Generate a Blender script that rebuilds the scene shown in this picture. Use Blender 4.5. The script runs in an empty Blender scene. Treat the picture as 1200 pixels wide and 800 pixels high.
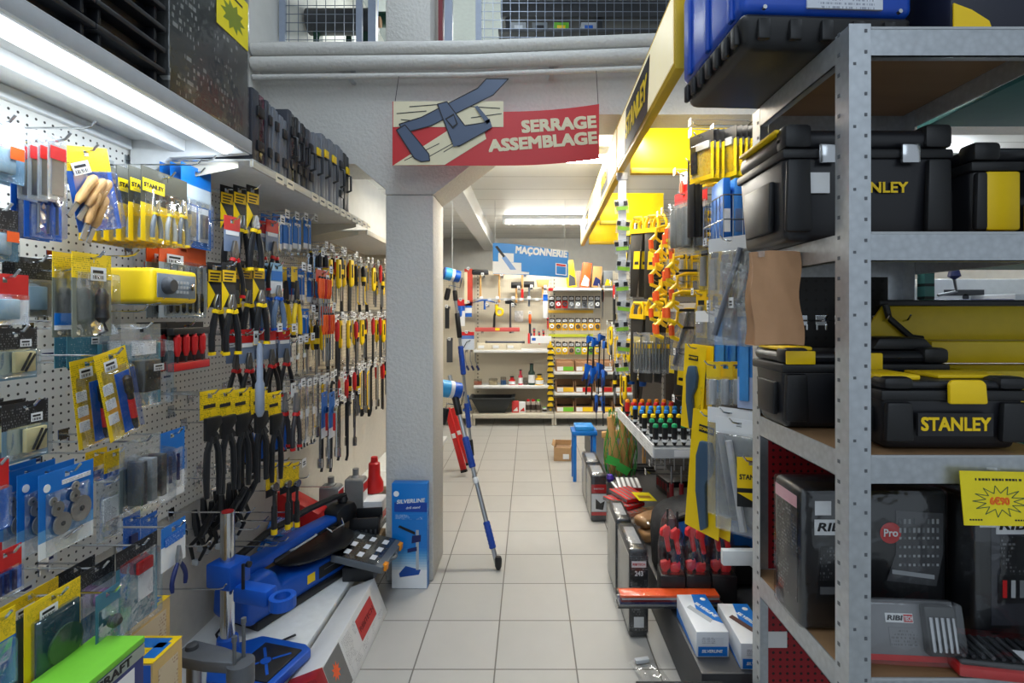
import bpy, bmesh, math, random
from mathutils import Vector, Matrix
R = math.radians
PI = math.pi
random.seed(7)
S = bpy.context.scene
COL = S.collection

# ------------------------------------------------------------------ camera
F_PX, CX, CY, EYE = 600.0, 620.0, 368.0, 1.45
cd = bpy.data.cameras.new('camera')
cam = bpy.data.objects.new('camera', cd)
COL.objects.link(cam)
cam.location = (0, 0, EYE)
cam.rotation_euler = (R(90), 0, 0)
cd.sensor_width = 36
cd.lens = F_PX / 1200 * 36
cd.shift_x = -(CX - 600) / 1200
cd.shift_y = -(400 - CY) / 1200
cd.clip_start = 0.05
S.camera = cam

# ------------------------------------------------------------------ exposure, world, lamps
S.view_settings.view_transform = 'Standard'
S.view_settings.look = 'None'
S.view_settings.gamma = 1
S.view_settings.exposure = 0.0
S.view_settings.use_curve_mapping = False
w = bpy.data.worlds.new('world')
S.world = w
w.use_nodes = True
w.node_tree.nodes['Background'].inputs[0].default_value = (0.80, 0.90, 1.0, 1)
w.node_tree.nodes['Background'].inputs[1].default_value = 0.5


def area(name, loc, rot, sx, sy, watts, color=(1, 1, 1)):
    l = bpy.data.lights.new(name, 'AREA')
    l.shape = 'RECTANGLE'
    l.size, l.size_y = sx, sy
    l.energy = watts
    l.color = color
    o = bpy.data.objects.new(name, l)
    COL.objects.link(o)
    o.location = loc
    o.rotation_euler = rot
    return o


COOL, WARM = (0.78, 0.89, 1.0), (1.0, 0.95, 0.85)
area('hall_daylight', (0.3, -2.2, 3.2), (R(52), 0, 0), 4.0, 1.6, 24, COOL)
area('hall_tube_light', (-0.2, 1.0, 3.9), (0, 0, 0), 0.3, 3.0, 34, COOL)
area('hall_tube_light', (2.4, 1.4, 3.9), (0, 0, 0), 0.3, 3.0, 15, COOL)
area('canopy_tube_light', (-1.002, 1.08, 1.974), (0, R(22), 0), 0.05, 1.3, 9, COOL)
area('room_tube_light', (0.05, 3.75, 2.555), (0, 0, 0), 1.3, 0.10, 31, WARM)
area('room_tube_light', (0.25, 6.3, 2.555), (0, 0, 0), 1.3, 0.10, 40, WARM)
area('room_tube_light', (-1.1, 5.0, 2.555), (0, 0, R(90)), 1.2, 0.05, 5, WARM)
for yy in (2.05, 3.55, 5.0):
    area('header_tube_light', (0.58, yy + (.17 if yy < 3 else 0), 2.375), (0, R(-38), 0), 0.05, 1.0, 10, (1, .96, .88))
area('mezzanine_tube_light', (0, 4.6, 4.0), (0, 0, 0), 3.0, 0.3, 80, (0.95, 1, 0.97))
area('workshop_tube_light', (2.6, 3.9, 2.555), (0, 0, 0), 1.3, 0.1, 16, COOL)

# ------------------------------------------------------------------ materials
MATS = {}


def lin(c):
    c /= 255.0
    return c / 12.92 if c <= 0.04045 else ((c + 0.055) / 1.055) ** 2.4


def rgb(c):
    return (lin(c[0]), lin(c[1]), lin(c[2]), 1)


class NT:
    def __init__(s, name):
        s.m = bpy.data.materials.new(name)
        s.m.use_nodes = True
        s.t = s.m.node_tree
        s.b = s.t.nodes['Principled BSDF']

    def n(s, typ, **kw):
        x = s.t.nodes.new(typ)
        for k, v in kw.items():
            if isinstance(k, str) and hasattr(x, k):
                setattr(x, k, v)
        return x

    def l(s, a, b):
        s.t.links.new(a, b)

    def math(s, op, a, b=None):
        x = s.n('ShaderNodeMath', operation=op)
        for i, v in enumerate((a, b)):
            if v is None:
                continue
            if isinstance(v, (int, float)):
                x.inputs[i].default_value = v
            else:
                s.l(v, x.inputs[i])
        return x.outputs[0]

    def mix(s, fac, a, b):
        x = s.n('ShaderNodeMix', data_type='RGBA')
        for sock, v in ((x.inputs[0], fac), (x.inputs[6], a), (x.inputs[7], b)):
            if hasattr(v, 'links') or hasattr(v, 'is_output'):
                s.l(v, sock)
            else:
                sock.default_value = v
        return x.outputs[2]


def mat(name, c, rough=0.5, metal=0.0, noise=0.10, scale=30, bump=0.0, coat=0.0, emit=0.0):
    if name in MATS:
        return MATS[name]
    k = NT(name)
    k.b.inputs['Roughness'].default_value = rough
    k.b.inputs['Metallic'].default_value = metal
    if coat:
        k.b.inputs['Coat Weight'].default_value = coat
        k.b.inputs['Coat Roughness'].default_value = 0.08
    tc = k.n('ShaderNodeTexCoord')
    nz = k.n('ShaderNodeTexNoise')
    nz.inputs['Scale'].default_value = scale
    nz.inputs['Detail'].default_value = 3
    k.l(tc.outputs['Object'], nz.inputs['Vector'])
    a = rgb(c)
    lo = tuple(v * (1 - noise) for v in a[:3]) + (1,)
    hi = tuple(min(1, v * (1 + noise)) for v in a[:3]) + (1,)
    k.l(k.mix(nz.outputs['Fac'], lo, hi), k.b.inputs['Base Color'])
    if bump:
        bp = k.n('ShaderNodeBump')
        bp.inputs['Strength'].default_value = bump
        bp.inputs['Distance'].default_value = 0.01
        k.l(nz.outputs['Fac'], bp.inputs['Height'])
        k.l(bp.outputs[0], k.b.inputs['Normal'])
    if emit:
        k.b.inputs['Emission Color'].default_value = a
        k.b.inputs['Emission Strength'].default_value = emit
    MATS[name] = k.m
    return k.m


def col(r, g, b, rough=0.45, metal=0.0, **kw):
    return mat('c%d_%d_%d_%d_%d' % (r, g, b, rough * 100, metal * 100), (r, g, b), rough, metal, **kw)


def film(name, tint=(255, 255, 255), gloss=0.16, rough=0.08, cover=0.0):
    """clear plastic: thin film that lets most light straight through"""
    if name in MATS:
        return MATS[name]
    k = NT(name)
    t = k.t
    t.nodes.remove(k.b)
    out = t.nodes['Material Output']
    tr = k.n('ShaderNodeBsdfTransparent')
    tr.inputs[0].default_value = rgb(tint)
    gl = k.n('ShaderNodeBsdfGlossy')
    gl.inputs['Roughness'].default_value = rough
    gl.inputs[0].default_value = (0.9, 0.93, 0.96, 1)
    lw = k.n('ShaderNodeLayerWeight')
    lw.inputs[0].default_value = 0.35
    tc = k.n('ShaderNodeTexCoord')
    nz = k.n('ShaderNodeTexNoise')
    nz.inputs['Scale'].default_value = 14
    k.l(tc.outputs['Object'], nz.inputs['Vector'])
    bp = k.n('ShaderNodeBump')
    bp.inputs['Strength'].default_value = 0.35
    bp.inputs['Distance'].default_value = 0.02
    k.l(nz.outputs['Fac'], bp.inputs['Height'])
    k.l(bp.outputs[0], gl.inputs['Normal'])
    f = k.math('ADD', k.math('MULTIPLY', lw.outputs['Fresnel'], 0.35), gloss)
    mx = k.n('ShaderNodeMixShader')
    k.l(f, mx.inputs[0])
    k.l(tr.outputs[0], mx.inputs[1])
    k.l(gl.outputs[0], mx.inputs[2])
    last = mx.outputs[0]
    if cover:
        df = k.n('ShaderNodeBsdfDiffuse')
        df.inputs[0].default_value = rgb((200, 206, 210))
        m2 = k.n('ShaderNodeMixShader')
        m2.inputs[0].default_value = cover
        k.l(last, m2.inputs[1])
        k.l(df.outputs[0], m2.inputs[2])
        last = m2.outputs[0]
    k.l(last, out.inputs['Surface'])
    MATS[name] = k.m
    return k.m


def print_mat(name, base, ink, u='X', line=0.008, dens=0.5, rough=0.45, coat=0.0):
    """printed card: rows of broken ink marks too small to read"""
    if name in MATS:
        return MATS[name]
    k = NT(name)
    k.b.inputs['Roughness'].default_value = rough
    k.b.inputs['Coat Weight'].default_value = coat
    tc = k.n('ShaderNodeTexCoord')
    sp = k.n('ShaderNodeSeparateXYZ')
    k.l(tc.outputs['Object'], sp.inputs[0])
    uu, vv = {'X': ('X', 'Z'), 'Y': ('Y', 'Z'), 'T': ('X', 'Y')}[u]
    row = k.math('DIVIDE', sp.outputs[vv], line)
    fr = k.math('FRACT', row)
    band = k.math('GREATER_THAN', fr, 0.45)
    cb = k.n('ShaderNodeCombineXYZ')
    k.l(k.math('DIVIDE', sp.outputs[uu], line * 0.9), cb.inputs[0])
    k.l(k.math('MULTIPLY', k.math('FLOOR', row), 3.7), cb.inputs[1])
    nz = k.n('ShaderNodeTexNoise')
    nz.inputs['Scale'].default_value = 1.7
    nz.inputs['Detail'].default_value = 1
    k.l(cb.outputs[0], nz.inputs['Vector'])
    para = k.n('ShaderNodeTexNoise')
    para.inputs['Scale'].default_value = 16
    para.inputs['Detail'].default_value = 0
    k.l(tc.outputs['Object'], para.inputs['Vector'])
    ok = k.math('MULTIPLY', band, k.math('GREATER_THAN', nz.outputs['Fac'], 1 - dens))
    ok = k.math('MULTIPLY', ok, k.math('GREATER_THAN', para.outputs['Fac'], 0.47))
    ok = k.math('MULTIPLY', ok, 0.55)
    k.l(k.mix(ok, rgb(base), rgb(ink)), k.b.inputs['Base Color'])
    MATS[name] = k.m
    return k.m


def tile_floor_mat():
    k = NT('floor_tile')
    tc = k.n('ShaderNodeTexCoord')
    br = k.n('ShaderNodeTexBrick')
    br.offset = 0
    br.squash = 1
    for nme, v in (('Scale', 1), ('Mortar Size', 0.0035), ('Mortar Smooth', 0.3), ('Bias', 0), ('Brick Width', 0.3333), ('Row Height', 0.3333)):
        br.inputs[nme].default_value = v
    br.inputs['Color1'].default_value = rgb((174, 173, 169))
    br.inputs['Color2'].default_value = rgb((181, 179, 175))
    br.inputs['Mortar'].default_value = rgb((96, 92, 86))
    k.l(tc.outputs['Object'], br.inputs['Vector'])
    nz = k.n('ShaderNodeTexNoise')
    nz.inputs['Scale'].default_value = 9
    nz.inputs['Detail'].default_value = 5
    k.l(tc.outputs['Object'], nz.inputs['Vector'])
    f = k.math('MULTIPLY', nz.outputs['Fac'], 0.22)
    k.l(k.mix(f, br.outputs['Color'], rgb((140, 138, 134))), k.b.inputs['Base Color'])
    k.b.inputs['Roughness'].default_value = 0.42
    bp = k.n('ShaderNodeBump')
    bp.invert = True
    bp.inputs['Strength'].default_value = 0.4
    bp.inputs['Distance'].default_value = 0.002
    k.l(br.outputs['Fac'], bp.inputs['Height'])
    k.l(bp.outputs[0], k.b.inputs['Normal'])
    return k.m


def peg_mat(name, base, hole, u='Y', pitch=0.025, rad=0.15, stagger=True):
    """perforated sheet: round punched holes on a grid"""
    if name in MATS:
        return MATS[name]
    k = NT(name)
    tc = k.n('ShaderNodeTexCoord')
    sp = k.n('ShaderNodeSeparateXYZ')
    k.l(tc.outputs['Object'], sp.inputs[0])
    b = k.math('DIVIDE', sp.outputs['Z'], pitch)
    a = k.math('DIVIDE', sp.outputs[u], pitch)
    fa = k.math('SUBTRACT', k.math('FRACT', a), 0.5)
    fb = k.math('SUBTRACT', k.math('FRACT', b), 0.5)
    d = k.math('SQRT', k.math('ADD', k.math('MULTIPLY', fa, fa), k.math('MULTIPLY', fb, fb)))
    h = k.math('LESS_THAN', d, rad)
    nz = k.n('ShaderNodeTexNoise')
    nz.inputs['Scale'].default_value = 5
    k.l(tc.outputs['Object'], nz.inputs['Vector'])
    c = rgb(base)
    body = k.mix(nz.outputs['Fac'], tuple(v * 0.9 for v in c[:3]) + (1,), tuple(min(1, v * 1.08) for v in c[:3]) + (1,))
    k.l(k.mix(h, body, rgb(hole)), k.b.inputs['Base Color'])
    k.b.inputs['Roughness'].default_value = 0.45
    MATS[name] = k.m
    return k.m


def rib_mat(name, base, dark, u='Y', pitch=0.22, gap=0.03, rough=0.5):
    if name in MATS:
        return MATS[name]
    k = NT(name)
    tc = k.n('ShaderNodeTexCoord')
    sp = k.n('ShaderNodeSeparateXYZ')
    k.l(tc.outputs['Object'], sp.inputs[0])
    f = k.math('FRACT', k.math('DIVIDE', sp.outputs[u], pitch))
    h = k.math('LESS_THAN', f, gap)
    k.l(k.mix(h, rgb(base), rgb(dark)), k.b.inputs['Base Color'])
    k.b.inputs['Roughness'].default_value = rough
    MATS[name] = k.m
    return k.m


def wood_mat(name, a, b, axis=0, scale=14, rough=0.55):
    if name in MATS:
        return MATS[name]
    k = NT(name)
    tc = k.n('ShaderNodeTexCoord')
    mp = k.n('ShaderNodeMapping')
    sc = [1, 1, 1]
    sc[axis] = 0.12
    mp.inputs['Scale'].default_value = sc
    k.l(tc.outputs['Object'], mp.inputs[0])
    nz = k.n('ShaderNodeTexNoise')
    nz.inputs['Scale'].default_value = scale * 4
    nz.inputs['Detail'].default_value = 4
    k.l(mp.outputs[0], nz.inputs['Vector'])
    k.l(k.mix(nz.outputs['Fac'], rgb(a), rgb(b)), k.b.inputs['Base Color'])
    k.b.inputs['Roughness'].default_value = rough
    MATS[name] = k.m
    return k.m


def zinc_mat():
    k = NT('zinc')
    tc = k.n('ShaderNodeTexCoord')
    vo = k.n('ShaderNodeTexVoronoi')
    vo.inputs['Scale'].default_value = 70
    k.l(tc.outputs['Object'], vo.inputs['Vector'])
    k.l(k.mix(vo.outputs['Distance'], rgb((196, 202, 208)), rgb((176, 182, 188))), k.b.inputs['Base Color'])
    k.b.inputs['Metallic'].default_value = 0.75
    k.b.inputs['Roughness'].default_value = 0.36
    MATS['zinc'] = k.m
    return k.m


# ------------------------------------------------------------------ mesh builder
class MB:
    def __init__(s):
        s.v, s.f, s.mi, s.mats = [], [], [], []
        s.M = Matrix()

    def at(s, M):
        s.M = M
        return s

    def _m(s, m):
        if m not in s.mats:
            s.mats.append(m)
        return s.mats.index(m)

    def add(s, vs, fs, m):
        b = len(s.v)
        s.v += [s.M @ Vector(p) for p in vs]
        i = s._m(m)
        for f in fs:
            s.f.append([b + q for q in f])
            s.mi.append(i)
        return s

    def box(s, lo, hi, m, taper=0.0):
        (a, b, c), (d, e, f) = lo, hi
        t = taper
        vs = [(a + t, b + t, c), (d - t, b + t, c), (d - t, e - t, c), (a + t, e - t, c), (a, b, f), (d, b, f), (d, e, f), (a, e, f)]
        return s.add(vs, [(3, 2, 1, 0), (4, 5, 6, 7), (0, 1, 5, 4), (1, 2, 6, 5), (2, 3, 7, 6), (3, 0, 4, 7)], m)

    def cbox(s, c, size, m):
        h = [x / 2 for x in size]
        return s.box([c[i] - h[i] for i in range(3)], [c[i] + h[i] for i in range(3)], m)

    def prism(s, poly, d0, d1, m, axis='Y'):
        """poly: 2-D points; extruded along axis from d0 to d1"""
        put = {'Y': lambda p, d: (p[0], d, p[1]), 'X': lambda p, d: (d, p[0], p[1]), 'Z': lambda p, d: (p[0], p[1], d)}[axis]
        n = len(poly)
        vs = [put(p, d0) for p in poly] + [put(p, d1) for p in poly]
        fs = [tuple(range(n)), tuple(range(2 * n - 1, n - 1, -1))] + [(i, n + i, n + (i + 1) % n, (i + 1) % n) for i in range(n)]
        return s.add(vs, fs, m)

    def tube(s, path, r, m, n=8, cap=True):
        path = [Vector(p) for p in path]
        rs = r if isinstance(r, (list, tuple)) else [r] * len(path)
        vs, fs = [], []
        up = None
        for i, p in enumerate(path):
            a = path[max(0, i - 1)]
            b = path[min(len(path) - 1, i + 1)]
            t = (b - a).normalized()
            if up is None:
                up = Vector((0, 0, 1)) if abs(t.z) < 0.9 else Vector((1, 0, 0))
            x = t.cross(up)
            if x.length < 1e-5:
                x = t.cross(Vector((0, 1, 0.3)))
            x.normalize()
            y = x.cross(t).normalized()
            up = y
            for k in range(n):
                g = 2 * PI * k / n
                vs.append(p + x * (math.cos(g) * rs[i]) + y * (math.sin(g) * rs[i]))
        for i in range(len(path) - 1):
            for k in range(n):
                k2 = (k + 1) % n
                fs.append((i * n + k, i * n + k2, (i + 1) * n + k2, (i + 1) * n + k))
        if cap:
            fs.append(tuple(range(n - 1, -1, -1)))
            q = (len(path) - 1) * n
            fs.append(tuple(q + k for k in range(n)))
        return s.add(vs, fs, m)

    def cyl(s, a, b, r, m, n=16):
        return s.tube([a, b], r, m, n)

    def lathe(s, prof, m, c=(0, 0, 0), n=20, axis='Z'):
        """prof: list of (r, h)"""
        vs, fs = [], []
        for r, h in prof:
            for k in range(n):
                g = 2 * PI * k / n
                x, y = r * math.cos(g), r * math.sin(g)
                q = {'Z': (x, y, h), 'Y': (x, h, y), 'X': (h, x, y)}[axis]
                vs.append((c[0] + q[0], c[1] + q[1], c[2] + q[2]))
        for i in range(len(prof) - 1):
            for k in range(n):
                k2 = (k + 1) % n
                fs.append((i * n + k, i * n + k2, (i + 1) * n + k2, (i + 1) * n + k))
        fs.append(tuple(range(n - 1, -1, -1)))
        q = (len(prof) - 1) * n
        fs.append(tuple(q + k for k in range(n)))
        return s.add(vs, fs, m)

    def ring(s, c, r, t, m, n=20, k=8, axis='Y'):
        vs, fs = [], []
        for i in range(n):
            a = 2 * PI * i / n
            for j in range(k):
                b = 2 * PI * j / k
                q, h = r + t * math.cos(b), t * math.sin(b)
                x, y = q * math.cos(a), q * math.sin(a)
                z = {'Z': (x, y, h), 'Y': (x, h, y), 'X': (h, x, y)}[axis]
                vs.append((c[0] + z[0], c[1] + z[1], c[2] + z[2]))
        for i in range(n):
            for j in range(k):
                fs.append((i * k + j, i * k + (j + 1) % k, ((i + 1) % n) * k + (j + 1) % k, ((i + 1) % n) * k + j))
        return s.add(vs, fs, m)

    def quad(s, a, b, c, d, m):
        return s.add([a, b, c, d], [(0, 1, 2, 3)], m)

    def grid(s, fn, nu, nv, m):
        vs = [fn(i / nu, j / nv) for j in range(nv + 1) for i in range(nu + 1)]
        fs = [(j * (nu + 1) + i, j * (nu + 1) + i + 1, (j + 1) * (nu + 1) + i + 1, (j + 1) * (nu + 1) + i) for j in range(nv) for i in range(nu)]
        return s.add(vs, fs, m)

    def mesh(s, name, bevel=0.0, seg=2, smooth=35):
        me = bpy.data.meshes.new(name)
        me.from_pydata([tuple(p) for p in s.v], [], s.f)
        for m in s.mats:
            me.materials.append(m)
        me.polygons.foreach_set('material_index', s.mi)
        bm = bmesh.new()
        bm.from_mesh(me)
        bmesh.ops.recalc_face_normals(bm, faces=bm.faces)
        if bevel:
            ed = [e for e in bm.edges if len(e.link_faces) == 2 and e.calc_face_angle(0) > R(30)]
            bmesh.ops.bevel(bm, geom=ed, offset=bevel, segments=seg, profile=0.5, affect='EDGES', clamp_overlap=True)
        bm.to_mesh(me)
        bm.free()
        if smooth:
            me.polygons.foreach_set('use_smooth', [True] * len(me.polygons))
            me.set_sharp_from_angle(angle=R(smooth))
        me.update()
        return me

    def build(s, name, parent=None, loc=None, rot=None, **kw):
        return link(name, s.mesh(name, **kw), parent, loc, rot)


def link(name, me, parent=None, loc=None, rot=None):
    o = bpy.data.objects.new(name, me)
    COL.objects.link(o)
    if parent:
        o.parent = parent
    if loc is not None:
        o.location = loc
    if rot is not None:
        o.rotation_euler = rot
    return o


def tag(o, label, cat, group=None):
    o['label'] = label
    o['category'] = cat
    if group:
        o['group'] = group
    return o


def thing(name, label, cat, loc=(0, 0, 0), rot=(0, 0, 0), group=None):
    o = bpy.data.objects.new(name, None)
    o.empty_display_size = 0.05
    COL.objects.link(o)
    o.location = loc
    o.rotation_euler = rot if not isinstance(rot, (int, float)) else (0, 0, rot)
    return tag(o, label, cat, group)


def struct(mb, name, **kw):
    o = mb.build(name, **kw)
    o['kind'] = 'structure'
    return o


KIDS = {}


def dup(root, loc, rot, label, group=None):
    def cp(o, par):
        c = o.copy()
        COL.objects.link(c)
        if par:
            c.parent = par
        for ch in o.children:
            cp(ch, c)
        return c
    c = cp(root, None)
    c.location = loc
    c.rotation_euler = rot if not isinstance(rot, (int, float)) else (0, 0, rot)
    c['label'] = label
    if group:
        c['group'] = group
    return c


def P(px, py, Y):
    return Vector(((px - CX) * Y / F_PX, Y, EYE + (CY - py) * Y / F_PX))


def PX(px, py, X):
    return P(px, py, X * F_PX / (px - CX))


def PZ(px, py, Z):
    return P(px, py, (Z - EYE) * F_PX / (CY - py))


TXT = {}


def text_mesh(s, size, bold=0.0, width=None, depth=0.0008, shear=0.0, cs=1.0):
    """lettering as a mesh centred on the origin, standing in XZ and facing -Y"""
    key = (s, size, bold, width, depth, shear, cs)
    if key in TXT:
        return TXT[key]
    c = bpy.data.curves.new('lettering', 'FONT')
    c.body = s
    c.size = size
    c.align_x, c.align_y = 'CENTER', 'CENTER'
    c.extrude = depth
    c.shear = shear
    c.space_character = cs
    c.resolution_u = 3
    o = bpy.data.objects.new('lettering', c)
    COL.objects.link(o)
    me = bpy.data.meshes.new_from_object(o)
    bpy.data.objects.remove(o)
    bpy.data.curves.remove(c)
    xs = [v.co.x for v in me.vertices]
    wd = max(xs) - min(xs)
    mid = (max(xs) + min(xs)) / 2
    k = width / wd if width else 1
    if bold:
        bm = bmesh.new()
        d = bold * size * .8
        for dx, dy in ((d, d), (-d, d), (d, -d), (-d, -d), (0, 0)):
            n0 = len(bm.verts)
            bm.from_mesh(me)
            bm.verts.ensure_lookup_table()
            for v in bm.verts[n0:]:
                v.co.x += dx
                v.co.y += dy
                v.co.z += (dx + 2.3 * dy) * .01
        bm.to_mesh(me)
        bm.free()
    for v in me.vertices:
        x, y, z = v.co
        v.co = ((x - mid) * k, -z, y)
    TXT[key] = me
    return me


def lettering(s, size, m, parent=None, loc=(0, 0, 0), rot=(0, 0, 0), name='lettering', **kw):
    me = text_mesh(s, size, **kw)
    if me.materials and me.materials[0] != m or len(me.materials) == 0 or me.materials[0] is None:
        me = me.copy() if me.materials and me.materials[0] else me
        me.materials.clear()
        me.materials.append(m)
    return link(name, me, parent, loc, rot)


ORD = 'first second third fourth fifth sixth seventh eighth ninth tenth eleventh twelfth thirteenth fourteenth fifteenth sixteenth seventeenth eighteenth nineteenth twentieth'.split()

WHITE = mat('white_paint', (226, 228, 228), 0.45)
PLASTER = mat('rough_plaster', (205, 203, 198), 0.8, noise=0.08, scale=60, bump=0.5)
BLACK = mat('black_plastic', (26, 27, 30), 0.38)
RUBBER = mat('black_rubber', (20, 20, 22), 0.6)
DGREY = mat('dark_grey', (60, 62, 66), 0.5)
GREY = mat('mid_grey', (125, 130, 134), 0.5)
LGREY = mat('light_grey', (176, 180, 184), 0.5)
YEL = mat('tool_yellow', (248, 208, 10), 0.42, noise=0.03)
RED = mat('tool_red', (200, 28, 30), 0.42)
ORANGE = mat('orange', (240, 92, 28), 0.45)
BLUE = mat('tool_blue', (18, 92, 190), 0.42)
SBLUE = mat('pack_blue', (10, 112, 200), 0.4, noise=0.04)
NAVY = mat('navy', (20, 34, 92), 0.45)
GREEN = mat('lime_green', (112, 190, 50), 0.5)
PAPER = mat('white_paper', (232, 234, 236), 0.6, noise=0.03)
INK = mat('ink', (30, 30, 34), 0.6)
CHROME = mat('chrome', (205, 208, 212), 0.16, 1.0, noise=0.04)
STEEL = mat('steel', (150, 153, 158), 0.32, 0.9)
IRON = mat('dark_iron', (62, 63, 66), 0.42, 0.7)
BEIGE = mat('beige_enamel', (206, 199, 182), 0.5)
WOODH = wood_mat('handle_wood', (214, 170, 108), (190, 140, 80), axis=2)
BOARD = wood_mat('chipboard', (150, 116, 82), (122, 92, 62), axis=0, scale=5)
KRAFT = mat('kraft_paper', (176, 134, 98), 0.75, bump=0.15)
CARDB = mat('cardboard', (182, 146, 104), 0.75)
ZINC = zinc_mat()
CLEAR = film('clear_plastic', gloss=.06)
WRAP = film('shrink_wrap', gloss=0.07, rough=0.12)
MILKY = film('milky_plastic', gloss=0.08, rough=0.2, cover=0.2)
# ------------------------------------------------------------------ the setting
YW0, YW1 = 2.78, 3.10            # front and rear faces of the dividing wall
b = MB()
ox, oy = 0.194 - 0.3333 * 12, 2.091 - 0.3333 * 12
b.quad((-1, -1, 0), (9.0, -1, 0), (9.0, 13.0, 0), (-1, 13.0, 0), tile_floor_mat())
b.v = [Vector((v.x, v.y, v.z)) for v in b.v]
struct(b, 'floor', loc=(ox, oy, 0), smooth=0)
WALLM = mat('white_wall', (214, 213, 208), 0.75, scale=12, bump=0.1)
b = MB().box((-1.56, -1.2, 0), (-1.46, 8.3, 4.2), WALLM)
struct(b, 'wall_left', smooth=0)
b = MB().box((-1.46, 8.2, 0), (4.6, 8.3, 4.2), WALLM)
struct(b, 'wall_back', smooth=0)
b = MB().box((4.5, -1.2, 0), (4.6, 8.2, 4.2), WALLM)
struct(b, 'wall_right', smooth=0)
# dividing wall: the lintel with its sloped corners, and the pillar under it
b = MB()
poly = [(-1.46, 2.93), (-1.46, 2.265), (-0.945, 2.265), (-0.78, 2.13), (-0.78, 2.10), (-0.519, 2.10), (0.04, 2.534), (4.5, 2.534), (4.5, 2.93)]
b.prism(poly, YW0, YW1, PLASTER)
struct(b, 'lintel', smooth=0)
b = MB().box((-0.78, YW0, 0), (-0.519, YW1, 2.10), PLASTER)
struct(b, 'pillar', bevel=0.012)
b = MB().box((-1.46, YW1, 2.66), (4.5, 8.2, 2.93), rib_mat('ceiling_sheet', (222, 222, 218), (168, 166, 160), 'Y', 0.45, 0.03))
struct(b, 'ceiling', smooth=0)
# upper pillar between the mezzanine railings
b = MB().box((-0.78, YW0, 2.93), (-0.535, YW1, 4.2), PLASTER)
struct(b, 'upper_pillar', bevel=0.01)
b = MB().box((-1.46, -1.2, 4.2), (4.5, 8.2, 4.3), mat('hall_ceiling', (150, 156, 158), 0.7))
struct(b, 'ceiling_upper', smooth=0)
# white concrete beam running back under the ceiling
b = MB().box((-0.72, YW1, 2.47), (-0.55, 8.2, 2.66), WHITE)
struct(b, 'ceiling_beam', smooth=0)
# pipes on the front of the wall
for i, (py, r, X1) in enumerate(((58.5, 0.034, 0.80), (75, 0.036, 0.80), (90.5, 0.014, 0.80))):
    c = P(400, py, 2.69)
    b = MB().tube([(-1.45, 2.69, c.z), (-0.3, 2.69, c.z + 0.012), (X1, 2.69, c.z + 0.055), (2.4, 2.69, c.z + 0.07)], r, PLASTER, 16)
    for x in (-0.95, 0.12, 1.3):
        z = c.z + (.005 if x < 0 else .028 if x < 1 else .06)
        b.box((x - 0.012, 2.69 + r * .6, z - r * .3), (x + 0.012, YW0 - .001, z + r * .3), LGREY)
    o = b.build(('insulated_pipe', 'insulated_pipe', 'conduit')[i])
    tag(o, ('upper grey insulated pipe running along the wall above the hanging sign', 'lower grey insulated pipe running along the wall above the hanging sign',
            'thin grey conduit under the two fat wall pipes')[i], 'pipe')
# mezzanine railing panels of welded wire
FR = mat('rail_paint', (150, 160, 178), 0.45)
WIRE = mat('rail_wire', (120, 128, 140), 0.4, 0.6)


def mesh_panel(x0, x1, z0, z1, y, label):
    t = thing('wire_railing', label, 'railing', ((x0 + x1) / 2, y, z0))
    h, wd = z1 - z0, (x1 - x0) / 2
    b = MB()
    for a, c in (((-wd, -.012, 0), (wd, .012, .034)), ((-wd, -.012, h - .034), (wd, .012, h)), ((-wd, -.012, .034), (-wd + .034, .012, h - .034)), ((wd - .034, -.012, .034), (wd, .012, h - .034))):
        b.box(a, c, FR)
    for x in (-wd * .7, wd * .7):
        b.box((x - .015, -.01, 0.93 * 0 - (z0 - 2.931)), (x + .015, .01, 0.002), FR)
    b.build('frame', t)
    b = MB()
    k = int(2 * wd / 0.05)
    for i in range(1, k):
        x = -wd + 2 * wd * i / k
        b.box((x - .0016, -.0016, .03), (x + .0016, .0016, h - .03), WIRE)
    for i in range(1, int(h / 0.05)):
        b.box((-wd + .03, -.002, i * .05 - .0016 + .02), (wd - .03, .0012, i * .05 + .0016 + .02), WIRE)
    b.build('wire_mesh', t)


mesh_panel(-1.45, -0.97, 2.975, 3.9, 2.98, 'grey framed wire mesh railing above the stacked black cases')
mesh_panel(-0.31, 1.05, 2.99, 3.9, 2.98, 'wide grey framed wire mesh railing above the red hanging sign')
for i, (x, yy) in enumerate(((-0.90, 2.95), (-0.462, 2.95))):
    b = MB().box((x - .022, yy - .02, 2.93), (x + .022, yy + .02, 4.2), FR)
    tag(b.build('railing_post'), ('grey steel post beside the dark pipe on the mezzanine', 'grey steel post between maroon trim and the wide railing')[i], 'post')
b = MB().cyl((-0.815, 3.0, 2.93), (-0.815, 3.0, 4.2), 0.02, DGREY)
tag(b.build('drain_pipe'), 'dark drain pipe beside the upper pillar', 'pipe')
b = MB().box((-0.515, 2.9, 2.93), (-0.49, 2.96, 4.2), mat('maroon', (110, 24, 34), 0.5))
tag(b.build('maroon_trim_board'), 'maroon upright board beside the upper pillar', 'board')
b = MB().box((-0.44, 3.04, 2.931), (1.2, 3.07, 2.965), mat('maroon', (110, 24, 34), 0.5))
tag(b.build('maroon_kick_board'), 'maroon kick board under the wide wire railing', 'board')
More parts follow.
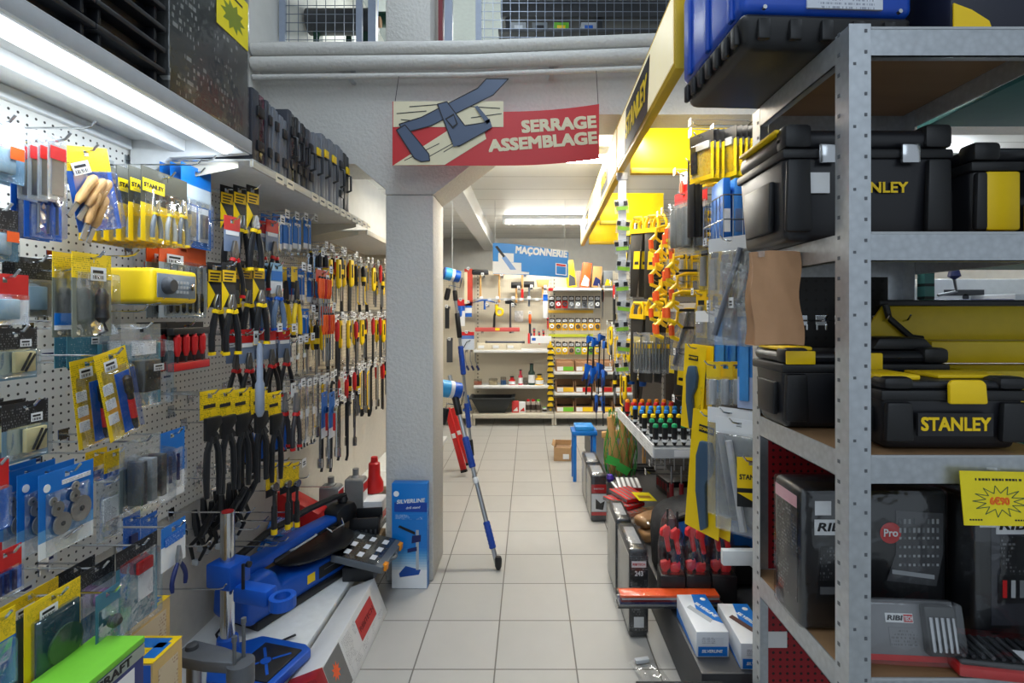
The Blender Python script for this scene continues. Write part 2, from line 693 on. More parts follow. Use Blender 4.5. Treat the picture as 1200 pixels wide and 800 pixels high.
# things stored on the mezzanine
for i, (x0, x1, y, z, r, m, lb) in enumerate(((-1.44, -1.0, 3.35, 3.36, 0.08, DGREY, 'dark grey roll of film behind the wire railing'),
                                             (-1.30, -0.86, 3.55, 3.49, 0.05, mat('dark_green', (14, 60, 44), .5), 'dark green roll behind the wire railing'))):
    t = thing('film_roll', lb, 'roll', (x0, y, z))
    MB().lathe([(r * .5, 0), (r, 0), (r, x1 - x0), (r * .5, x1 - x0)], m, axis='X').build('roll', t)
    MB().lathe([(r * .42, -.01), (r * .42, x1 - x0 + .03)], KRAFT, axis='X').build('core', t)
    b = MB()
    for x in (.06, x1 - x0 - .06):
        b.box((x - .02, -.03, 2.932 - z), (x + .02, .03, -r * .98), mat('dark_green', (14, 60, 44), .5))
    b.build('stand', t)
b = MB().box((-1.44, 3.2, 2.931), (-0.95, 3.28, 2.962), mat('dark_green', (14, 60, 44), .5))
tag(b.build('green_plank'), 'dark green plank lying under the rolls on the mezzanine', 'plank')
b = MB().prism([(-0.945, 2.932), (-0.915, 2.932), (-0.90, 3.9), (-0.93, 3.9)], 3.05, 3.09, BLUE)
tag(b.build('blue_board'), 'blue board standing beside the grey railing post', 'board')
b = MB().box((-0.2, 3.6, 3.54), (1.2, 4.1, 3.66), DGREY).box((-0.2, 3.3, 3.27), (1.2, 4.1, 3.29), DGREY)
for x in (-.15, .5, 1.15):
    b.box((x - .02, 3.62, 2.932), (x + .02, 3.66, 3.54), DGREY)
    b.box((x - .02, 4.04, 2.932), (x + .02, 4.08, 3.54), DGREY)
tag(b.build('storage_bench', bevel=.004), 'long dark grey storage bench behind the wide railing', 'bench')
for i, x in enumerate((-.12, .02, .16, .34)):
    b = MB().box((x, 3.35, 3.2905), (x + .10, 3.45, 3.36), [LGREY, GREY, GREEN, LGREY][i])
    b.box((x + .02, 3.345, 3.30), (x + .08, 3.3505, 3.34), [PAPER, INK, YEL, BLUE][i])
    tag(b.build('carton', bevel=.003), '%s small carton on the mezzanine, %s along the railing' % (['light grey', 'mid grey', 'lime green', 'blue-marked'][i], ORD[i]), 'box', 'cartons behind the wide railing')
b = MB().box((-1.4, 6.0, 2.93), (4.4, 6.05, 4.2), mat('mezz_wall', (220, 226, 222), .7))
struct(b, 'wall_mezzanine', smooth=0)


def tube_fixture(name, label, c, L, axis, drop=.03, r=.016, e=60, warm=False):
    t = thing(name, label, 'light', c)
    m = mat(('tube_glow_warm_%d' if warm else 'tube_glow_%d') % e, (255, 250, 236) if warm else (240, 248, 255), .3, emit=e)
    d = {'X': Vector((1, 0, 0)), 'Y': Vector((0, 1, 0))}[axis]
    n = d.cross(Vector((0, 0, 1)))
    b = MB()
    lo = -d * L / 2 - n * .035
    hi = d * L / 2 + n * .035
    b.box([min(lo[i], hi[i]) for i in (0, 1)] + [drop + .005], [max(lo[i], hi[i]) for i in (0, 1)] + [drop + .055], WHITE)
    for q in (-1, 1):
        p = d * (q * (L / 2 - .02))
        b.box((p.x - .018, p.y - .018, -.02), (p.x + .018, p.y + .018, drop + .01), WHITE)
    b.build('housing', t, bevel=.003)
    MB().cyl(tuple(-d * (L / 2 - .03)), tuple(d * (L / 2 - .03)), r, m).build('tube', t)
    return t


tube_fixture('ceiling_light', 'long fluorescent light under the ceiling above the blue sign', (0.25, 6.3, 2.575), 1.15, 'X', warm=True)
tube_fixture('ceiling_light', 'fluorescent light just behind the red hanging sign', (0.05, 3.75, 2.575), 1.35, 'X', warm=True)
tube_fixture('ceiling_light', 'fluorescent light over the shelving behind the pillar', (-1.1, 5.0, 2.575), 1.25, 'Y', e=7)
tube_fixture('ceiling_light', 'fluorescent light far beyond the metal rack', (2.6, 3.9, 2.575), 1.6, 'X')
tube_fixture('hall_ceiling_light', 'hall fluorescent light over the aisle', (-0.2, 1.0, 4.11), 3.0, 'Y', e=4)

# ------------------------------------------------------------------ shelving bays down the left side
XB, XS = -1.36, -0.95            # face of the perforated panel, front of the top shelves
PEG = peg_mat('peg_white', (230, 228, 221), (58, 56, 52), 'Y')
PANEL = mat('plain_panel', (196, 192, 182), .5)
PANELW = peg_mat('peg_warm', (208, 198, 176), (120, 110, 92), 'Y')


def bay(y0, y1, ztop, label, canopy=False, peg=PEG, zpeg=0.69):
    t = thing('shelving_bay', label, 'shelving', (XB, y0, 0))
    L = y1 - y0
    MB().box((-.02, .001, zpeg), (0, L - .001, ztop), peg).build('pegboard', t)
    MB().box((-.02, .001, .14), (-.004, L - .001, zpeg), PANEL).build('back_panel', t)
    for y in (0, L):
        y += .016 if y == 0 else -.016
        MB().box((-.05, y - .014, 0), (-.021, y + .014, ztop), BEIGE).build('upright', t)
    b = MB().box((-.02, .002, .10), (.48, L - .002, .14), WHITE)
    b.build('base_shelf', t, bevel=.003)
    MB().box((.42, .01, 0), (.44, L - .01, .10), BEIGE).build('kick_plate', t)
    dp = XS - XB
    if not canopy:
        b = MB().box((-.02, .002, ztop), (dp, L - .002, ztop + .006), WHITE)
        b.box((dp - .012, .002, ztop - .022), (dp, L - .002, ztop + .0065), BEIGE)
        b.build('top_shelf', t, bevel=.002)
        for y in (.02, L - .02):
            MB().prism([(0, ztop), (dp - .06, ztop), (dp - .06, ztop - .02), (0, ztop - .09)], y - .002, y + .002, BEIGE, 'Y').build('shelf_bracket', t)
    else:
        b = MB().box((-.02, .002, ztop + .028), (dp, L - .002, ztop + .034), WHITE)
        b.box((dp - .02, .002, ztop - .012), (dp, L - .002, ztop + .034), LGREY)
        b.box((.15, .002, ztop - .012), (.20, L - .03, ztop + .028), WHITE)
        b.box((0, .002, ztop - .006), (.02, L - .03, ztop + .028), WHITE)
        b.build('canopy_tray', t, bevel=.003)
        MB().prism([(0.01, ztop + .03), (dp - .01, ztop + .03), (dp - .01, ztop - .015), (.14, ztop - .03), (.10, ztop - .07), (.01, ztop - .09)], L - .028, L - .002, WHITE).build('end_bracket', t, bevel=.002)
        lm = mat('canopy_tube_glow', (240, 248, 255), .3, emit=3.2)
        b = MB().tube([(dp - .052, .05, ztop - .006), (dp - .052, L - .07, ztop - .006)], .026, lm, 14)
        b.build('fluorescent_tube', t)
        MB().box((dp - .085, .03, ztop + .012), (dp - .022, L - .04, ztop + .0275), WHITE).build('tube_housing', t)
    return t


bay(0.45, 1.76, 2.01, 'nearest white pegboard shelving bay with the lit canopy light', True)
bay(1.76, 3.01, 1.978, 'pegboard shelving bay under the row of black organiser cases')
bay(3.01, 4.26, 1.94, 'beige pegboard shelving bay just beyond the pillar', peg=PANELW)
bay(4.26, 5.51, 1.94, 'furthest beige shelving bay along the aisle of screwdrivers', peg=PANELW)
# ------------------------------------------------------------------ kit of goods: local frame faces -Y, hangs from a hole at the origin
FIT = None
LEFT, RIGHT, BACK = R(90), R(-90), 0.0


class Proto:
    """the first placing builds the thing, later ones copy it with its parts"""

    def __init__(s, name, cat, fn):
        s.name, s.cat, s.fn, s.root, s.size = name, cat, fn, None, None

    def __call__(s, loc, rot, label, group=None):
        if s.root is None:
            s.root = thing(s.name, label, s.cat, loc, rot, group)
            s.fn(s.root)
            return s.root
        return dup(s.root, loc, rot, label, group)


def card(mb, w, h, bands, y=0.0, t=0.0016, hole=True, hw=.009):
    """plate with a punched hang hole at the origin; bands: [(share of height, material)]"""
    y0, y1 = y - t / 2, y + t / 2
    top = bands[0][1]
    z = -.012
    if hole:
        mb.box((-w / 2, y0, -.012), (-hw, y1, .014), top)
        mb.box((hw, y0, -.012), (w / 2, y1, .014), top)
        mb.box((-hw, y0, .0035), (hw, y1, .014), top)
    tot = h - .026
    for fr, m in bands:
        mb.box((-w / 2, y0, z - fr * tot), (w / 2, y1, z), m)
        z -= fr * tot
    return mb


def price(t, x, z, y=-.0035, w=.034, h=.022, tilt=0.0):
    b = MB().at(Matrix.Translation((x, y, z)) @ Matrix.Rotation(tilt, 4, 'Y'))
    b.box((-w / 2, -.0004, -h / 2), (w / 2, .0004, h / 2), PAPER)
    b.box((-w * .38, -.0009, h * .05), (w * .3, -.0004, h * .28), INK)
    for k in range(7):
        b.box((-w * .38 + k * w * .11, -.0009, -h * .38), (-w * .38 + k * w * .11 + w * (.03 + .03 * (k % 2)), -.0004, -h * .1), INK)
    return b.build('price_label', t, smooth=0)


def blister(t, w, h, z, d=.022, x=0.0, m=None):
    b = MB().at(Matrix.Translation((x, 0, z)))
    b.box((-w / 2, -d, -h), (w / 2, -.0015, 0), m or CLEAR)
    b.v = [Vector((p.x if p.y > -d * .9 else x + (p.x - x) * .92, p.y, p.z if p.y > -d * .9 else z - h / 2 + (p.z - z + h / 2) * .94)) for p in b.v]
    return b.build('blister', t, bevel=min(.006, d * .3))


def pliers(t, x, z, L, hm, jm=STEEL, acc=None, y=-.009, spread=.026, head=.3, hr=.0075, nose=.004, one=False):
    """jaws at the top, two curved grips below"""
    zp = z - L * head
    b = MB()
    w = L * .075
    hh = L * head
    for sgn in (-1, 1):
        b.prism([(x + sgn * .0006, z), (x + sgn * nose, z), (x + sgn * w, zp + hh * .35), (x + sgn * w * .9, zp), (x, zp - .01), (x + sgn * .0006, zp + .01)][::sgn], y - .005, y + .005, jm)
    b.cyl((x, y - .007, zp + hh * .12), (x, y + .006, zp + hh * .12), w * .45, jm, 10)
    b.build('jaw', t, bevel=.001, seg=1)
    for sgn in (-1, 1):
        b = MB()
        pts = []
        for i in range(7):
            f = i / 6
            pts.append((x + sgn * (w * .4 + spread * math.sin(min(1, f * 1.15) * PI / 2) * (1 - .18 * max(0, f - .6) / .4)), y, zp - f * (L - hh)))
        rr = [hr * k for k in (.7, .95, 1.1, 1.05, 1.0, 1.05, .8)]
        b.tube(pts, rr, hm, 8)
        if acc:
            for a0, a1, k in ((0.02, .10, 1.25), (.93, 1.0, 1.2)):
                q = lambda f: (x + sgn * (w * .4 + spread * math.sin(min(1, f * 1.15) * PI / 2) * (1 - .18 * max(0, f - .6) / .4)), y, zp - f * (L - hh))
                b.tube([q(a0), q(a1)], hr * k, acc, 8)
        b.build('handle', t)


def wrench_mesh(mb, x, z, L, m, y=0.0, s=1.0):
    """combination wrench hung by its ring"""
    r = L * .058 * s
    mb.ring((x, y, z), r * .82, r * .34, m, 14, 6)
    mb.box((x - r * .42, y - .0028, z - L + r * 1.6), (x + r * .42, y + .0028, z - r * .8), m)
    zc = z - L + r * 1.2
    mb.prism([(x - r * .5, zc + r * .9), (x + r * .5, zc + r * .9), (x + r * 1.35, zc), (x + r * 1.2, zc - r * 1.25), (x + r * .62, zc - r * 1.3), (x + r * .55, zc - r * .2),
              (x - r * .55, zc - r * .2), (x - r * .62, zc - r * 1.3), (x - r * 1.2, zc - r * 1.25), (x - r * 1.35, zc)], y - .004, y + .004, m)
    return mb


def driver(t, x, z, L, hm, cm, sm=STEEL, y=-.012, hr=.012, hl=.42, acc=None):
    """screwdriver, butt end up"""
    hL = L * hl
    MB().lathe([(hr * .55, 0), (hr * .95, -hL * .05), (hr, -hL * .2), (hr * .9, -hL * .5), (hr, -hL * .72), (hr * .6, -hL * .9), (hr * .5, -hL)], hm, (x, y, z - .004), 10).build('handle', t)
    MB().lathe([(hr * .4, .006), (hr * .62, .002), (hr * .62, -.012)], cm, (x, y, z), 10).build('end_cap', t)
    if acc:
        MB().lathe([(hr * .97, 0), (hr * .97, -hL * .16)], acc, (x, y, z - hL * .55), 10).build('grip_band', t)
    MB().tube([(x, y, z - hL), (x, y, z - L)], hr * .28, sm, 8).build('shaft', t)


HOOK = {}


def hook(at, tipx, rot, label, tagged=True, ln=None, group=None):
    """peg hook: AT is the point on the board; the rod runs along local -Y"""
    L = round(ln if ln else abs(tipx - at[0]), 2)
    key = (L, tagged)
    if key not in HOOK:
        def fn(t, L=L):
            b = MB().tube([(0, -.0006, 0), (0, -L + .03, 0), (0, -L + .012, .004), (0, -L, .018)], .0028, CHROME, 6)
            b.build('rod', t)
            MB().box((-.017, -.0026, -.016), (.017, -.0006, .016), CHROME).box((-.017, -.006, -.03), (-.011, -.0006, -.012), CHROME).box((.011, -.006, -.03), (.017, -.0006, -.012), CHROME).build('mount', t, bevel=.001, seg=1)
            if tagged:
                b = MB().tube([(0, -.0026, .014), (0, -.03, .026), (0, -L - .012, .030)], .0018, CHROME, 5)
                b.build('tag_wire', t)
                b = MB().at(Matrix.Translation((0, -L - .014, .024)))
                b.box((-.019, -.001, -.026), (.019, .001, .010), PAPER)
                b.box((-.013, -.0015, -.008), (.010, -.001, -.002), INK)
                b.box((-.013, -.0015, -.018), (.012, -.001, -.012), DGREY)
                b.build('price_tag', t, smooth=0)
        HOOK[key] = Proto('peg_hook', 'hook', fn)
    return HOOK[key](at, rot, label, group)


def hang(pr, pos, rot, desc, n=1, step=.018, board=None, roll=0.0, tagged=False, place='', hook_desc=None, tilt=0.0, group=None, extra=.03, hk=True):
    """n copies of PR along one hook; POS is the hole of the front one; BOARD the board coordinate along the hook"""
    global FIT
    d = Vector((math.sin(rot), -math.cos(rot), 0))      # the way the goods face
    for k in range(n):
        p = Vector(pos) - d * (step * k)
        lab = desc
        if n > 1:
            lab = desc + (', frontmost' if k == 0 else (', %s back on its hook' if len(desc.replace(',', ' ').replace('-', ' ').split()) < 12 else ', %s back') % ORD[k])
        rr = roll * (1 if k == 0 else .7)
        o = pr(tuple(p), (0, rr, rot + tilt), lab, group or (('row of ' + desc)[:60] if n > 1 else None))
        if FIT and pr.size:
            o.scale = (.84, .84, .84) if abs(roll) > .08 else (FIT[0] / pr.size[0], (FIT[1] / pr.size[1]) ** .5, FIT[1] / pr.size[1])
    if hk and board is not None:
        if abs(d.x) > .5:
            at, L = (board, pos[1], pos[2]), abs(pos[0] - board) + extra
        else:
            at, L = (pos[0], board, pos[2]), abs(pos[1] - board) + extra
        hook(at, 0, rot, 'peg hook holding %s' % (hook_desc or ' '.join(desc.replace(',', '').split()[:12])), tagged, ln=L)
    FIT = None


def pack(name, cat, w, h, bands, inner=None, bl=None, extra=None):
    def fn(t):
        card(MB(), w, h, bands).build('card', t, smooth=0)
        if inner:
            inner(t)
        if bl:
            blister(t, *bl)
        if extra:
            extra(t)
    p = Proto(name, cat, fn)
    p.size = (w, h)
    return p


def strip(t, lo, hi, m, name='print_panel'):
    return MB().box(lo, hi, m).build(name, t, smooth=0)
# ------------------------------------------------------------------ nearest bay: carded goods on the white pegboard
def lp(bb, X, pr=None):
    """picture box -> (hole point, width, height) for a card facing the aisle at x = X"""
    x0, y0, x1, y1 = bb
    Y0, Y1 = X * 600 / (x0 - CX), X * 600 / (x1 - CX)
    Yc = (Y0 + Y1) / 2
    top = EYE + (CY - y0) * Yc / 600
    global FIT
    FIT = (abs(Y1 - Y0), (y1 - y0) * Yc / 600)
    return Vector((X, Yc, top - .014 * FIT[1] / .2)), FIT[0], FIT[1]


LBLUE = mat('pale_blue_card', (150, 196, 226), .45)
TEAL = mat('teal_card', (62, 118, 142), .45)
PGREY = mat('pale_grey_card', (186, 198, 206), .5)
PR_Y = print_mat('print_yellow', (246, 208, 16), (60, 50, 20), 'X', .006, .5)
PR_W = print_mat('print_white', (228, 232, 236), (70, 80, 110), 'X', .005, .52)
PR_B = print_mat('print_blue', (16, 100, 196), (210, 224, 240), 'X', .006, .42)
PR_T = print_mat('print_teal', (70, 128, 150), (210, 220, 224), 'X', .006, .4)
PR_K = print_mat('print_black', (30, 31, 34), (150, 152, 156), 'X', .007, .42)
BB = XB


# chisel set: yellow and blue card with five wooden handles
def chisels(t):
    for k, (x, z, a) in enumerate(((-.05, -.085, -38), (-.022, -.095, -38), (.006, -.10, -40), (-.045, -.135, -52), (-.015, -.15, -48))):
        M = Matrix.Translation((x * .9, -.016 - .004 * (k % 2), z - .02)) @ Matrix.Rotation(R(180 + a + 85), 4, 'Y')
        MB().at(M).lathe([(.007, -.055), (.0125, -.045), (.0115, 0), (.0125, .03), (.007, .05)], WOODH, n=10).build('chisel_handle', t)
        MB().at(M).box((-.007, -.002, .05), (.007, .002, .10), STEEL).build('chisel_blade', t)
    price(t, -.03, -.045, w=.06, h=.034, tilt=-.2)


pos, wd, ht = lp((62, 172, 134, 285), -1.06)
CH = pack('chisel_set', 'chisel set', .155, .235, [(.2, PR_Y), (.8, BLUE)], chisels, (.13, .17, -.05, .034))
hang(CH, pos + Vector((0, 0, .004)), LEFT, 'blue and yellow carded set of wooden handled chisels', 1, board=BB, roll=R(-14))
CH2 = pack('carving_tool_pack', 'tool pack', .12, .22, [(.18, PR_Y), (.82, BLUE)], lambda t: [driver(t, x, -.05, .14, NAVY, NAVY) for x in (-.03, 0, .03)], (.1, .16, -.045, .03))
pos, wd, ht = lp((28, 185, 72, 280), -1.16)
hang(CH2, pos, LEFT, 'blue carded tool pack with yellow header behind the wooden chisels', 2, .03, BB)


# plastic sheathed blades seen edge on
def blades(t):
    MB().box((-.02, -.002, -.17), (.02, .001, -.025), STEEL).build('blade', t)
    strip(t, (-.025, -.0035, -.06), (.025, -.0025, -.02), RED, 'header_print')


BL = pack('blade_pack', 'blade pack', .06, .20, [(1, film('blade_film', gloss=.3, rough=.2, cover=.3))], blades)
pos, wd, ht = lp((56, 160, 78, 235), -1.05)
hang(BL, pos, LEFT, 'clear sleeve with a steel blade beside the chisel card', 4, .022, BB)


# pliers three-packs with the maker's yellow name panel
def trio(t):
    strip(t, (-.088, -.0022, -.060), (-.005, -.0014, -.022), mat('yellow_panel', (252, 214, 8), .4), 'name_panel')
    lettering('STANLEY', .019, INK, t, (-.047, -.0026, -.041), bold=.02, width=.074)
    for x, z, L, hm in ((-.052, -.085, .12, mat('satin_grey', (120, 128, 138), .35)), (.005, -.075, .13, LGREY), (.058, -.06, .15, mat('satin_grey', (120, 128, 138), .35))):
        pliers(t, x, z, L, hm, CHROME, YEL, -.014, .014, hr=.006)


def dark_top(t):
    trio(t)


TR = pack('pliers_pack', 'pliers pack', .185, .225, [(.42, mat('pack_charcoal', (58, 58, 48), .45)), (.58, YEL)], trio, (.165, .165, -.05, .03))
pos, wd, ht = lp((165, 203, 219, 286), -1.07)
hang(TR, pos, LEFT, 'yellow and black blister card of three pliers beside the blue packs', 6, .034, BB)

# blue and white window cards
WB = pack('bit_set_pack', 'bit set', .15, .235, [(.14, SBLUE), (.26, PGREY), (.6, SBLUE)],
          lambda t: [strip(t, (-.055 + .062 * k, -.003, -.20), (-.055 + .05 + .062 * k, -.0015, -.10), PR_W, 'window_print') for k in (0, 1)] + [MB().box((-.05 + .062 * k, -.012, -.19), (-.02 + .062 * k, -.004, -.12), STEEL).build('bit', t) for k in (0, 1)],
          (.135, .14, -.08, .02))
pos, wd, ht = lp((212, 196, 247, 290), -1.15)
hang(WB, pos, LEFT, 'blue and white window card high beside the pliers cards', 3, .035, BB)

# needle files with the orange header
NF = pack('needle_file_set', 'file set', .15, .19, [(.2, ORANGE), (.8, PGREY)],
          lambda t: [[MB().tube([(x, -.01, -.05), (x, -.01, -.115)], .0022, STEEL, 6).build('file_blade', t), MB().lathe([(.003, 0), (.0045, -.01), (.0045, -.045), (.002, -.05)], BLACK, (x, -.01, -.115), 8).build('file_handle', t)] for x in (-.05, -.03, -.01, .01, .03, .05)] + [price(t, -.03, -.035, w=.05)],
          (.13, .14, -.035, .018))
pos, wd, ht = lp((186, 283, 241, 372), -1.17)
hang(NF, pos, LEFT, 'orange headed card of grey needle files above the yellow case', 2, .04, BB)

# teal and black packs at the frame edge
def edge_pack(nm, cat, w, h, bands, sticker=None):
    def inner(t):
        MB().box((-w * .3, -.016, -h * .8), (w * .2, -.003, -h * .4), mat('clear_tray', (160, 188, 204), .3)).build('tray', t, bevel=.004)
        if sticker:
            MB().box((w * .05, -.019, -h * .55), (w * .35, -.0175, -h * .35), sticker).build('sticker', t, smooth=0)
    return pack(nm, cat, w, h, bands, inner, (w * .86, h * .62, -h * .3, .018))


for bb, X, pr, desc, n in (
        ((-28, 140, 28, 212), -1.10, edge_pack('drill_bit_pack', 'bit pack', .19, .18, [(.35, PR_W), (.65, LBLUE)], ORANGE), 'pale blue bit pack with orange sticker under the canopy', 2),
        ((-28, 244, 21, 306), -1.10, edge_pack('drill_bit_pack', 'bit pack', .17, .16, [(.35, PR_K), (.65, TEAL)], ORANGE), 'teal and black bit pack with orange sticker', 2),
        ((-24, 322, 33, 382), -1.06, edge_pack('hook_pack', 'hook pack', .17, .15, [(.4, RED), (.6, PR_W)]), 'red and white card of hooks at the pegboard edge', 1),
        ((18, 303, 62, 372), -1.16, edge_pack('clip_pack', 'clip pack', .15, .18, [(.25, PR_K), (.75, mat('taupe_card', (132, 124, 110), .5))]), 'taupe clip pack behind the clear tool blister', 2)):
    p, wd, ht = lp(bb, X)
    hang(pr, p, LEFT, desc, n, .03, BB)

# clear blister with a black tool and a white price label
TB = pack('glue_gun_pack', 'tool pack', .15, .245, [(.22, PR_Y), (.78, mat('smoke_card', (120, 124, 112), .4))],
          lambda t: [MB().lathe([(.008, 0), (.017, -.02), (.015, -.06), (.019, -.085), (.008, -.10)], BLACK, (.01, -.02, -.09), 12).build('tool_body', t), MB().tube([(.01, -.02, -.18), (.03, -.02, -.215), (.0, -.02, -.225)], .004, BLACK, 6).build('cord', t), price(t, .02, -.045, w=.06, h=.04)],
          (.13, .19, -.04, .04))
p, wd, ht = lp((84, 296, 130, 393), -1.06)
hang(TB, p, LEFT, 'clear blister of a black hand tool with white price label', 2, .045, BB)
BP = pack('blue_card_pack', 'card pack', .06, .21, [(.7, CLEAR), (.22, SBLUE), (.08, PAPER)], None, None)
p, wd, ht = lp((64, 312, 84, 386), -1.10)
hang(BP, p, LEFT, 'narrow clear pack with blue foot band beside the tool blister', 1, .03, BB)

# the yellow metering case standing out from the board on two hooks
t = thing('instrument_case', 'bright yellow case with grey control face on pegboard hooks', 'case', (0, 0, 0))
Yc0, Yc1, xf = 1.39, 1.577, -1.02
zc0, zc1 = EYE + (CY - 355) * 1.5 / 600, EYE + (CY - 317) * 1.5 / 600
b = MB().box((xf - .18, Yc0, zc0), (xf, Yc1, zc1), YEL)
b.build('body', t, bevel=.012, seg=3)
MB().box((xf - .001, Yc0 + .013, zc0 + .014), (xf + .002, Yc1 - .013, zc1 - .014), mat('panel_grey', (118, 130, 142), .4)).build('control_panel', t, bevel=.001)
MB().lathe([(.024, 0), (.024, .012), (.017, .02)], DGREY, (xf + .002, Yc0 + .05, (zc0 + zc1) / 2), 18, 'X').build('dial', t)
MB().lathe([(.012, 0), (.012, .006), (.009, .008)], CHROME, (xf + .002, Yc1 - .035, (zc0 + zc1) / 2), 14, 'X').build('lock', t)
b = MB()
for i in range(4):
    for j in range(3):
        b.box((xf + .002, Yc0 + .088 + i * .014, (zc0 + zc1) / 2 - .02 + j * .014), (xf + .004, Yc0 + .097 + i * .014, (zc0 + zc1) / 2 - .012 + j * .014), LGREY)
b.build('keypad', t, smooth=0)
for i, y in enumerate((Yc0 + .04, Yc1 - .04)):
    hook((XB, y, zc0 - .0035), 0, LEFT, 'bare peg hook %s under the yellow case' % ('at the near end' if i == 0 else 'at the far end'), False, ln=.345)

# two rows of grey blister packs with abrasive sticks
def sticks(t):
    MB().box((-.015, -.014, -.115), (.05, -.003, -.055), mat('straw_pad', (196, 186, 140), .7)).build('abrasive_pad', t, bevel=.002)
    MB().tube([(.0, -.017, -.11), (.03, -.017, -.06)], .003, BLACK, 6).build('stick', t)
    MB().tube([(.012, -.017, -.113), (.044, -.017, -.064)], .003, BLACK, 6).build('stick', t)
    price(t, .03, -.03, w=.036)


SP = pack('abrasive_pack', 'abrasive pack', .14, .15, [(.32, PR_K), (.68, mat('slate_blue_card', (104, 134, 150), .45))], sticks, (.125, .085, -.045, .024))
for bb, desc in (((-10, 386, 43, 446), 'slate blue pack of abrasive sticks, upper pair by the board edge'), ((2, 472, 56, 540), 'slate blue pack of abrasive sticks, lower row above the saw blade cards')):
    p, wd, ht = lp(bb, -1.08)
    hang(SP, p, LEFT, desc, 3, .05, BB)


# yellow and blue inspection torches, tilted
def torch(t):
    MB().lathe([(.006, 0), (.012, -.008), (.012, -.05), (.0085, -.058), (.0085, -.15), (.005, -.17)], BLACK, (.022, -.018, -.07), 12).build('torch_body', t)
    MB().lathe([(.0092, 0), (.0092, -.06)], RED, (.022, -.018, -.145), 12).build('torch_sleeve', t)
    for k in range(3):
        strip(t, (-.05, -.003, -.11 - k * .045), (-.015, -.0015, -.08 - k * .045), PR_W, 'picture_print')
    strip(t, (-.002, -.0028, -.245), (.052, -.0012, -.06), BLUE, 'blue_print')
    price(t, -.01, -.028, w=.045, h=.03)


TO = pack('torch_pack', 'torch pack', .115, .265, [(1, PR_Y)], torch, (.1, .22, -.035, .03))
p, wd, ht = lp((76, 418, 118, 520), -1.11)
hang(TO, p + Vector((0, .01, 0)), LEFT, 'yellow and blue torch card, rear one of the tilted pair', 1, .03, BB, roll=R(-7))
p, wd, ht = lp((112, 408, 160, 512), -1.03)
hang(TO, p + Vector((0, -.02, 0)), LEFT, 'yellow and blue torch card with white price label, tilted forward', 1, .03, BB, roll=R(-13))


# teal blister with a small black box
def boxed(t):
    MB().box((-.05, -.045, -.20), (.02, -.003, -.10), mat('box_charcoal', (62, 62, 60), .45)).build('boxed_tool', t, bevel=.004)
    strip(t, (-.045, -.0462, -.16), (.015, -.045, -.13), PR_K, 'box_print')
    strip(t, (-.045, -.003, -.085), (.06, -.0015, -.04), PR_W, 'picture_print')
    price(t, .005, -.125, y=-.048, w=.045)


TP = pack('tool_blister', 'tool pack', .17, .265, [(.15, MILKY), (.85, PR_T)], boxed, (.15, .22, -.035, .055))
p, wd, ht = lp((142, 378, 188, 474), -1.05)
hang(TP, p, LEFT, 'teal blister card with a small black boxed tool', 2, .06, BB)
p, wd, ht = lp((78, 372, 128, 430), -1.14)
hang(pack('tool_card', 'card pack', .16, .15, [(1, PR_T)], lambda t: price(t, .02, -.06, w=.03)), p, LEFT, 'plain teal tool card behind the torch cards', 2, .03, BB)


# red handled precision drivers in black racks
def reds(t):
    MB().box((-.078, -.022, -.03), (.078, -.002, -.006), BLACK).box((-.078, -.022, -.155), (.078, -.002, -.125), RED).box((-.078, -.006, -.125), (.078, -.002, -.03), BLACK).build('rack_body', t, bevel=.004)
    for x in (-.055, -.02, .015, .05):
        driver(t, x, -.03, .10, RED, RED, BLACK, -.016, .011, .7)


RD = pack('screwdriver_set', 'screwdriver set', .15, .165, [(1, BLACK)], reds)
p, wd, ht = lp((196, 378, 238, 432), -1.06)
hang(RD, p + Vector((0, 0, 0)), LEFT, 'black rack of red handled screwdrivers', 3, .045, BB)


# blue cards of small circular saw blades
def discs(t):
    for x, z, r in ((-.04, -.09, .02), (.018, -.072, .017), (.04, -.115, .036), (-.025, -.135, .03), (.02, -.045, .013), (-.055, -.065, .012)):
        b = MB().lathe([(r, 0), (r, -.003)], mat('disc_steel', (158, 156, 152), .35, .35), (x, -.005, z), 22, 'Y')
        b.lathe([(r * .22, -.003), (r * .22, -.005)], DGREY, (x, -.005, z), 10, 'Y')
        b.build('saw_blade', t)
    MB().tube([(-.02, -.008, -.178), (.04, -.008, -.165)], .004, CHROME, 8).build('arbor', t)
    MB().lathe([(.011, 0), (.011, -.001)], PAPER, (-.068, -.001, -.026), 14, 'Y').build('round_mark', t)
    strip(t, (-.02, -.003, -.03), (.08, -.0015, -.018), PR_W, 'header_print')


DS = pack('saw_blade_set', 'saw blade set', .185, .225, [(.62, SBLUE), (.16, mat('pack_mid_blue', (96, 158, 214), .45)), (.22, PAPER)], discs, (.15, .17, -.04, .012))
p, wd, ht = lp((45, 546, 109, 640), -1.03)
hang(DS, p, LEFT, 'blue card of small round saw blades', 4, .045, BB)
p, wd, ht = lp((-30, 540, 10, 625), -1.03)
hang(pack('red_tool_card', 'card pack', .13, .2, [(.35, RED), (.65, PR_B)], None, (.11, .12, -.06, .02)), p, LEFT, 'red topped blue card at the frame edge beside saw blade cards', 2, .04, BB)
p, wd, ht = lp((-14, 645, 25, 698), -1.04)
hang(pack('file_card', 'card pack', .13, .14, [(.38, RED), (.62, BLUE)], lambda t: [MB().box((x, -.01, -.12), (x + .012, -.004, -.06), NAVY).build('file_blade', t) for x in (-.04, -.01, .02)], (.11, .09, -.045, .018)), p, LEFT, 'red topped blue card below the saw blade cards', 2, .04, BB)

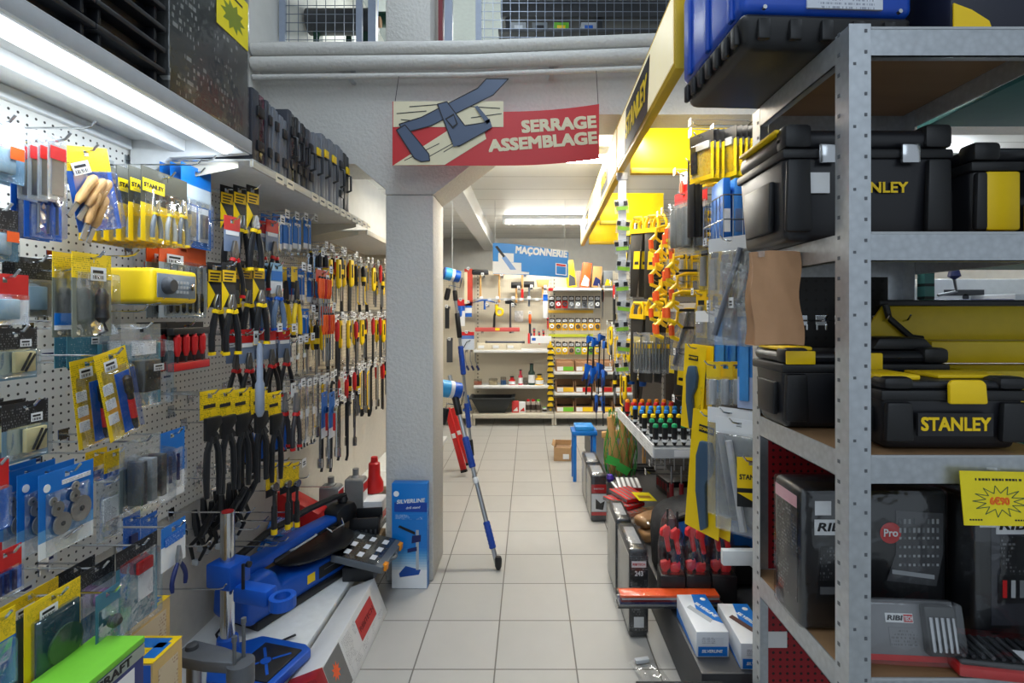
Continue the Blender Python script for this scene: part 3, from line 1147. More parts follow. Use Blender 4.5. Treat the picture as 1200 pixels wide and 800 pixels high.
# assorted cards low on the board
LOW = [
    ((113, 560, 141, 630), -1.06, pack('clear_sleeve_pack', 'card pack', .08, .19, [(1, MILKY)], lambda t: strip(t, (-.02, -.003, -.12), (.03, -.0015, -.05), PR_W, 'label'), (.07, .15, -.03, .015)), 'clear sleeve pack with white printed label', 1),
    ((122, 528, 146, 566), -1.14, pack('yellow_card_pack', 'card pack', .085, .13, [(.55, PR_Y), (.45, BLUE)], None, (.07, .06, -.05, .015)), 'small yellow and blue card behind the clear boxes', 2),
    ((140, 512, 188, 590), -1.02, pack('clear_box_pack', 'card pack', .14, .22, [(.3, MILKY), (.7, mat('smoke_grey', (96, 106, 108), .4))], lambda t: [MB().box((x, -.045, -.19), (x + .02, -.003, -.05), [DGREY, GREY][i % 2]).build('tool_bar', t, bevel=.002) for i, x in enumerate((-.05, -.015, .02))], (.13, .19, -.03, .06)), 'clear box pack of grey bars low beside the blue bit card', 1),
    ((187, 503, 216, 582), -1.04, pack('bit_card', 'card pack', .11, .23, [(.6, SBLUE), (.4, PAPER)], lambda t: [MB().tube([(x, -.008, -.07), (x, -.008, -.16)], .005, NAVY, 6).build('drill_bit', t) for x in (-.02, .015)], (.09, .14, -.05, .02)), 'blue card with two dark drill bits near the black spring clamps', 1),
    ((136, 632, 184, 728), -1.03, pack('jigsaw_blade_case', 'card pack', .165, .29, [(.12, PR_K), (.88, PR_T)], lambda t: [strip(t, (.0, -.003, -.2), (.06, -.0015, -.11), PR_W, 'label'), MB().box((-.01, -.012, -.1), (.05, -.003, -.06), RED).build('red_insert', t)], (.15, .25, -.03, .03)), 'large slate blue blister card low on the board', 1),
    ((90, 660, 134, 742), -1.06, pack('photo_card_pack', 'card pack', .15, .25, [(.25, PR_K), (.35, PR_W), (.4, TEAL)], lambda t: MB().lathe([(.03, 0), (.034, -.012), (.02, -.02)], mat('lilac', (146, 110, 150), .5), (.01, -.004, -.11), 14, 'Y').build('sponge_disc', t), (.13, .2, -.04, .03)), 'black and white picture card behind the slate blister', 2),
    ((112, 690, 140, 752), -.98, pack('ball_pack', 'card pack', .10, .19, [(1, TEAL)], lambda t: MB().lathe([(.005, 0), (.02, -.006), (.024, -.02), (.012, -.032)], DGREY, (.0, -.004, -.1), 14, 'Y').build('grinding_ball', t), (.09, .14, -.04, .045)), 'teal card with a dark round grinding head', 1),
    ((28, 690, 94, 800), -1.02, pack('sanding_kit', 'sanding kit', .19, .30, [(.12, PR_Y), (.88, YEL)], lambda t: [MB().box((-.065, -.006, -.27), (.085, -.002, -.05), mat('deep_teal', (24, 66, 84), .45)).build('tray', t), MB().lathe([(.06, 0), (.06, -.006), (.03, -.01)], mat('moss', (44, 76, 56), .5), (.03, -.007, -.17), 22, 'Y').build('sanding_disc', t), price(t, -.02, -.04, w=.06, h=.035)], (.16, .25, -.04, .025)), 'yellow framed sanding disc kit above the green box', 2),
    ((-30, 720, 18, 812), -1.0, pack('blue_yellow_pack', 'card pack', .13, .25, [(.3, PR_Y), (.7, BLUE)], None, (.11, .15, -.08, .02)), 'blue and yellow card at the lower frame edge', 2),
    ((165, 604, 184, 642), -1.10, pack('blue_tool_card', 'card pack', .10, .12, [(1, PR_B)], lambda t: MB().box((-.02, -.01, -.1), (.02, -.003, -.06), NAVY).build('mini_tool', t)), 'small blue tool card behind the mini pliers', 2),
]
for bb, X, pr, desc, n in LOW:
    p, wd, ht = lp(bb, X)
    hang(pr, p, LEFT, desc, n, .05, BB)


# mini pliers on a blue and white card, handles hanging below
def mini(t):
    strip(t, (-.04, -.003, -.045), (.04, -.0015, -.018), PR_B, 'header_print')
    pliers(t, .005, -.055, .125, NAVY, STEEL, None, -.012, .03, .38, .006, .002)


MP = pack('mini_pliers_pack', 'pliers pack', .105, .125, [(.3, SBLUE), (.7, PAPER)], mini)
p, wd, ht = lp((189, 614, 217, 664), -.98)
hang(MP, p, LEFT, 'white and blue card with navy needle nose pliers near the drill stand', 1, .04, BB)

# shelf labels stuck on the board
for i, (px, py) in enumerate(((56, 415), (40, 540), (56, 655), (30, 690), (196, 441), (163, 660))):
    q = PX(px, py, XB + .001)
    b = MB().box((0, -.028, -.016), (.001, .028, .016), PAPER)
    b.box((.001, -.02, -.004), (.0014, .016, .004), NAVY)
    tag(b.build('shelf_label', loc=q, smooth=0), 'white price label stuck on the pegboard, %s' % ('beside the upper abrasive packs', 'under the lower abrasive packs', 'below the saw blade cards', 'under the red topped card', 'under the red screwdriver racks', 'behind the mini pliers')[i], 'label')

# bare hooks showing between the goods
for i, (px, py, ln) in enumerate(((-8, 150, .26), (128, 193, .3), (150, 188, .3), (60, 300, .25), (48, 365, .3), (50, 660, .28), (190, 405, .28), (200, 480, .3), (215, 495, .3), (205, 560, .3), (200, 600, .32), (215, 620, .3), (165, 690, .3), (140, 640, .3), (230, 560, .32), (228, 610, .3))):
    q = PX(px, py, XB)
    hook((XB, q.y, q.z), 0, LEFT, 'bare steel peg hook on the white board, %s counted from the camera' % ORD[i], False, ln=ln)
# ------------------------------------------------------------------ second bay: pliers, snips, wrenches
def carded(nm, w, h, bands, toolfn, tag_x=0):
    return pack(nm, 'pliers', w, h, bands, toolfn)


# big side cutters on tall black and yellow header cards
def snip(t):
    strip(t, (-.026, -.003, -.055), (.028, -.0012, -.014), mat('card_ochre', (226, 182, 20), .45), 'name_panel')
    for k in range(3):
        strip(t, (-.02, -.0036, -.028 - k * .011), (.02 - k * .004, -.003, -.023 - k * .011), INK, 'name_print')
    b = MB().prism([(-.029, -.055), (.0, -.10), (-.029, -.155)], -.0032, -.0012, YEL)
    b.build('yellow_flash', t, smooth=0)
    pliers(t, .004, -.10, .215, BLACK, STEEL, YEL, -.012, .022, .24, .0105, .006)


SNIP = pack('carded_snips', 'pliers', .058, .16, [(.4, BLACK), (.6, mat('card_dark', (44, 44, 48), .45))], snip)
for px, py, n, ds in ((296, 222, 3, 'black and yellow handled snips high under the shelf'), (268, 312, 2, 'black and yellow snips at the near end of the second row'), (303, 310, 3, 'black and yellow snips beside the grey and blue pliers')):
    hang(SNIP, PX(px, py, -1.07), LEFT, ds, n, .05, BB, tilt=R(-18))


# red and white carded pliers with black and red grips
def redpl(t):
    strip(t, (-.03, -.003, -.055), (.03, -.0012, -.04), PAPER, 'name_panel')
    pliers(t, 0, -.075, .21, BLACK, mat('burnished', (110, 108, 106), .35, .8), RED, -.012, .036, .3, .0085, .006)


REDP = pack('carded_pliers', 'pliers', .075, .13, [(.25, RED), (.75, mat('card_steel_blue', (118, 134, 162), .45))], redpl)
for px, py, n, ds in ((272, 258, 1, 'red topped carded pliers behind the high snips'), (319, 262, 2, 'red topped carded pliers right of the high snips'), (289, 390, 2, 'red grip pliers in the third row behind the silver pen'),
                      (316, 388, 2, 'red grip pliers in the third row under the price tags'), (333, 388, 2, 'red grip pliers in the third row near the wrenches')):
    hang(REDP, PX(px, py, -1.09), LEFT, ds, n, .05, BB, tagged=px > 310, tilt=R(-12))


# blue carded small tools
def bluew(t):
    b = MB()
    wrench_mesh(b, 0, -.03, .12, CHROME, -.006)
    b.build('wrench', t)
    strip(t, (-.02, -.003, -.028), (.02, -.0012, -.016), PAPER, 'name_print')


BLW = pack('carded_wrench', 'wrench', .062, .15, [(.8, SBLUE), (.2, PAPER)], bluew)
for px, py, n, ds in ((325, 255, 2, 'blue carded wrench at the near end of the top row'), (337, 257, 2, 'blue carded wrench second in the top row'), (348, 258, 2, 'blue carded wrench third in the top row'), (360, 259, 2, 'blue carded wrench fourth in the top row, behind white tag'),
                      (352, 318, 2, 'blue carded wrench in the second row under a price tag'), (364, 322, 2, 'blue carded wrench in the second row near the orange sets'), (371, 324, 1, 'blue carded ring wrench ending the second row of blue cards'), (357, 365, 1, 'blue carded wrench hanging low in the second row')):
    hang(BLW, PX(px, py, -1.10), LEFT, ds, n, .05, BB, tagged=True, tilt=R(-10))


# blue and grey handled pliers on pale cards
def bgp(t):
    strip(t, (-.03, -.003, -.06), (.03, -.0012, -.02), SBLUE, 'name_panel')
    pliers(t, 0, -.08, .19, mat('grip_blue_grey', (92, 112, 140), .4), STEEL, BLUE, -.012, .026, .26, .0105, .006)


BGP = pack('carded_pliers', 'pliers', .068, .13, [(.5, LBLUE), (.5, PAPER)], bgp)
hang(BGP, PX(324, 312, -1.07), LEFT, 'blue and grey grip pliers on pale blue card', 3, .045, BB, tilt=R(-15))


def yb(t):
    pliers(t, 0, -.05, .26, YEL, IRON, BLACK, -.012, .03, .34, .010, .008)


YBP = pack('carded_pliers', 'pliers', .06, .10, [(.6, YEL), (.4, BLACK)], yb)
hang(YBP, PX(345, 316, -1.08), LEFT, 'long yellow handled pliers with black jaws in the second row', 2, .05, BB, tagged=True)
# silver pen hanging among the red pliers
SPEN = pack('scriber_pen', 'pen', .03, .05, [(1, LGREY)], lambda t: MB().lathe([(.006, 0), (.011, -.02), (.011, -.14), (.016, -.15), (.016, -.25), (.008, -.27)], mat('pen_grey', (128, 138, 156), .4), (0, -.014, -.03), 12).build('pen_body', t))
hang(SPEN, PX(300, 392, -1.0), LEFT, 'grey barrelled marking tool hanging between red grip pliers', 1, .05, BB)


# black adjustable pliers under yellow header cards
def adj(t):
    strip(t, (-.026, -.003, -.045), (.02, -.0012, -.033), INK, 'name_print')
    MB().prism([(-.03, -.075), (.03, -.075), (.034, -.10), (.012, -.125), (.03, -.15), (.004, -.165), (-.03, -.15)], -.018, -.004, BLACK).build('jaw', t, bevel=.002)
    for sgn in (-1, 1):
        MB().tube([(sgn * .006, -.012, -.14), (sgn * .022, -.012, -.19), (sgn * .026, -.012, -.26), (sgn * .024, -.012, -.34)], [.009, .010, .011, .008], BLACK, 8).build('handle', t)


ADJ = pack('adjustable_pliers', 'pliers', .078, .095, [(1, PR_Y)], adj)
for i, (px, py, n, ds) in enumerate(((246, 462, 1, 'black pipe pliers under yellow card, nearest in the fourth row'), (264, 461, 1, 'black pipe pliers under yellow card, second in the fourth row'), (282, 460, 2, 'black pipe pliers under yellow card behind the hook tip'),
                                     (303, 459, 2, 'black pipe pliers under tall yellow card, mid fourth row'), (321, 463, 2, 'black pipe pliers under yellow card near the blue handles'))):
    hang(ADJ, PX(px, py, -1.07 + .012 * i), LEFT, ds, n, .055, BB, tilt=R(-14))


def bluegrip(t):
    pliers(t, 0, -.03, .20, BLUE, STEEL, BLACK, -.012, .022, .3, .010, .006)


BG = pack('blue_grip_pliers', 'pliers', .05, .05, [(1, PAPER)], bluegrip)
for px, py, ds in ((300, 478, 'blue grip pliers hanging behind the yellow cards'), (333, 470, 'blue grip pliers beside the red grip slip joint pliers')):
    hang(BG, PX(px, py, -1.16), LEFT, ds, 2, .04, BB)
SLIP = pack('slip_joint_pliers', 'pliers', .05, .06, [(1, PAPER)], lambda t: pliers(t, 0, -.03, .25, mat('grip_dark', (52, 50, 54), .45), STEEL, RED, -.012, .03, .34, .010, .010))
hang(SLIP, PX(344, 452, -1.05), LEFT, 'slip joint pliers with red bands in the fourth row', 2, .05, BB, tagged=True)


def bare_wrench(L, m=CHROME):
    def fn(t):
        wrench_mesh(MB(), 0, 0, L, m).build('wrench', t)
        b = MB().box((-.013, -.0055, -L * .52), (.013, -.0035, -L * .40), PAPER)
        b.build('sticker', t, smooth=0)
    return Proto('combination_wrench', 'wrench', fn)


BW1, BW2, BW3 = bare_wrench(.16), bare_wrench(.22), bare_wrench(.30)
k = 0
for pr, px, py, n in ((BW1, 341, 402, 2), (BW1, 348, 400, 2), (BW1, 356, 398, 2), (BW3, 352, 452, 2), (BW3, 359, 450, 2), (BW3, 367, 448, 2), (BW2, 374, 330, 2), (BW2, 368, 300, 2)):
    hang(pr, PX(px, py, -1.08), LEFT, 'chrome combination wrench hanging by its ring, %s wrench hook' % ORD[k], n, .03, BB, tagged=True)
    k += 1
BC = pack('ratchet_card', 'ratchet', .075, .24, [(.75, SBLUE), (.25, PAPER)], lambda t: [MB().lathe([(.018, 0), (.02, -.012), (.012, -.02)], CHROME, (0, -.004, -.08), 14, 'Y').build('ratchet_head', t), MB().tube([(0, -.012, -.1), (0, -.012, -.19)], .007, RED, 8).build('ratchet_handle', t)])
hang(BC, PX(389, 462, -1.04), LEFT, 'tall blue card with red handled ratchet', 2, .04, BB, tagged=True)


def rat(t):
    MB().lathe([(.016, .008), (.019, 0), (.016, -.012)], CHROME, (0, -.012, -.075), 14, 'Y').build('ratchet_head', t)
    MB().tube([(0, -.014, -.085), (0, -.014, -.15), (0, -.014, -.16), (0, -.014, -.25)], [.006, .006, .011, .011], IRON, 8).build('ratchet_handle', t)
    MB().tube([(0, -.014, -.25), (0, -.014, -.272)], .012, YEL, 8).build('end_cap', t)


RAT = pack('carded_ratchet', 'ratchet', .06, .13, [(.7, PR_Y), (.3, BLACK)], rat)
for px, py, n, ds in ((318, 548, 1, 'ratchet under narrow yellow card, nearest in the lowest row'), (334, 546, 1, 'ratchet under yellow card in the lowest row'), (345, 546, 2, 'ratchet under yellow card with white tag, lowest row')):
    hang(RAT, PX(px, py, -1.06), LEFT, ds, n, .03, BB, tagged=px > 335, tilt=R(-15))


# orange handled driver sets
def orset(t):
    for x in (-.06, -.03, 0, .03, .06):
        driver(t, x, -.025, .24, ORANGE if x else RED, BLACK, STEEL, -.012, .012, .42)


ORS = pack('nut_driver_set', 'driver set', .16, .06, [(1, mat('rack_orange', (214, 70, 36), .45))], orset)
for px, py, ds in ((382, 362, 'rack of orange handled nut drivers in the third row'), (378, 320, 'rack of orange handled drivers in the second row')):
    hang(ORS, PX(px, py, -1.05), LEFT, ds, 1, .04, BB, tagged=True)

# assorted hand tools hanging in rows down the far bays
KINDS_L = []


def far_tool(nm, cat, word, fn, hc=PAPER):
    KINDS_L.append((Proto(nm, cat, lambda t: (card(MB(), .034, .05, [(1, hc)]).build('hang_tag', t, smooth=0), fn(t))), word))


def chisel(t):
    MB().lathe([(.010, 0), (.016, -.02), (.015, -.09), (.011, -.13)], BLACK, (0, -.014, -.03), 10).build('handle', t)
    MB().lathe([(.0165, 0), (.0168, -.03)], YEL, (0, -.014, -.10), 10).build('grip_band', t)
    MB().box((-.011, -.017, -.29), (.011, -.012, -.155), STEEL).build('blade', t)


def file_t(t):
    MB().lathe([(.007, 0), (.013, -.02), (.012, -.09), (.007, -.11)], RED, (0, -.012, -.02), 10).build('handle', t)
    MB().box((-.012, -.015, -.36), (.012, -.009, -.13), IRON).build('file_blade', t)


def wrecker(t):
    MB().tube([(.03, -.012, -.03), (.012, -.012, -.02), (0, -.012, -.05), (0, -.012, -.34), (-.012, -.012, -.37)], .008, IRON, 8).build('bar', t)


def hacks(t):
    MB().tube([(-.02, -.012, -.03), (-.05, -.012, -.05), (-.05, -.012, -.27), (-.02, -.012, -.29)], .006, YEL, 8).build('saw_frame', t)
    MB().box((-.024, -.013, -.285), (-.012, -.011, -.035), STEEL).build('blade', t)
    MB().tube([(-.018, -.012, -.29), (-.014, -.012, -.34)], .011, BLACK, 8).build('handle', t)


def sockw(t):
    MB().tube([(0, -.012, -.02), (0, -.012, -.30)], .007, CHROME, 8).build('bar', t)
    MB().lathe([(.014, 0), (.014, -.05)], CHROME, (0, -.012, -.27), 10).build('socket', t)


def knife(t):
    MB().prism([(-.016, -.02), (.016, -.02), (.020, -.17), (-.004, -.19), (-.016, -.17)], -.022, -.006, YEL).build('knife_body', t, bevel=.004)
    MB().box((-.006, -.024, -.13), (.006, -.0215, -.05), BLACK).build('slider', t)
    MB().prism([(-.008, -.18), (.008, -.18), (.0, -.24)], -.015, -.013, STEEL).build('blade', t)


for a in (('wood_chisel', 'chisel', 'black and yellow handled chisel', chisel), ('metal_file', 'file', 'red handled file', file_t), ('screwdriver', 'screwdriver', 'black screwdriver with yellow cap', lambda t: driver(t, 0, -.02, .30, BLACK, YEL)),
          ('utility_knife', 'knife', 'yellow utility knife', knife), ('socket_wrench', 'wrench', 'chrome socket bar', sockw), ('screwdriver', 'screwdriver', 'red screwdriver', lambda t: driver(t, 0, -.02, .28, RED, RED)), ('mini_hacksaw', 'saw', 'small yellow hacksaw', hacks), ('pry_bar', 'bar', 'dark pry bar', wrecker)):
    far_tool(*a)
rng = random.Random(11)
rows = ((1.80, 'top', (2, 0, 6, 3, 5, 0, 3, 1)), (1.44, 'second', (0, 3, 0, 1, 5, 3, 7, 1)), (1.09, 'third', (4, 6, 7, 4, 1, 1, 0, 5)), (.95, 'lowest', (4, 7, 4)))
for z, rn, seq in rows:
    cnt = {}
    y = 2.72 if z > 1.2 else 2.80
    i = 0
    ye = 4.9 if z > 1 else 3.2
    while y < ye:
        pr, word = KINDS_L[seq[i % len(seq)]]
        cnt[word] = cnt.get(word, -1) + 1
        hang(pr, Vector((-1.12 + rng.uniform(-.03, .03), y, z + rng.uniform(-.02, .02))), LEFT, '%s, %s of its kind along the %s row' % (word, ORD[cnt[word]], rn), 2 if y < 4.3 else 1, .05, BB, tagged=True, tilt=R(rng.uniform(-25, 5)))
        y += .068 + (y - 2.7) * .034
        i += 1

# ------------------------------------------------------------------ on top of the bays
# shiny tool chest carton with a yellow offer card
DIAG = print_mat('carton_diagram', (66, 68, 68), (186, 188, 184), 'Y', .022, .42, .3)
t = thing('tool_chest_carton', 'tall dark carton with yellow offer card on the lit canopy', 'box', (-.962, 1.37, 2.045))
MB().box((-.30, 0, 0), (0, .385, .62), DIAG).build('carton', t, bevel=.005)
MB().box((-.304, -.004, -.0005), (.003, .389, .625), WRAP).build('shrink_wrap', t, bevel=.006)
b = MB().box((.0035, .20, .30), (.0045, .375, .46), mat('offer_yellow', (240, 222, 20), .5))
b.build('offer_card', t, smooth=0)
b = MB()
star = []
for i in range(20):
    a = 2 * PI * i / 20
    r = (.062 if i % 2 == 0 else .038)
    star.append((.287 + r * math.cos(a) * 1.1, .365 + r * math.sin(a) * .8))
b.prism(star, .0046, .0050, mat('flash_green', (126, 140, 30), .5), 'X')
b.box((.0046, .235, .425), (.0050, .34, .432), INK)
b.build('starburst', t, smooth=0)
# black ribbed storage cases
RIBC = mat('case_black', (24, 26, 32), .4)
for i, (y0, y1) in enumerate(((.93, 1.14), (1.145, 1.36))):
    for k in range(8):
        t = thing('storage_tray', 'black ribbed storage tray, %s up in the %s stack on the canopy' % (ORD[k], ('nearer', 'farther')[i]), 'tray', (-.965, y0, 2.045 + k * .056), group='black trays stacked on the canopy')
        b = MB().box((-.28, 0, 0), (-.035, y1 - y0, .05), RIBC, .010)
        b.build('tray_body', t, bevel=.004)
        b = MB().box((-.29, -.002, .041), (0, y1 - y0 + .002, .055), RIBC)
        for q in range(2):
            yy = .02 + q * (y1 - y0 - .04)
            b.box((-.04, yy - .005, .008), (-.012, yy + .005, .042), RIBC)
        b.build('rim', t, bevel=.003)
t = thing('blue_case', 'blue plastic case with white label at the top frame edge', 'case', (-.965, .72, 2.045))
MB().box((-.3, 0, 0), (0, .2, .13), BLUE).build('case_body', t, bevel=.012)
MB().box((0.0, .02, .03), (.0015, .16, .09), PR_W).build('label', t, smooth=0)
t = thing('blue_case', 'blue case lying on the tall dark carton', 'case', (-.97, 1.40, 2.672))
MB().box((-.28, 0, 0), (0, .33, .16), mat('case_blue', (40, 66, 130), .4)).build('case_body', t, bevel=.012)
MB().box((0, .1, .05), (.008, .2, .09), BLACK).build('latch', t, bevel=.002)

# organiser cases standing in a row on the second bay
edges = [1.783, 1.876, 1.926, 1.979, 2.05, 2.118, 2.174, 2.224, 2.295, 2.38, 2.472, 2.571, 2.667, 2.755]
hts = [.26, .255, .25, .24, .29, .285, .28, .275, .285, .31, .315, .32, .31]
CASEK = [mat('case_charcoal', (56, 59, 68), .4), mat('case_slate', (108, 113, 122), .4), mat('case_black2', (30, 31, 35), .4)]
for i in range(13):
    y0, y1 = edges[i] + .003, edges[i + 1] - .003
    h = hts[i]
    c = CASEK[(0, 0, 1, 1, 0, 2, 2, 0, 1, 1, 1, 1, 2)[i]]
    look = ('with pink lined clear lid', 'in plain charcoal', 'with pale rim', 'with pale rim and grey edge', 'with clear lid and colour print', 'plain black with hinges', 'black with two catches', 'charcoal with hinges',
            'grey with yellow latch, first yellow latched', 'grey with yellow latch, second yellow latched', 'grey with yellow latch, third yellow latched', 'dark grey rounded', 'black with yellow latch at the far end')[i]
    t = thing('organiser_case', 'upright organiser case %s on the top shelf' % look, 'case', (-.965, y0, 1.9845), group='organiser cases on the top shelf')
    d = y1 - y0
    MB().box((-.34, 0, 0), (0, d * .55, h), c).build('base_half', t, bevel=.006)
    lidm = film('lid_pink', (236, 190, 205), .12) if i == 0 else (film('lid_smoke', (196, 200, 206), .14) if i in (4,) else CASEK[1] if i % 3 else c)
    MB().box((-.34, d * .57, 0), (-.002, d, h - .004), lidm).build('lid_half', t, bevel=.006)
    if i in (0, 4):
        MB().box((-.2, d * .65, h * .55), (-.02, d * .9, h - .012), mat('insert_pink', (190, 90, 120), .5) if i == 0 else KRAFT).build('insert', t)
    b = MB()
    for z in (h * .25, h * .72):
        b = MB().box((0, d * .3, z - .018), (.008, d * .8, z + .018), YEL if i in (8, 9, 10, 12) else CASEK[2])
        if i in (8, 9, 10, 12) and z < h / 2:
            continue
        b.build('latch', t, bevel=.002)
    if i > 3:
        MB().tube([(.0, d * .5, h * .35), (.022, d * .5, h * .38), (.022, d * .5, h * .62), (0, d * .5, h * .65)], .006, CASEK[2], 6).build('carry_handle', t)
# price tickets along the shelf fronts
for i in range(12):
    y = 1.95 + i * .085
    b = MB().box((0, -.03, -.018), (.0012, .03, .018), mat('ticket_cream', (228, 220, 196), .5))
    b.box((.0012, -.02, -.003), (.0016, .018, .004), DGREY)
    tag(b.build('price_ticket', loc=(XS + .0005, y + .15 * (i > 1), 1.965 if i < 2 else 1.967), smooth=0), 'cream price ticket on the top shelf edge, %s from the lit canopy' % ORD[i], 'ticket', 'tickets along the shelf edge')
# ------------------------------------------------------------------ machines and boxes on the left base shelf
ZB = 0.1405
CBLUE = mat('casting_blue', (16, 84, 186), .36, noise=.05)
CGREY = mat('casting_grey', (98, 102, 108), .42, .3)


def stand_base(t):
    b = MB().prism([(-.11, -.13), (.11, -.13), (.13, -.09), (.13, .11), (.07, .17), (-.07, .17), (-.13, .11), (-.13, -.09)], 0, .035, CBLUE, 'Z')
    b.build('foot', t, bevel=.006)
    MB().prism([(-.09, -.105), (.09, -.105), (.09, .06), (-.09, .06)], .0352, .041, IRON, 'Z').build('work_plate', t, bevel=.002)
    for a in range(4):
        M = Matrix.Translation((0, -.022, .0)) @ Matrix.Rotation(R(45 + 90 * a), 4, 'Z')
        MB().at(M).box((.022, -.005, .0412), (.085, .005, .0424), CBLUE).build('slot', t, smooth=0)
    MB().lathe([(.019, .0412), (.019, .0428)], CBLUE, (0, -.022, 0), 16).build('centre_boss', t)


p = Vector((-.985, 1.88, ZB))
t = thing('drill_stand', 'blue drill press stand with chrome column and slotted base plate', 'drill stand', p, (0, 0, R(75)))
stand_base(t)
MB().lathe([(.042, .035), (.036, .10), (.028, .105)], CBLUE, (0, .15, 0), 20).build('column_socket', t)
MB().cyl((0, .15, .06), (0, .15, .57), .0245, CHROME, 20).build('column', t)
MB().lathe([(.02, 0), (.02, .004)], RED, (0, .15, .57), 14).build('column_cap', t)
b = MB().box((-.05, .09, .30), (.05, .20, .39), CBLUE)
b.build('carriage', t, bevel=.008)
b = MB().box((-.03, -.05, .25), (.03, .10, .31), CBLUE)
b.build('arm', t, bevel=.01)
b = MB()
for k in range(20):
    a0, a1 = 2 * PI * k / 20, 2 * PI * (k + 1) / 20
    q = [(r * math.cos(a), -.095 + r * math.sin(a)) for r, a in ((.028, a0), (.046, a0), (.046, a1), (.028, a1))]
    b.prism(q, .25, .29, CBLUE, 'Z')
b.build('clamp_ring', t)
MB().tube([(.05, .15, .35), (.07, .15, .35), (.075, .15, .35), (.09, .15, .35)], [.010, .010, .016, .014], BLACK, 8).build('feed_lever', t)
MB().tube([(-.03, .05, .40), (-.03, .05, .31)], .006, BLACK, 8).build('depth_rod', t)
MB().lathe([(.011, 0), (.011, -.012)], BLACK, (0, .06, .385), 12, 'Y').build('clamp_bolt', t)

t = thing('drill_stand', 'grey drill press stand in front of the blue one', 'drill stand', (-1.01, 1.60, ZB), (0, 0, R(75)))
t.scale = (.78, .78, .9)
MB().prism([(-.10, -.11), (.10, -.11), (.12, .10), (-.12, .10)], 0, .03, CGREY, 'Z').build('foot', t, bevel=.006)
MB().cyl((0, .06, .03), (0, .06, .26), .027, STEEL, 18).build('column', t)
b = MB().prism([(-.055, .11), (.05, .115), (.045, -.05), (.03, -.16), (-.03, -.16), (-.05, -.04)], .245, .285, CGREY, 'Z')
b.build('arm', t, bevel=.008)
MB().lathe([(.024, .285), (.022, .298), (.012, .302)], DGREY, (0, .07, 0), 14).build('column_cap', t)
MB().lathe([(.05, .20), (.05, .275), (.032, .276)], CGREY, (0, -.17, 0), 18).build('spindle_collar', t)
for dx, h in ((-.02, .37), (.025, .41)):
    MB().lathe([(.007, .276), (.007, h - .02), (.010, h - .018), (.010, h)], CGREY, (dx, -.16, 0), 10).build('depth_rod', t)
MB().tube([(0, -.20, .19), (0, -.21, .1)], .016, BLACK, 8).build('spindle', t)

# scroll saw
t = thing('scroll_saw', 'large blue scroll saw with black oval table and air hose', 'saw', (-1.225, 2.13, ZB), (0, 0, R(-23)))
t.scale = (1.15, 1.0, .8)
b = MB().prism([(.0, .03), (.62, .03), (.60, .155), (.16, .165), (.13, .24), (.10, .275), (.02, .265), (-.03, .20), (-.035, .08)], -.085, .085, CBLUE, 'X')
b.build('body', t, bevel=.022, seg=3)
MB().box((-.095, .02, 0), (.095, .60, .045), BLACK).build('base', t, bevel=.008)
pts = [(.135 * math.cos(a) * (1.0 if math.sin(a) > 0 else .9), .43 + .215 * math.sin(a)) for a in [2 * PI * k / 32 for k in range(32)]]
MB().prism(pts, .205, .218, BLACK, 'Z').build('table', t, bevel=.003)
MB().box((-.012, .40, .2182), (.012, .46, .2192), IRON).build('table_insert', t, smooth=0)
MB().prism([(.30, .16), (.52, .16), (.48, .205), (.34, .205)], -.03, .03, IRON, 'X').build('table_support', t)
b = MB().prism([(.05, .25), (.30, .285), (.58, .315), (.60, .35), (.30, .345), (.03, .31)], -.034, .034, CBLUE, 'X')
b.build('upper_arm', t, bevel=.01)
MB().prism([(.16, .262), (.58, .305), (.60, .318), (.16, .285)], -.038, .038, BLACK, 'X').build('arm_guard', t, bevel=.003)
MB().prism([(.54, .275), (.66, .285), (.68, .35), (.66, .395), (.58, .40), (.53, .37)], -.042, .042, BLACK, 'X').build('head', t, bevel=.012)
MB().tube([(0, .62, .285), (0, .62, .225)], .008, STEEL, 8).build('blade_holder', t)
MB().lathe([(.022, .40), (.026, .42), (.020, .44)], BLACK, (0, .62, 0), 14).build('tension_knob', t)
MB().tube([(-.03, .02, .26), (-.04, .03, .33), (-.03, .18, .40), (-.01, .40, .445), (0, .56, .455), (0, .63, .44)], .017, RUBBER, 10).build('air_hose', t)
MB().box((.0855, .36, .07), (.0865, .52, .14), PR_K).build('rating_plate', t, smooth=0)
MB().box((.0855, .29, .08), (.0865, .335, .13), YEL).build('warning_label', t, smooth=0)
b = MB().tube([(.04, .24, .29), (.055, .25, .30), (.055, .38, .315), (.04, .39, .31)], .005, LGREY, 6)
b.build('blade_guard', t)
MB().tube([(.04, .46, .315), (.06, .47, .29), (.06, .55, .30), (.04, .56, .33)], .005, CHROME, 6).build('hold_down', t)
MB().tube([(.0, -.03, .07), (.0, -.08, .03), (.08, -.12, .012), (.2, -.06, .012), (.24, .06, .012)], .005, RUBBER, 6).build('power_cord', t)

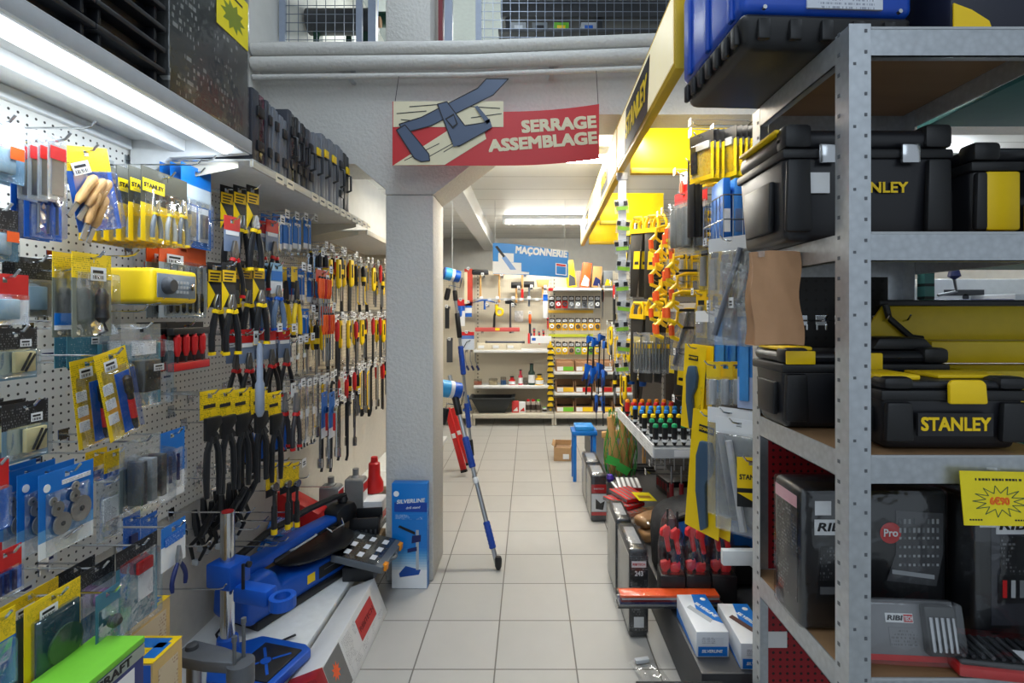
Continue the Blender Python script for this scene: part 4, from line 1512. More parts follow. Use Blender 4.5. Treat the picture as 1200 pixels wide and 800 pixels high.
# long carton leaning on the base shelf front
t = thing('long_carton', 'long white carton with red print leaning on the base shelf', 'box', (-.688, 1.80, .002), (0, R(-21), 0))
L = .69
CARW = mat('carton_white', (214, 214, 214), .55, noise=.03)
MB().box((-.125, 0, 0), (0, L, .178), CARW).build('carton', t, bevel=.003)
MB().box((.0003, .38, .06), (.0012, .58, .15), mat('carton_red', (186, 46, 44), .5)).build('red_print', t, smooth=0)
o = lettering('RIBITECH', .03, mat('carton_red_dark', (120, 20, 22), .5), t, (.0016, .48, .10), (0, 0, R(90)), width=.17, bold=.01)
MB().box((.0003, .24, .02), (.0010, .64, .05), print_mat('print_carton', (214, 214, 214), (120, 120, 124), 'Y', .007, .5)).build('print_panel', t, smooth=0)
MB().box((.0003, .23, .06), (.0010, .37, .16), print_mat('print_carton', (214, 214, 214), (120, 120, 124), 'Y', .007, .5)).build('print_panel', t, smooth=0)
MB().box((.0003, .062, .012), (.0012, .21, .172), mat('carton_grey', (112, 112, 112), .5)).build('grey_print', t, smooth=0)
b = MB()
st = [(.13 + (.034 if i % 2 else .018) * math.cos(2 * PI * i / 18), .11 + (.034 if i % 2 else .018) * math.sin(2 * PI * i / 18)) for i in range(18)]
b.prism(st, .0012, .0016, ORANGE, 'X')
b.build('starburst', t, smooth=0)
MB().box((-.126, -.0015, .0), (.001, .06, .179), mat('carton_maroon', (150, 26, 34), .5)).build('red_end', t, bevel=.002)

# grey lidded screw organiser and what it rests on
t = thing('black_case', 'flat black case under the clear lidded organiser', 'case', (-.915, 2.50, ZB))
MB().box((0, 0, 0), (.155, .19, .07), BLACK).build('case_body', t, bevel=.008)
MB().box((.155, .05, .02), (.167, .15, .05), DGREY).build('handle', t, bevel=.003)
t = thing('parts_organiser', 'grey parts organiser with clear lid, white labels and orange latches', 'case', (-.815, 2.585, .238), (R(6), R(9), R(-8)))
t.scale = (.8, .8, .8)
OG = mat('organiser_grey', (96, 102, 108), .4)
MB().prism([(-.17, -.15), (.16, -.15), (.17, -.10), (.17, .10), (.16, .15), (-.17, .15)], 0, .045, OG, 'Z').build('tray', t, bevel=.006)
MB().prism([(-.165, -.145), (.12, -.145), (.12, .145), (-.165, .145)], .046, .052, film('lid_smoke2', (170, 176, 184), .14), 'Z').build('lid', t, bevel=.002)
b = MB().ring((.15, 0, .03), .035, .011, OG, 18, 8, 'Z')
b.build('handle', t)
for y in (-.11, .11):
    MB().box((.155, y - .018, .008), (.18, y + .018, .05), mat('latch_orange', (246, 150, 20), .4)).build('latch', t, bevel=.003)
for i in range(3):
    for j in range(3):
        MB().box((-.11 + i * .085, -.11 + j * .085, .0525), (-.075 + i * .085, -.065 + j * .085, .0532), PAPER).build('label', t, smooth=0)
# blue blister packs lying behind the saw
for i, (x, y, z, rz) in enumerate(((-1.275, 2.58, .30, 10), (-1.27, 2.61, .326, -8), (-1.275, 2.64, .352, 14))):
    t = thing('spanner_set_pack', 'blue clear-fronted pack lying behind the scroll saw, %s of three' % ('lowest', 'middle', 'topmost')[i], 'tool pack', (x, y, z - .0), (R(14), R(10), R(rz)), 'blue packs behind the saw')
    t.scale = (.55, .8, .8)
    MB().box((-.12, -.09, 0), (.12, .09, .004), SBLUE).build('card', t)
    MB().box((-.1, -.08, .0045), (.1, .08, .02), CLEAR).build('blister', t, bevel=.004)
    MB().box((-.08, -.06, .005), (-.02, .0, .008), PAPER).build('label', t)
    MB().tube([(.0, -.06, .01), (.07, .05, .01)], .005, CHROME, 6).build('wrench', t)
t = thing('cardboard_tray', 'brown carton under the blue packs behind the saw', 'box', (-1.345, 2.53, ZB))
MB().box((0, 0, 0), (.13, .19, .12), CARDB).build('carton', t, bevel=.003)
MB().box((.1302, .03, .03), (.131, .15, .1), PR_W).build('label', t, smooth=0)
# red open box
t = thing('red_box', 'red cardboard display box behind the hose of the saw', 'box', (-1.345, 2.735, ZB))
MB().prism([(0, 0), (.22, 0), (.22, .24), (0, .36)], 0, .12, RED, 'Y').build('box', t, bevel=.003)
MB().box((.2202, .02, .03), (.221, .10, .14), mat('salmon', (216, 120, 108), .5)).build('print_panel', t, smooth=0)
# grey silicone bottles, red bottle and the box at the far end of the base shelf
GB = mat('bottle_grey', (128, 128, 126), .4)
for i, (px, py, Y, h) in enumerate(((388, 560, 2.93, .21), (417, 545, 3.02, .23))):
    q = P(px, py, Y)
    t = thing('grey_canister', 'grey canister with red and white label, %s the blue card' % ('nearer one, under' if i == 0 else 'taller one, beyond'), 'canister', (q.x, Y, .3105))
    MB().box((-.055, -.045, 0), (.055, .045, h * .78), GB).build('body', t, bevel=.014, seg=3)
    MB().lathe([(.03, h * .78), (.018, h * .84), (.018, h)], GB, n=14).build('neck', t)
    MB().box((.0555, -.04, .02), (.0565, .04, h * .7), PAPER).build('label', t, smooth=0)
    MB().box((.0567, -.04, h * .45), (.0575, .04, h * .66), RED).build('label_band', t, smooth=0)
t = thing('red_bottle', 'red bottle standing beyond the grey canisters', 'bottle', (-.955, 3.16, .3605))
MB().lathe([(.055, 0), (.055, .05), (.036, .09), (.034, .17), (.022, .18), (.020, .21)], RED, n=18).build('body', t)
MB().lathe([(.045, .052), (.0375, .086)], PAPER, n=18).build('label', t)
t = thing('red_white_carton', 'red and white carton in front of the red bottle', 'box', (-1.02, 2.99, .2305))
MB().box((0, 0, 0), (.16, .13, .125), PAPER).build('carton', t, bevel=.003)
MB().box((.1602, .01, .02), (.161, .12, .06), RED).build('print_panel', t, smooth=0)
b = MB().box((-1.34, 2.86, .1405), (-.9, 3.26, .23), DGREY)
t = thing('plinth_crate', 'dark crate carrying the cartons and canisters near the pillar', 'crate', (0, 0, 0))
b.build('crate', t, bevel=.004)
MB().box((-1.34, 2.865, .231), (-1.03, 3.1, .31), mat('crate_brown', (120, 104, 86), .6)).build('upper_step', t, bevel=.003)
MB().box((-1.03, 3.125, .231), (-.9, 3.25, .36), mat('crate_brown', (120, 104, 86), .6)).build('upper_step', t, bevel=.003)
t = thing('open_magazine', 'magazine with yellow and blue page beside the red bottle', 'magazine', (-1.16, 3.16, .235), (R(28), 0, R(80)))
MB().box((-.1, 0, 0), (.1, .012, .14), NAVY).box((-.1, -.002, .0), (.1, 0, .05), PAPER).build('cover', t)
t = thing('parts_bin', 'black open-front plastic bin with grooved lip beside the pillar', 'bin', (-.955, 2.72, .2605), (0, 0, R(8)))
MB().box((0, 0, 0), (.15, .16, .012), BLACK).box((0, 0, .012), (.15, .012, .10), BLACK).box((0, .148, .012), (.15, .16, .10), BLACK).box((0, .012, .012), (.012, .148, .11), BLACK).box((.138, .012, .012), (.15, .148, .06), BLACK).build('bin_body', t, bevel=.002)
for k in range(6):
    MB().box((.01 + k * .024, -.006, .015), (.02 + k * .024, 0, .04), DGREY).build('groove_rib', t, bevel=.002)
t = thing('brown_carton', 'brown carton carrying the black plastic bin', 'box', (-1.0, 2.735, ZB))
MB().box((.055, 0, 0), (.20, .12, .119), CARDB).build('carton', t, bevel=.003)

# boxes at the lower left corner
t = thing('workshop_tool_box', 'tall navy carton with lime green top at the bottom frame corner', 'box', (0, 0, 0))
G_ = (-1.01, .62, .1405, -.895, 1.19, .70)
MB().box((G_[0], G_[1], G_[2]), (G_[3], G_[4], G_[5]), mat('carton_navy', (30, 44, 108), .45)).build('carton', t, bevel=.003)
MB().box((G_[0] - .0015, G_[1] - .0015, G_[5] - .012), (G_[3] + .0015, G_[4] + .0015, G_[5] + .003), GREEN).build('green_lid', t, bevel=.002)
MB().box((G_[3] + .0005, G_[1], G_[5] - .04), (G_[3] + .0015, G_[4], G_[5] - .014), mat('band_pale', (150, 160, 150), .5)).build('pale_band', t, smooth=0)
lettering('WORKCRAFT', .026, INK, t, (G_[3] + .002, 1.05, G_[5] - .027), (0, 0, R(90)), width=.20, bold=.02)
MB().box((G_[3] + .0005, 1.03, .60), (G_[3] + .0012, 1.05, .64), PAPER).build('label', t, smooth=0)
MB().box((G_[3] + .0005, 1.10, .615), (G_[3] + .0012, 1.16, .65), PAPER).build('label', t, smooth=0)
for i, (x0, y0, x1, y1, z1) in enumerate(((-1.13, 1.34, -.985, 1.455, .535), (-1.25, 1.44, -1.135, 1.62, .56))):
    t = thing('power_tool_box', ('yellow and blue tool carton beside the green topped box', 'yellow and blue tool carton behind its twin, against the grey panel')[i], 'box', (0, 0, 0), group='yellow and blue tool cartons')
    MB().box((x0, y0, ZB), (x1, y1, z1), mat('carton_straw', (198, 168, 110), .5)).build('carton', t, bevel=.003)
    b = MB().box((x0, y0, z1 + .0003), (x1, y1, z1 + .0016), YEL)
    b.box((x0 + .01, y0 + (y1 - y0) * .55, z1 + .0016), (x1 - .02, y1 - .01, z1 + .002), SBLUE)
    b.box((x1 - .045, y0 + .02, z1 + .0016), (x1 - .01, y1 - .03, z1 + .002), SBLUE)
    b.build('top_print', t, smooth=0)
    MB().lathe([(.02, 0), (.018, .0008)], DGREY, (x0 + .04, y0 + .05, z1 + .0022), 14).build('disc_print', t)
    b = MB().box((x0 + .005, y0 - .0012, ZB + .02), (x1 - .005, y0 - .0003, z1 - .004), BLUE)
    b.build('end_print', t, smooth=0)
    MB().lathe([(.045, -.0006), (.045, 0)], YEL, ((x0 + x1) / 2, y0 - .0013, z1 - .075), 20, 'Y').build('round_print', t)
    MB().box((x1 + .0003, y0 + .02, z1 - .16), (x1 + .001, y1 - .02, z1 - .03), print_mat('print_straw', (206, 190, 160), (130, 70, 60), 'Y', .01, .5)).build('side_print', t, smooth=0)

# spring clamps hanging in a bunch


def spring_clamp(t):
    for sgn in (-1, 1):
        MB().tube([(sgn * .006, 0, -.015), (sgn * .02, 0, .03), (sgn * .034, 0, .08)], [.012, .014, .010], BLACK, 8).build('handle', t)
        MB().tube([(-sgn * .002, 0, -.015), (sgn * .03, 0, -.06), (sgn * .012, 0, -.11)], [.009, .008, .006], BLACK, 8).build('jaw', t)
    MB().ring((0, 0, -.012), .013, .005, STEEL, 12, 6, 'Y').build('spring', t)
    MB().box((-.012, -.008, -.13), (.012, .008, -.108), LGREY).build('jaw_pad', t, bevel=.003)


SC = Proto('spring_clamp', 'clamp', spring_clamp)
for i in range(8):
    q = Vector((-1.285 + .10 * (i // 4), 2.0 + (i % 4) * .045, .60 + .03 * (i % 2) + .06 * (i // 4)))
    SC(tuple(q), (0, R(8 + 4 * (i % 3)), 0), 'black spring clamp, %s in the bunch above the drill stand' % ORD[i], 'bunch of black spring clamps')
for i, (px, py) in enumerate(((246, 610), (262, 600), (258, 634), (244, 640))):
    q = PX(px, py, XB)
    hook((XB, q.y, q.z), 0, LEFT, 'steel hook among the black spring clamps, %s of four' % ORD[i], False, ln=.30)
# loop hooks for the higher carded clamps are bare wires on the lower panel
for i, (px, py) in enumerate(((250, 575), (290, 560), (300, 520), (260, 540), (262, 470), (262, 395), (290, 445), (330, 570))):
    q = PX(px, py, XB)
    hook((XB, q.y, q.z), 0, LEFT, 'bare steel peg hook in the pliers bay, %s counted along the floor' % ORD[i], False, ln=.3)

# ------------------------------------------------------------------ in front of and beside the pillar
t = thing('drill_stand_box', 'tall blue and white carton with drill stand picture in front of the pillar', 'box', (-.632, 2.705, .001), (0, 0, R(-1)))
W, H, D = .188, .555, .055
MB().box((-W / 2, 0, 0), (W / 2, D, H), mat('carton_sky', (14, 118, 200), .38, noise=.02)).build('carton', t, bevel=.002)
b = MB().box((-W / 2 + .001, -.0012, .002), (W / 2 - .001, -.0002, .10), PAPER)
b.build('white_foot', t, smooth=0)
b = MB()
for k in range(8):
    f = k / 8
    b.box((-W / 2 + .001, -.0012, .10 + k * .014), (W / 2 - .001, -.0002, .10 + (k + 1) * .014), mat('fade_%d' % k, tuple(int(232 + (c - 232) * (k + 1) / 9) for c in (14, 118, 200)), .38, noise=.02))
b.build('faded_print', t, smooth=0)
MB().box((-W / 2 + .014, -.0013, .405), (W / 2 - .001, -.0003, .455), mat('band_royal', (8, 66, 160), .4)).build('dark_band', t, smooth=0)
lettering('SILVERLINE', .028, PAPER, t, (.008, -.002, .462), (0, R(-4), 0), bold=.03, width=.150, shear=.2)
lettering('drill stand', .017, PAPER, t, (.02, -.002, .428), (0, R(-4), 0), bold=.01, width=.075, shear=.2)
MB().lathe([(.015, -.0008), (.015, 0)], PAPER, (-.07, -.0004, .50), 16, 'Y').build('round_mark', t)
MB().box((-.075, -.0014, .365), (.07, -.0003, .392), print_mat('print_sky', (14, 118, 200), (220, 232, 244), 'X', .006, .5)).build('print_panel', t, smooth=0)
b = MB()
b.prism([(-.05, .06), (.05, .075), (.06, .10), (-.02, .12), (-.055, .08)], -.0022, -.0013, mat('pic_blue', (20, 76, 160), .4))
b.build('picture_base', t, smooth=0)
MB().box((.035, -.0024, .10), (.05, -.0013, .31), LGREY).build('picture_column', t, smooth=0)
b = MB().prism([(.012, .24), (.06, .25), (.062, .285), (.015, .28)], -.003, -.0024, NAVY)
b.prism([(-.06, .325), (-.052, .335), (.03, .30), (.03, .285)], -.003, -.0024, BLACK)
b.prism([(-.01, .19), (.04, .20), (.04, .222), (-.01, .21)], -.003, -.0024, NAVY)
b.build('picture_arm', t, smooth=0)
MB().box((W / 2 + .0002, .008, .12), (W / 2 + .001, D - .008, .42), print_mat('print_side', (14, 104, 184), (170, 200, 230), 'Y', .008, .5)).build('side_print', t, smooth=0)

# telescopic roller poles leaning at the back of the pillar
SILV = mat('pole_silver', (178, 182, 188), .3, .8)
PB = mat('pole_blue', (22, 66, 160), .45)


def pole(a, c, label, spec, tip=True):
    a, c = Vector(a), Vector(c)
    t = thing('extension_pole', label, 'pole', a)
    d = c - a
    MB().tube([tuple(d * .02), tuple(d)], .0135, SILV, 12).build('tube', t)
    for f0, f1, r, m, nm in spec:
        b = MB().tube([tuple(d * f0), tuple(d * (f0 + .004)), tuple(d * (f1 - .004)), tuple(d * f1)], [r * .85, r, r, r * .85], m, 12)
        if nm == 'grip':
            for k in range(7):
                f = f0 + (f1 - f0) * (k + .5) / 7
                b.tube([tuple(d * (f - .004)), tuple(d * (f + .004))], r * 1.06, m, 12)
        b.build(nm, t)
    if tip:
        MB().lathe([(.012, .004), (.019, .02), (.021, .06), (.016, .075)], BLACK, n=12).build('foot_tip', t)
    return t


A, C = P(584, 667, 2.905), P(527, 440, 3.24)
A.z = .0
pole(A, C, 'silver telescopic pole with blue grips leaning behind the pillar, foot on the tiles', [(.10, .23, .019, PB, 'grip'), (.50, .66, .020, PB, 'grip'), (.42, .45, .017, PAPER, 'label'), (.78, .88, .022, BLACK, 'clamp_collar')])
A2, C2 = Vector((-.478, 4.48, 0)), Vector((-.655, 4.42, 1.78))
pole(A2, C2, 'taller silver pole with black clamps standing behind the leaning pole', [(.12, .20, .022, BLACK, 'clamp_collar'), (.26, .38, .021, PB, 'grip'), (.52, .66, .023, PB, 'grip'), (.70, .82, .022, BLACK, 'clamp_collar'), (.88, .93, .02, BLACK, 'clamp_collar')])
# roller refills hung on the pole heads
for i, (px, py, Y, lb) in enumerate(((529, 322, 4.36, 'blue and white wrapped roller refill high on the taller pole'), (527, 456, 3.20, 'blue roller refill in clear wrap at the head of the leaning pole'))):
    q = P(px, py, Y)
    t = thing('roller_refill', lb, 'roller', q, (0, R(12), R(25)))
    MB().lathe([(.02, -.07), (.05, -.07), (.052, -.06), (.052, .06), (.05, .07), (.02, .07)], CBLUE, n=20, axis='X').build('roller_sleeve', t)
    MB().lathe([(.0535, -.06), (.0535, -.005)], mat('wrap_sky', (60, 160, 220), .4), n=20, axis='X').build('printed_wrap', t)
    MB().lathe([(.054, -.004), (.054, .02)], PAPER, n=20, axis='X').build('white_band', t)
    MB().tube([(.07, 0, 0), (.095, 0, 0), (.095, 0, -.09), (0, .0, -.09), (0, 0, -.13)], .005, CHROME, 6).build('frame_wire', t)
    MB().lathe([(.022, -.12), (.024, -.2), (.018, -.22)], BLACK, n=12).build('grip', t)
# red long level/saws leaning in the gap
for i, (px0, px1, Y, lb) in enumerate(((545, 524, 4.62, 'red spirit level leaning in the gap behind the pillar, nearer of two'), (551, 530, 4.85, 'red spirit level leaning in the gap, behind the first one'))):
    a, c = P(px0, 545, Y), P(px1, 478, Y + .08)
    a.z = .0
    d = c - a
    M = Matrix.Translation(a) @ d.to_track_quat('Z', 'Y').to_matrix().to_4x4()
    t = thing('spirit_level', lb, 'level', a)
    MB().at(d.to_track_quat('Z', 'Y').to_matrix().to_4x4()).box((-.012, -.028, .03), (.012, .028, d.length), RED).build('beam', t, bevel=.004)
    MB().at(d.to_track_quat('Z', 'Y').to_matrix().to_4x4()).box((-.0135, -.02, d.length * .55), (.0135, .02, d.length * .62), PAPER).build('label', t, bevel=.002)
    MB().at(d.to_track_quat('Z', 'Y').to_matrix().to_4x4()).box((-.014, -.030, .024), (.014, .030, .05), BLACK).build('end_cap', t, bevel=.003)

# ------------------------------------------------------------------ hanging signs
SRED = mat('sign_red', (200, 44, 48), .4, noise=.02)
CREAM = mat('sign_cream', (226, 216, 184), .5, noise=.02)
STEELB = mat('sign_steel', (78, 92, 118), .45, noise=.02)
Ys = 2.60


def sp(px, py):
    q = P(px, py, Ys)
    return (q.x, q.z)


t = thing('hanging_sign', 'red hanging sign reading SERRAGE ASSEMBLAGE with clamp drawing', 'sign', P(580, 160, Ys))
org = t.location.copy()


def flat(name, pts, m, d0, d1):
    MB().prism([(x - org.x, z - org.z) for x, z in [sp(*p) for p in pts]], d0, d1, m).build(name, t, smooth=0)


def bend(px):
    """sag of the board at its free end, in pixels"""
    u = max(0.0, (px - 590) / 112)
    return -9 * u * u


b = MB()
xs = list(range(460, 591, 26)) + list(range(604, 703, 14)) + [702]
for a, c in zip(xs, xs[1:]):
    ta, tc = (119 if a < 590 else 131 + bend(a)), (119 if c <= 590 else 131 + bend(c))
    ba, bc = 194 + bend(a) * .9, 194 + bend(c) * .9
    q = [sp(a, ta), sp(c, tc), sp(c, bc), sp(a, ba)]
    b.prism([(x - org.x, z - org.z) for x, z in q], -.002, .002, SRED)
b.build('board', t, smooth=0)
flat('timber_drawing', [(461, 119), (590, 119), (590, 149), (461, 149)], CREAM, -.004, -.0022)
flat('timber_drawing', [(461, 194), (530, 150), (566, 148), (570, 163), (521, 193.5)], CREAM, -.0048, -.0022)
for q in ([(465, 133), (500, 130), (500, 131), (465, 134)], [(470, 140), (512, 144), (512, 145), (470, 141)], [(540, 124), (586, 127), (586, 128), (540, 125)], [(552, 138), (588, 133), (588, 134), (552, 139)], [(480, 125), (520, 122), (520, 123), (480, 126)],
          [(474, 188), (515, 168), (515, 169), (474, 189)], [(500, 185), (545, 160), (545, 161), (500, 186)], [(520, 178), (556, 156), (556, 157), (520, 179)]):
    flat('grain_line', q, INK, -.0054, -.0049)
LAY = 0.0
for q in ([(468, 146), (494, 138), (560, 104), (570, 93), (596, 93), (578, 112), (505, 148), (474, 156)],       # bar
          [(465, 153), (475, 147), (503, 181), (504, 189), (494, 190), (486, 186)],                             # fixed jaw
          [(513, 123), (524, 120), (545, 148), (571, 144), (574, 152), (538, 172), (531, 170)]):                 # sliding jaw
    flat('clamp_drawing', q, STEELB, -.0066 - LAY, -.0056 - LAY)
    pts = [Vector((x - org.x, z - org.z)) for x, z in [sp(*p) for p in q]]
    b = MB()
    for u, v in zip(pts, pts[1:] + pts[:1]):
        n = (v - u).normalized()
        n = Vector((-n.y, n.x)) * .0026
        b.prism([tuple(u + n), tuple(v + n), tuple(v - n), tuple(u - n)], -.0072 - LAY, -.0067 - LAY, INK)
    b.build('outline', t, smooth=0)
    LAY += .0016
for q in ([(556, 126), (560, 125), (575, 143), (571, 147)], [(568, 143), (574, 140), (577, 150), (571, 153)], [(530, 166), (537, 164), (538, 171), (532, 173)]):
    flat('clamp_screw', q, STEELB, -.0125, -.0117)
flat('triangle_mark', [(522, 140), (532, 134), (537, 146), (531, 152)], INK, -.0122, -.0115)
flat('triangle_mark', [(524, 141), (532, 136.5), (535, 146), (531, 149)], STEELB, -.0128, -.0123)
for s, px, py, wpx, rot in (('SERRAGE', 655, 146.5, 86, -4.0), ('ASSEMBLAGE', 636, 167, 126, -4.5)):
    x, z = sp(px, py)
    lettering(s, .082, CREAM, t, (x - org.x, -.003, z - org.z), (0, R(rot), 0), bold=.055, width=wpx * Ys / 600, depth=.0008)
for px, y0 in ((463, 119), (701, 122)):
    x, z = sp(px, y0)
    MB().tube([(x - org.x, 0, z - org.z), (x - org.x, .073, 2.69 + (.0 if px < 500 else .03) - org.z)], .0018, INK, 5).build('hanging_wire', t)

# blue masonry sign further back
Ym = 5.45
t = thing('hanging_sign', 'blue hanging sign reading MAÇONNERIE with trowel and brick drawing', 'sign', P(621, 305, Ym))
org = t.location.copy()


def sm(px, py):
    q = P(px, py, Ym)
    return (q.x - org.x, q.z - org.z)


MBL = mat('sign_blue', (14, 126, 206), .4, noise=.02)
b = MB()
for i in range(10):
    a, c = 577.5 + i * 8.85, 577.5 + (i + 1) * 8.85
    f = lambda x: ((x - 577.5) / 88.5) ** 1.6 * 11
    q = [sm(a, 284.5 + f(a)), sm(c, 284.5 + f(c)), sm(c, 321 + f(c) * .4), sm(a, 321 + f(a) * .4)]
    b.prism(q, -.003, .003, MBL)
b.build('board', t, smooth=0)


def fm(name, pts, m, d0, d1):
    MB().prism([sm(*p) for p in pts], d0, d1, m).build(name, t, smooth=0)


fm('brick_drawing', [(577.5, 306), (611, 308), (611, 318), (620, 319), (620, 321.5), (577.5, 320.5)], PAPER, -.006, -.0035)
fm('brick_drawing', [(584, 296), (602, 297), (602, 307), (584, 307)], PAPER, -.006, -.0035)
fm('trowel_drawing', [(588, 302), (592, 299), (605, 316), (598, 316)], mat('trowel_blue', (120, 160, 214), .4), -.008, -.0065)
fm('trowel_handle', [(580, 289), (583, 288), (592, 300), (590, 302)], INK, -.009, -.0083)
fm('logo_box', [(651, 308), (664, 309.5), (664, 323), (651, 321.5)], PAPER, -.006, -.0035)
fm('logo_panel', [(652, 311.5), (663, 313), (663, 322), (652, 320.7)], MBL, -.007, -.0062)
fm('logo_bar', [(652, 308.8), (663, 310.2), (663, 312.5), (652, 311.2)], RED, -.007, -.0062)
x, z = sm(634.5, 295.5)
lettering('MAÇONNERIE', .10, PAPER, t, (x, -.004, z), (0, R(5), 0), bold=.06, width=60 * Ym / 600, depth=.001)
for px in (580, 662):
    x, z = sm(px, 285 if px < 600 else 294)
    MB().tube([(x, 0, z), (x, 0, 2.66 - org.z)], .002, LGREY, 5).build('hanging_wire', t)
# chain and lamp wire hanging from the beam near the pillar
t = thing('hanging_chain', 'thin chain hanging from the ceiling beside the pillar', 'chain', (-.66, 4.40, 1.80))
MB().tube([(0, 0, 0), (0, 0, .669)], .003, LGREY, 6).build('chain', t)
MB().tube([(0, 0, 0), (.012, 0, -.02), (.0, 0, -.035)], .003, LGREY, 6).build('chain_hook', t)
# ------------------------------------------------------------------ back room shelving facing the aisle
YB = 7.10
PEGB = peg_mat('peg_back', (208, 200, 180), (150, 140, 120), 'X', .03)


def back_bay(x0, x1, shelves, label):
    t = thing('shelving_bay', label, 'shelving', (x0, YB, 0))
    L = x1 - x0
    MB().box((.001, 0, .14), (L - .001, .02, 2.05), PEGB).build('back_panel', t)
    for x in (.016, L - .016):
        MB().box((x - .014, -.0004, .156), (x + .014, -.0001, 2.05), peg_mat('slotted_upright', (200, 192, 172), (40, 38, 36), 'X', .05, .22)).build('upright', t, smooth=0)
        MB().box((x - .014, -.44, 0), (x + .014, -.40, .0995), BEIGE).build('foot', t, bevel=.003)
    MB().box((.003, -.47, .10), (L - .003, -.0006, .155), BEIGE).build('base_shelf', t, bevel=.004)
    for z, d in shelves:
        b = MB().box((.003, -d, z - .035), (L - .003, -.005, z), WHITE)
        b.build('shelf', t, bevel=.004)
    return t


back_bay(-1.40, -.735, [], 'beige back room bay of hanging trowel cards beside the pillar')
back_bay(-.733, .325, [(.977, .36), (.505, .36)], 'beige back room bay with hammers above two shelves')
back_bay(.327, 1.40, [(.69, .36), (.415, .36), (1.80, .30)], 'beige back room bay with small packs and cardboard bins')


def pk_(px, py, Y=7.0):
    return P(px, py, Y)


def hammer(t, hl, head, hm, kind):
    if kind == 'sledge':
        MB().box((-.11, -.035, -.035), (.11, .035, .035), IRON).build('head', t, bevel=.012)
    elif kind == 'claw':
        MB().prism([(-.07, -.02), (-.02, -.025), (.02, -.02), (.09, -.045), (.085, -.03), (.02, .02), (-.02, .025), (-.07, .02)], -.018, .018, IRON).build('head', t, bevel=.004)
    elif kind == 'mallet':
        MB().cyl((-.07, 0, 0), (.07, 0, 0), .042, RUBBER, 16).build('head', t, bevel=.004)
    elif kind == 'wood':
        MB().prism([(-.09, .05), (.09, .05), (.07, -.05), (-.07, -.05)], -.035, .035, WOODH).build('head', t, bevel=.006)
    elif kind == 'pick':
        MB().prism([(-.20, -.015), (-.03, .018), (.03, .018), (.14, -.01), (.14, .005), (.03, .04), (-.03, .04)], -.016, .016, BLUE).build('head', t, bevel=.004)
    MB().tube([(0, 0, .03), (0, 0, -hl * .5), (0, 0, -hl)], [.014, .013, .017], hm, 10).build('handle', t)


for px, py, hl, hm, kind, lb in ((563, 319, .34, WOODH, 'sledge', 'sledge hammer with wooden handle at the pegboard corner'), (585, 318, .42, WOODH, 'wood', 'wooden handled hammer hidden behind the blue sign edge'),
                                 (605, 334, .24, WOODH, 'mallet', 'black rubber mallet with short wooden handle'), (612, 318, .40, WOODH, 'claw', 'hammer with red gripped wooden handle under the blue sign'),
                                 (620, 333, .30, mat('fibre_grey', (92, 100, 112), .5), 'mallet', 'grey handled mallet beside the wooden mallet'), (636, 332, .24, WOODH, 'wood', 'pale wooden carpenter mallet'),
                                 (598, 354, .42, mat('handle_slate', (64, 62, 66), .5), 'claw', 'dark handled claw hammer in the second row'), (568, 354, .1, BLUE, 'pick', 'blue mason pick lying across two hooks')):
    q = pk_(px, py, 6.95)
    t = thing('hammer', lb, 'hammer', q)
    hammer(t, hl, None, hm, kind)
    if 'red gripped' in lb:
        MB().lathe([(.018, -.38), (.018, -.24)], RED, n=10).build('grip', t)
    hook((q.x + .034, YB, q.z - .045 if kind != 'wood' else q.z - .06), 0, BACK, 'hook under the %s' % lb, True, ln=.2)
q = pk_(582, 356, 6.96)
t = thing('spring_scale', 'yellow and black coiled hand tool hanging in the second hammer row', 'tool', q)
MB().tube([(0, 0, 0), (-.005, 0, -.1), (-.03, 0, -.16), (-.035, 0, -.33)], [.018, .020, .016, .018], BLACK, 10).build('handle', t)
MB().tube([(0, -.005, .0), (.0, -.005, -.09)], .022, YEL, 10).build('grip', t)
MB().ring((.04, -.01, -.11), .045, .016, YEL, 16, 8, 'Y').build('coil', t)
hook((q.x, YB, q.z), 0, BACK, 'hook holding the yellow and black coiled tool', True, ln=.16)
b = MB().box((-.06, -.004, -.15), (.06, 0, .0), print_mat('print_notice', (226, 226, 226), (60, 60, 64), 'X', .016, .55))
tag(b.build('notice', loc=pk_(608, 364, YB - .001), smooth=0), 'white paper notice fixed beside the dark handled hammer', 'notice')
for i in range(9):
    q = pk_(566 + i * 9, 351 if i % 2 else 349, YB)
    b = MB().box((-.022, -.003, -.016), (.022, -.0005, .016), PAPER)
    tag(b.build('price_ticket', loc=(q.x, YB - .205, q.z), smooth=0), 'white price ticket on the hammer wall, %s from the pillar' % ORD[i], 'ticket', 'tickets on the hammer wall')
b = MB().box((-.55, -.004, -.010), (.55 - .02, -.001, .010), LGREY)
b.box((-.55, -.21, -.006), (.53, -.19, .006), LGREY)
for x in (-.54, 0, .52):
    b.box((x - .006, -.2, -.006), (x + .006, -.001, .006), LGREY)
tag(b.build('hook_rail', loc=(-.2, YB, 1.655)), 'wire rail carrying price tickets across the hammer wall', 'rail')
t = thing('red_level', 'long red level lying across hooks above the top white shelf', 'level', pk_(583, 386, 6.9))
MB().box((-.30, -.012, -.028), (.30, .012, .028), mat('level_red', (190, 80, 76), .5)).build('beam', t, bevel=.004)
MB().box((-.03, -.014, -.012), (.03, -.0125, .02), YEL).build('vial', t)
for x in (-.22, .2):
    hook((t.location.x + x, YB, t.location.z - .032), 0, BACK, 'hook under the red level, %s end' % ('pillar' if x < 0 else 'bin'), False, ln=.22)
t = thing('rule_bar', 'dark bar lying on the top white shelf of the hammer bay', 'bar', (P(592, 401, 6.9).x, 6.85, 1.0765))
MB().tube([(-.25, 0, 0), (.25, 0, 0)], .013, mat('navy_grey', (54, 62, 84), .5), 8).build('bar', t)
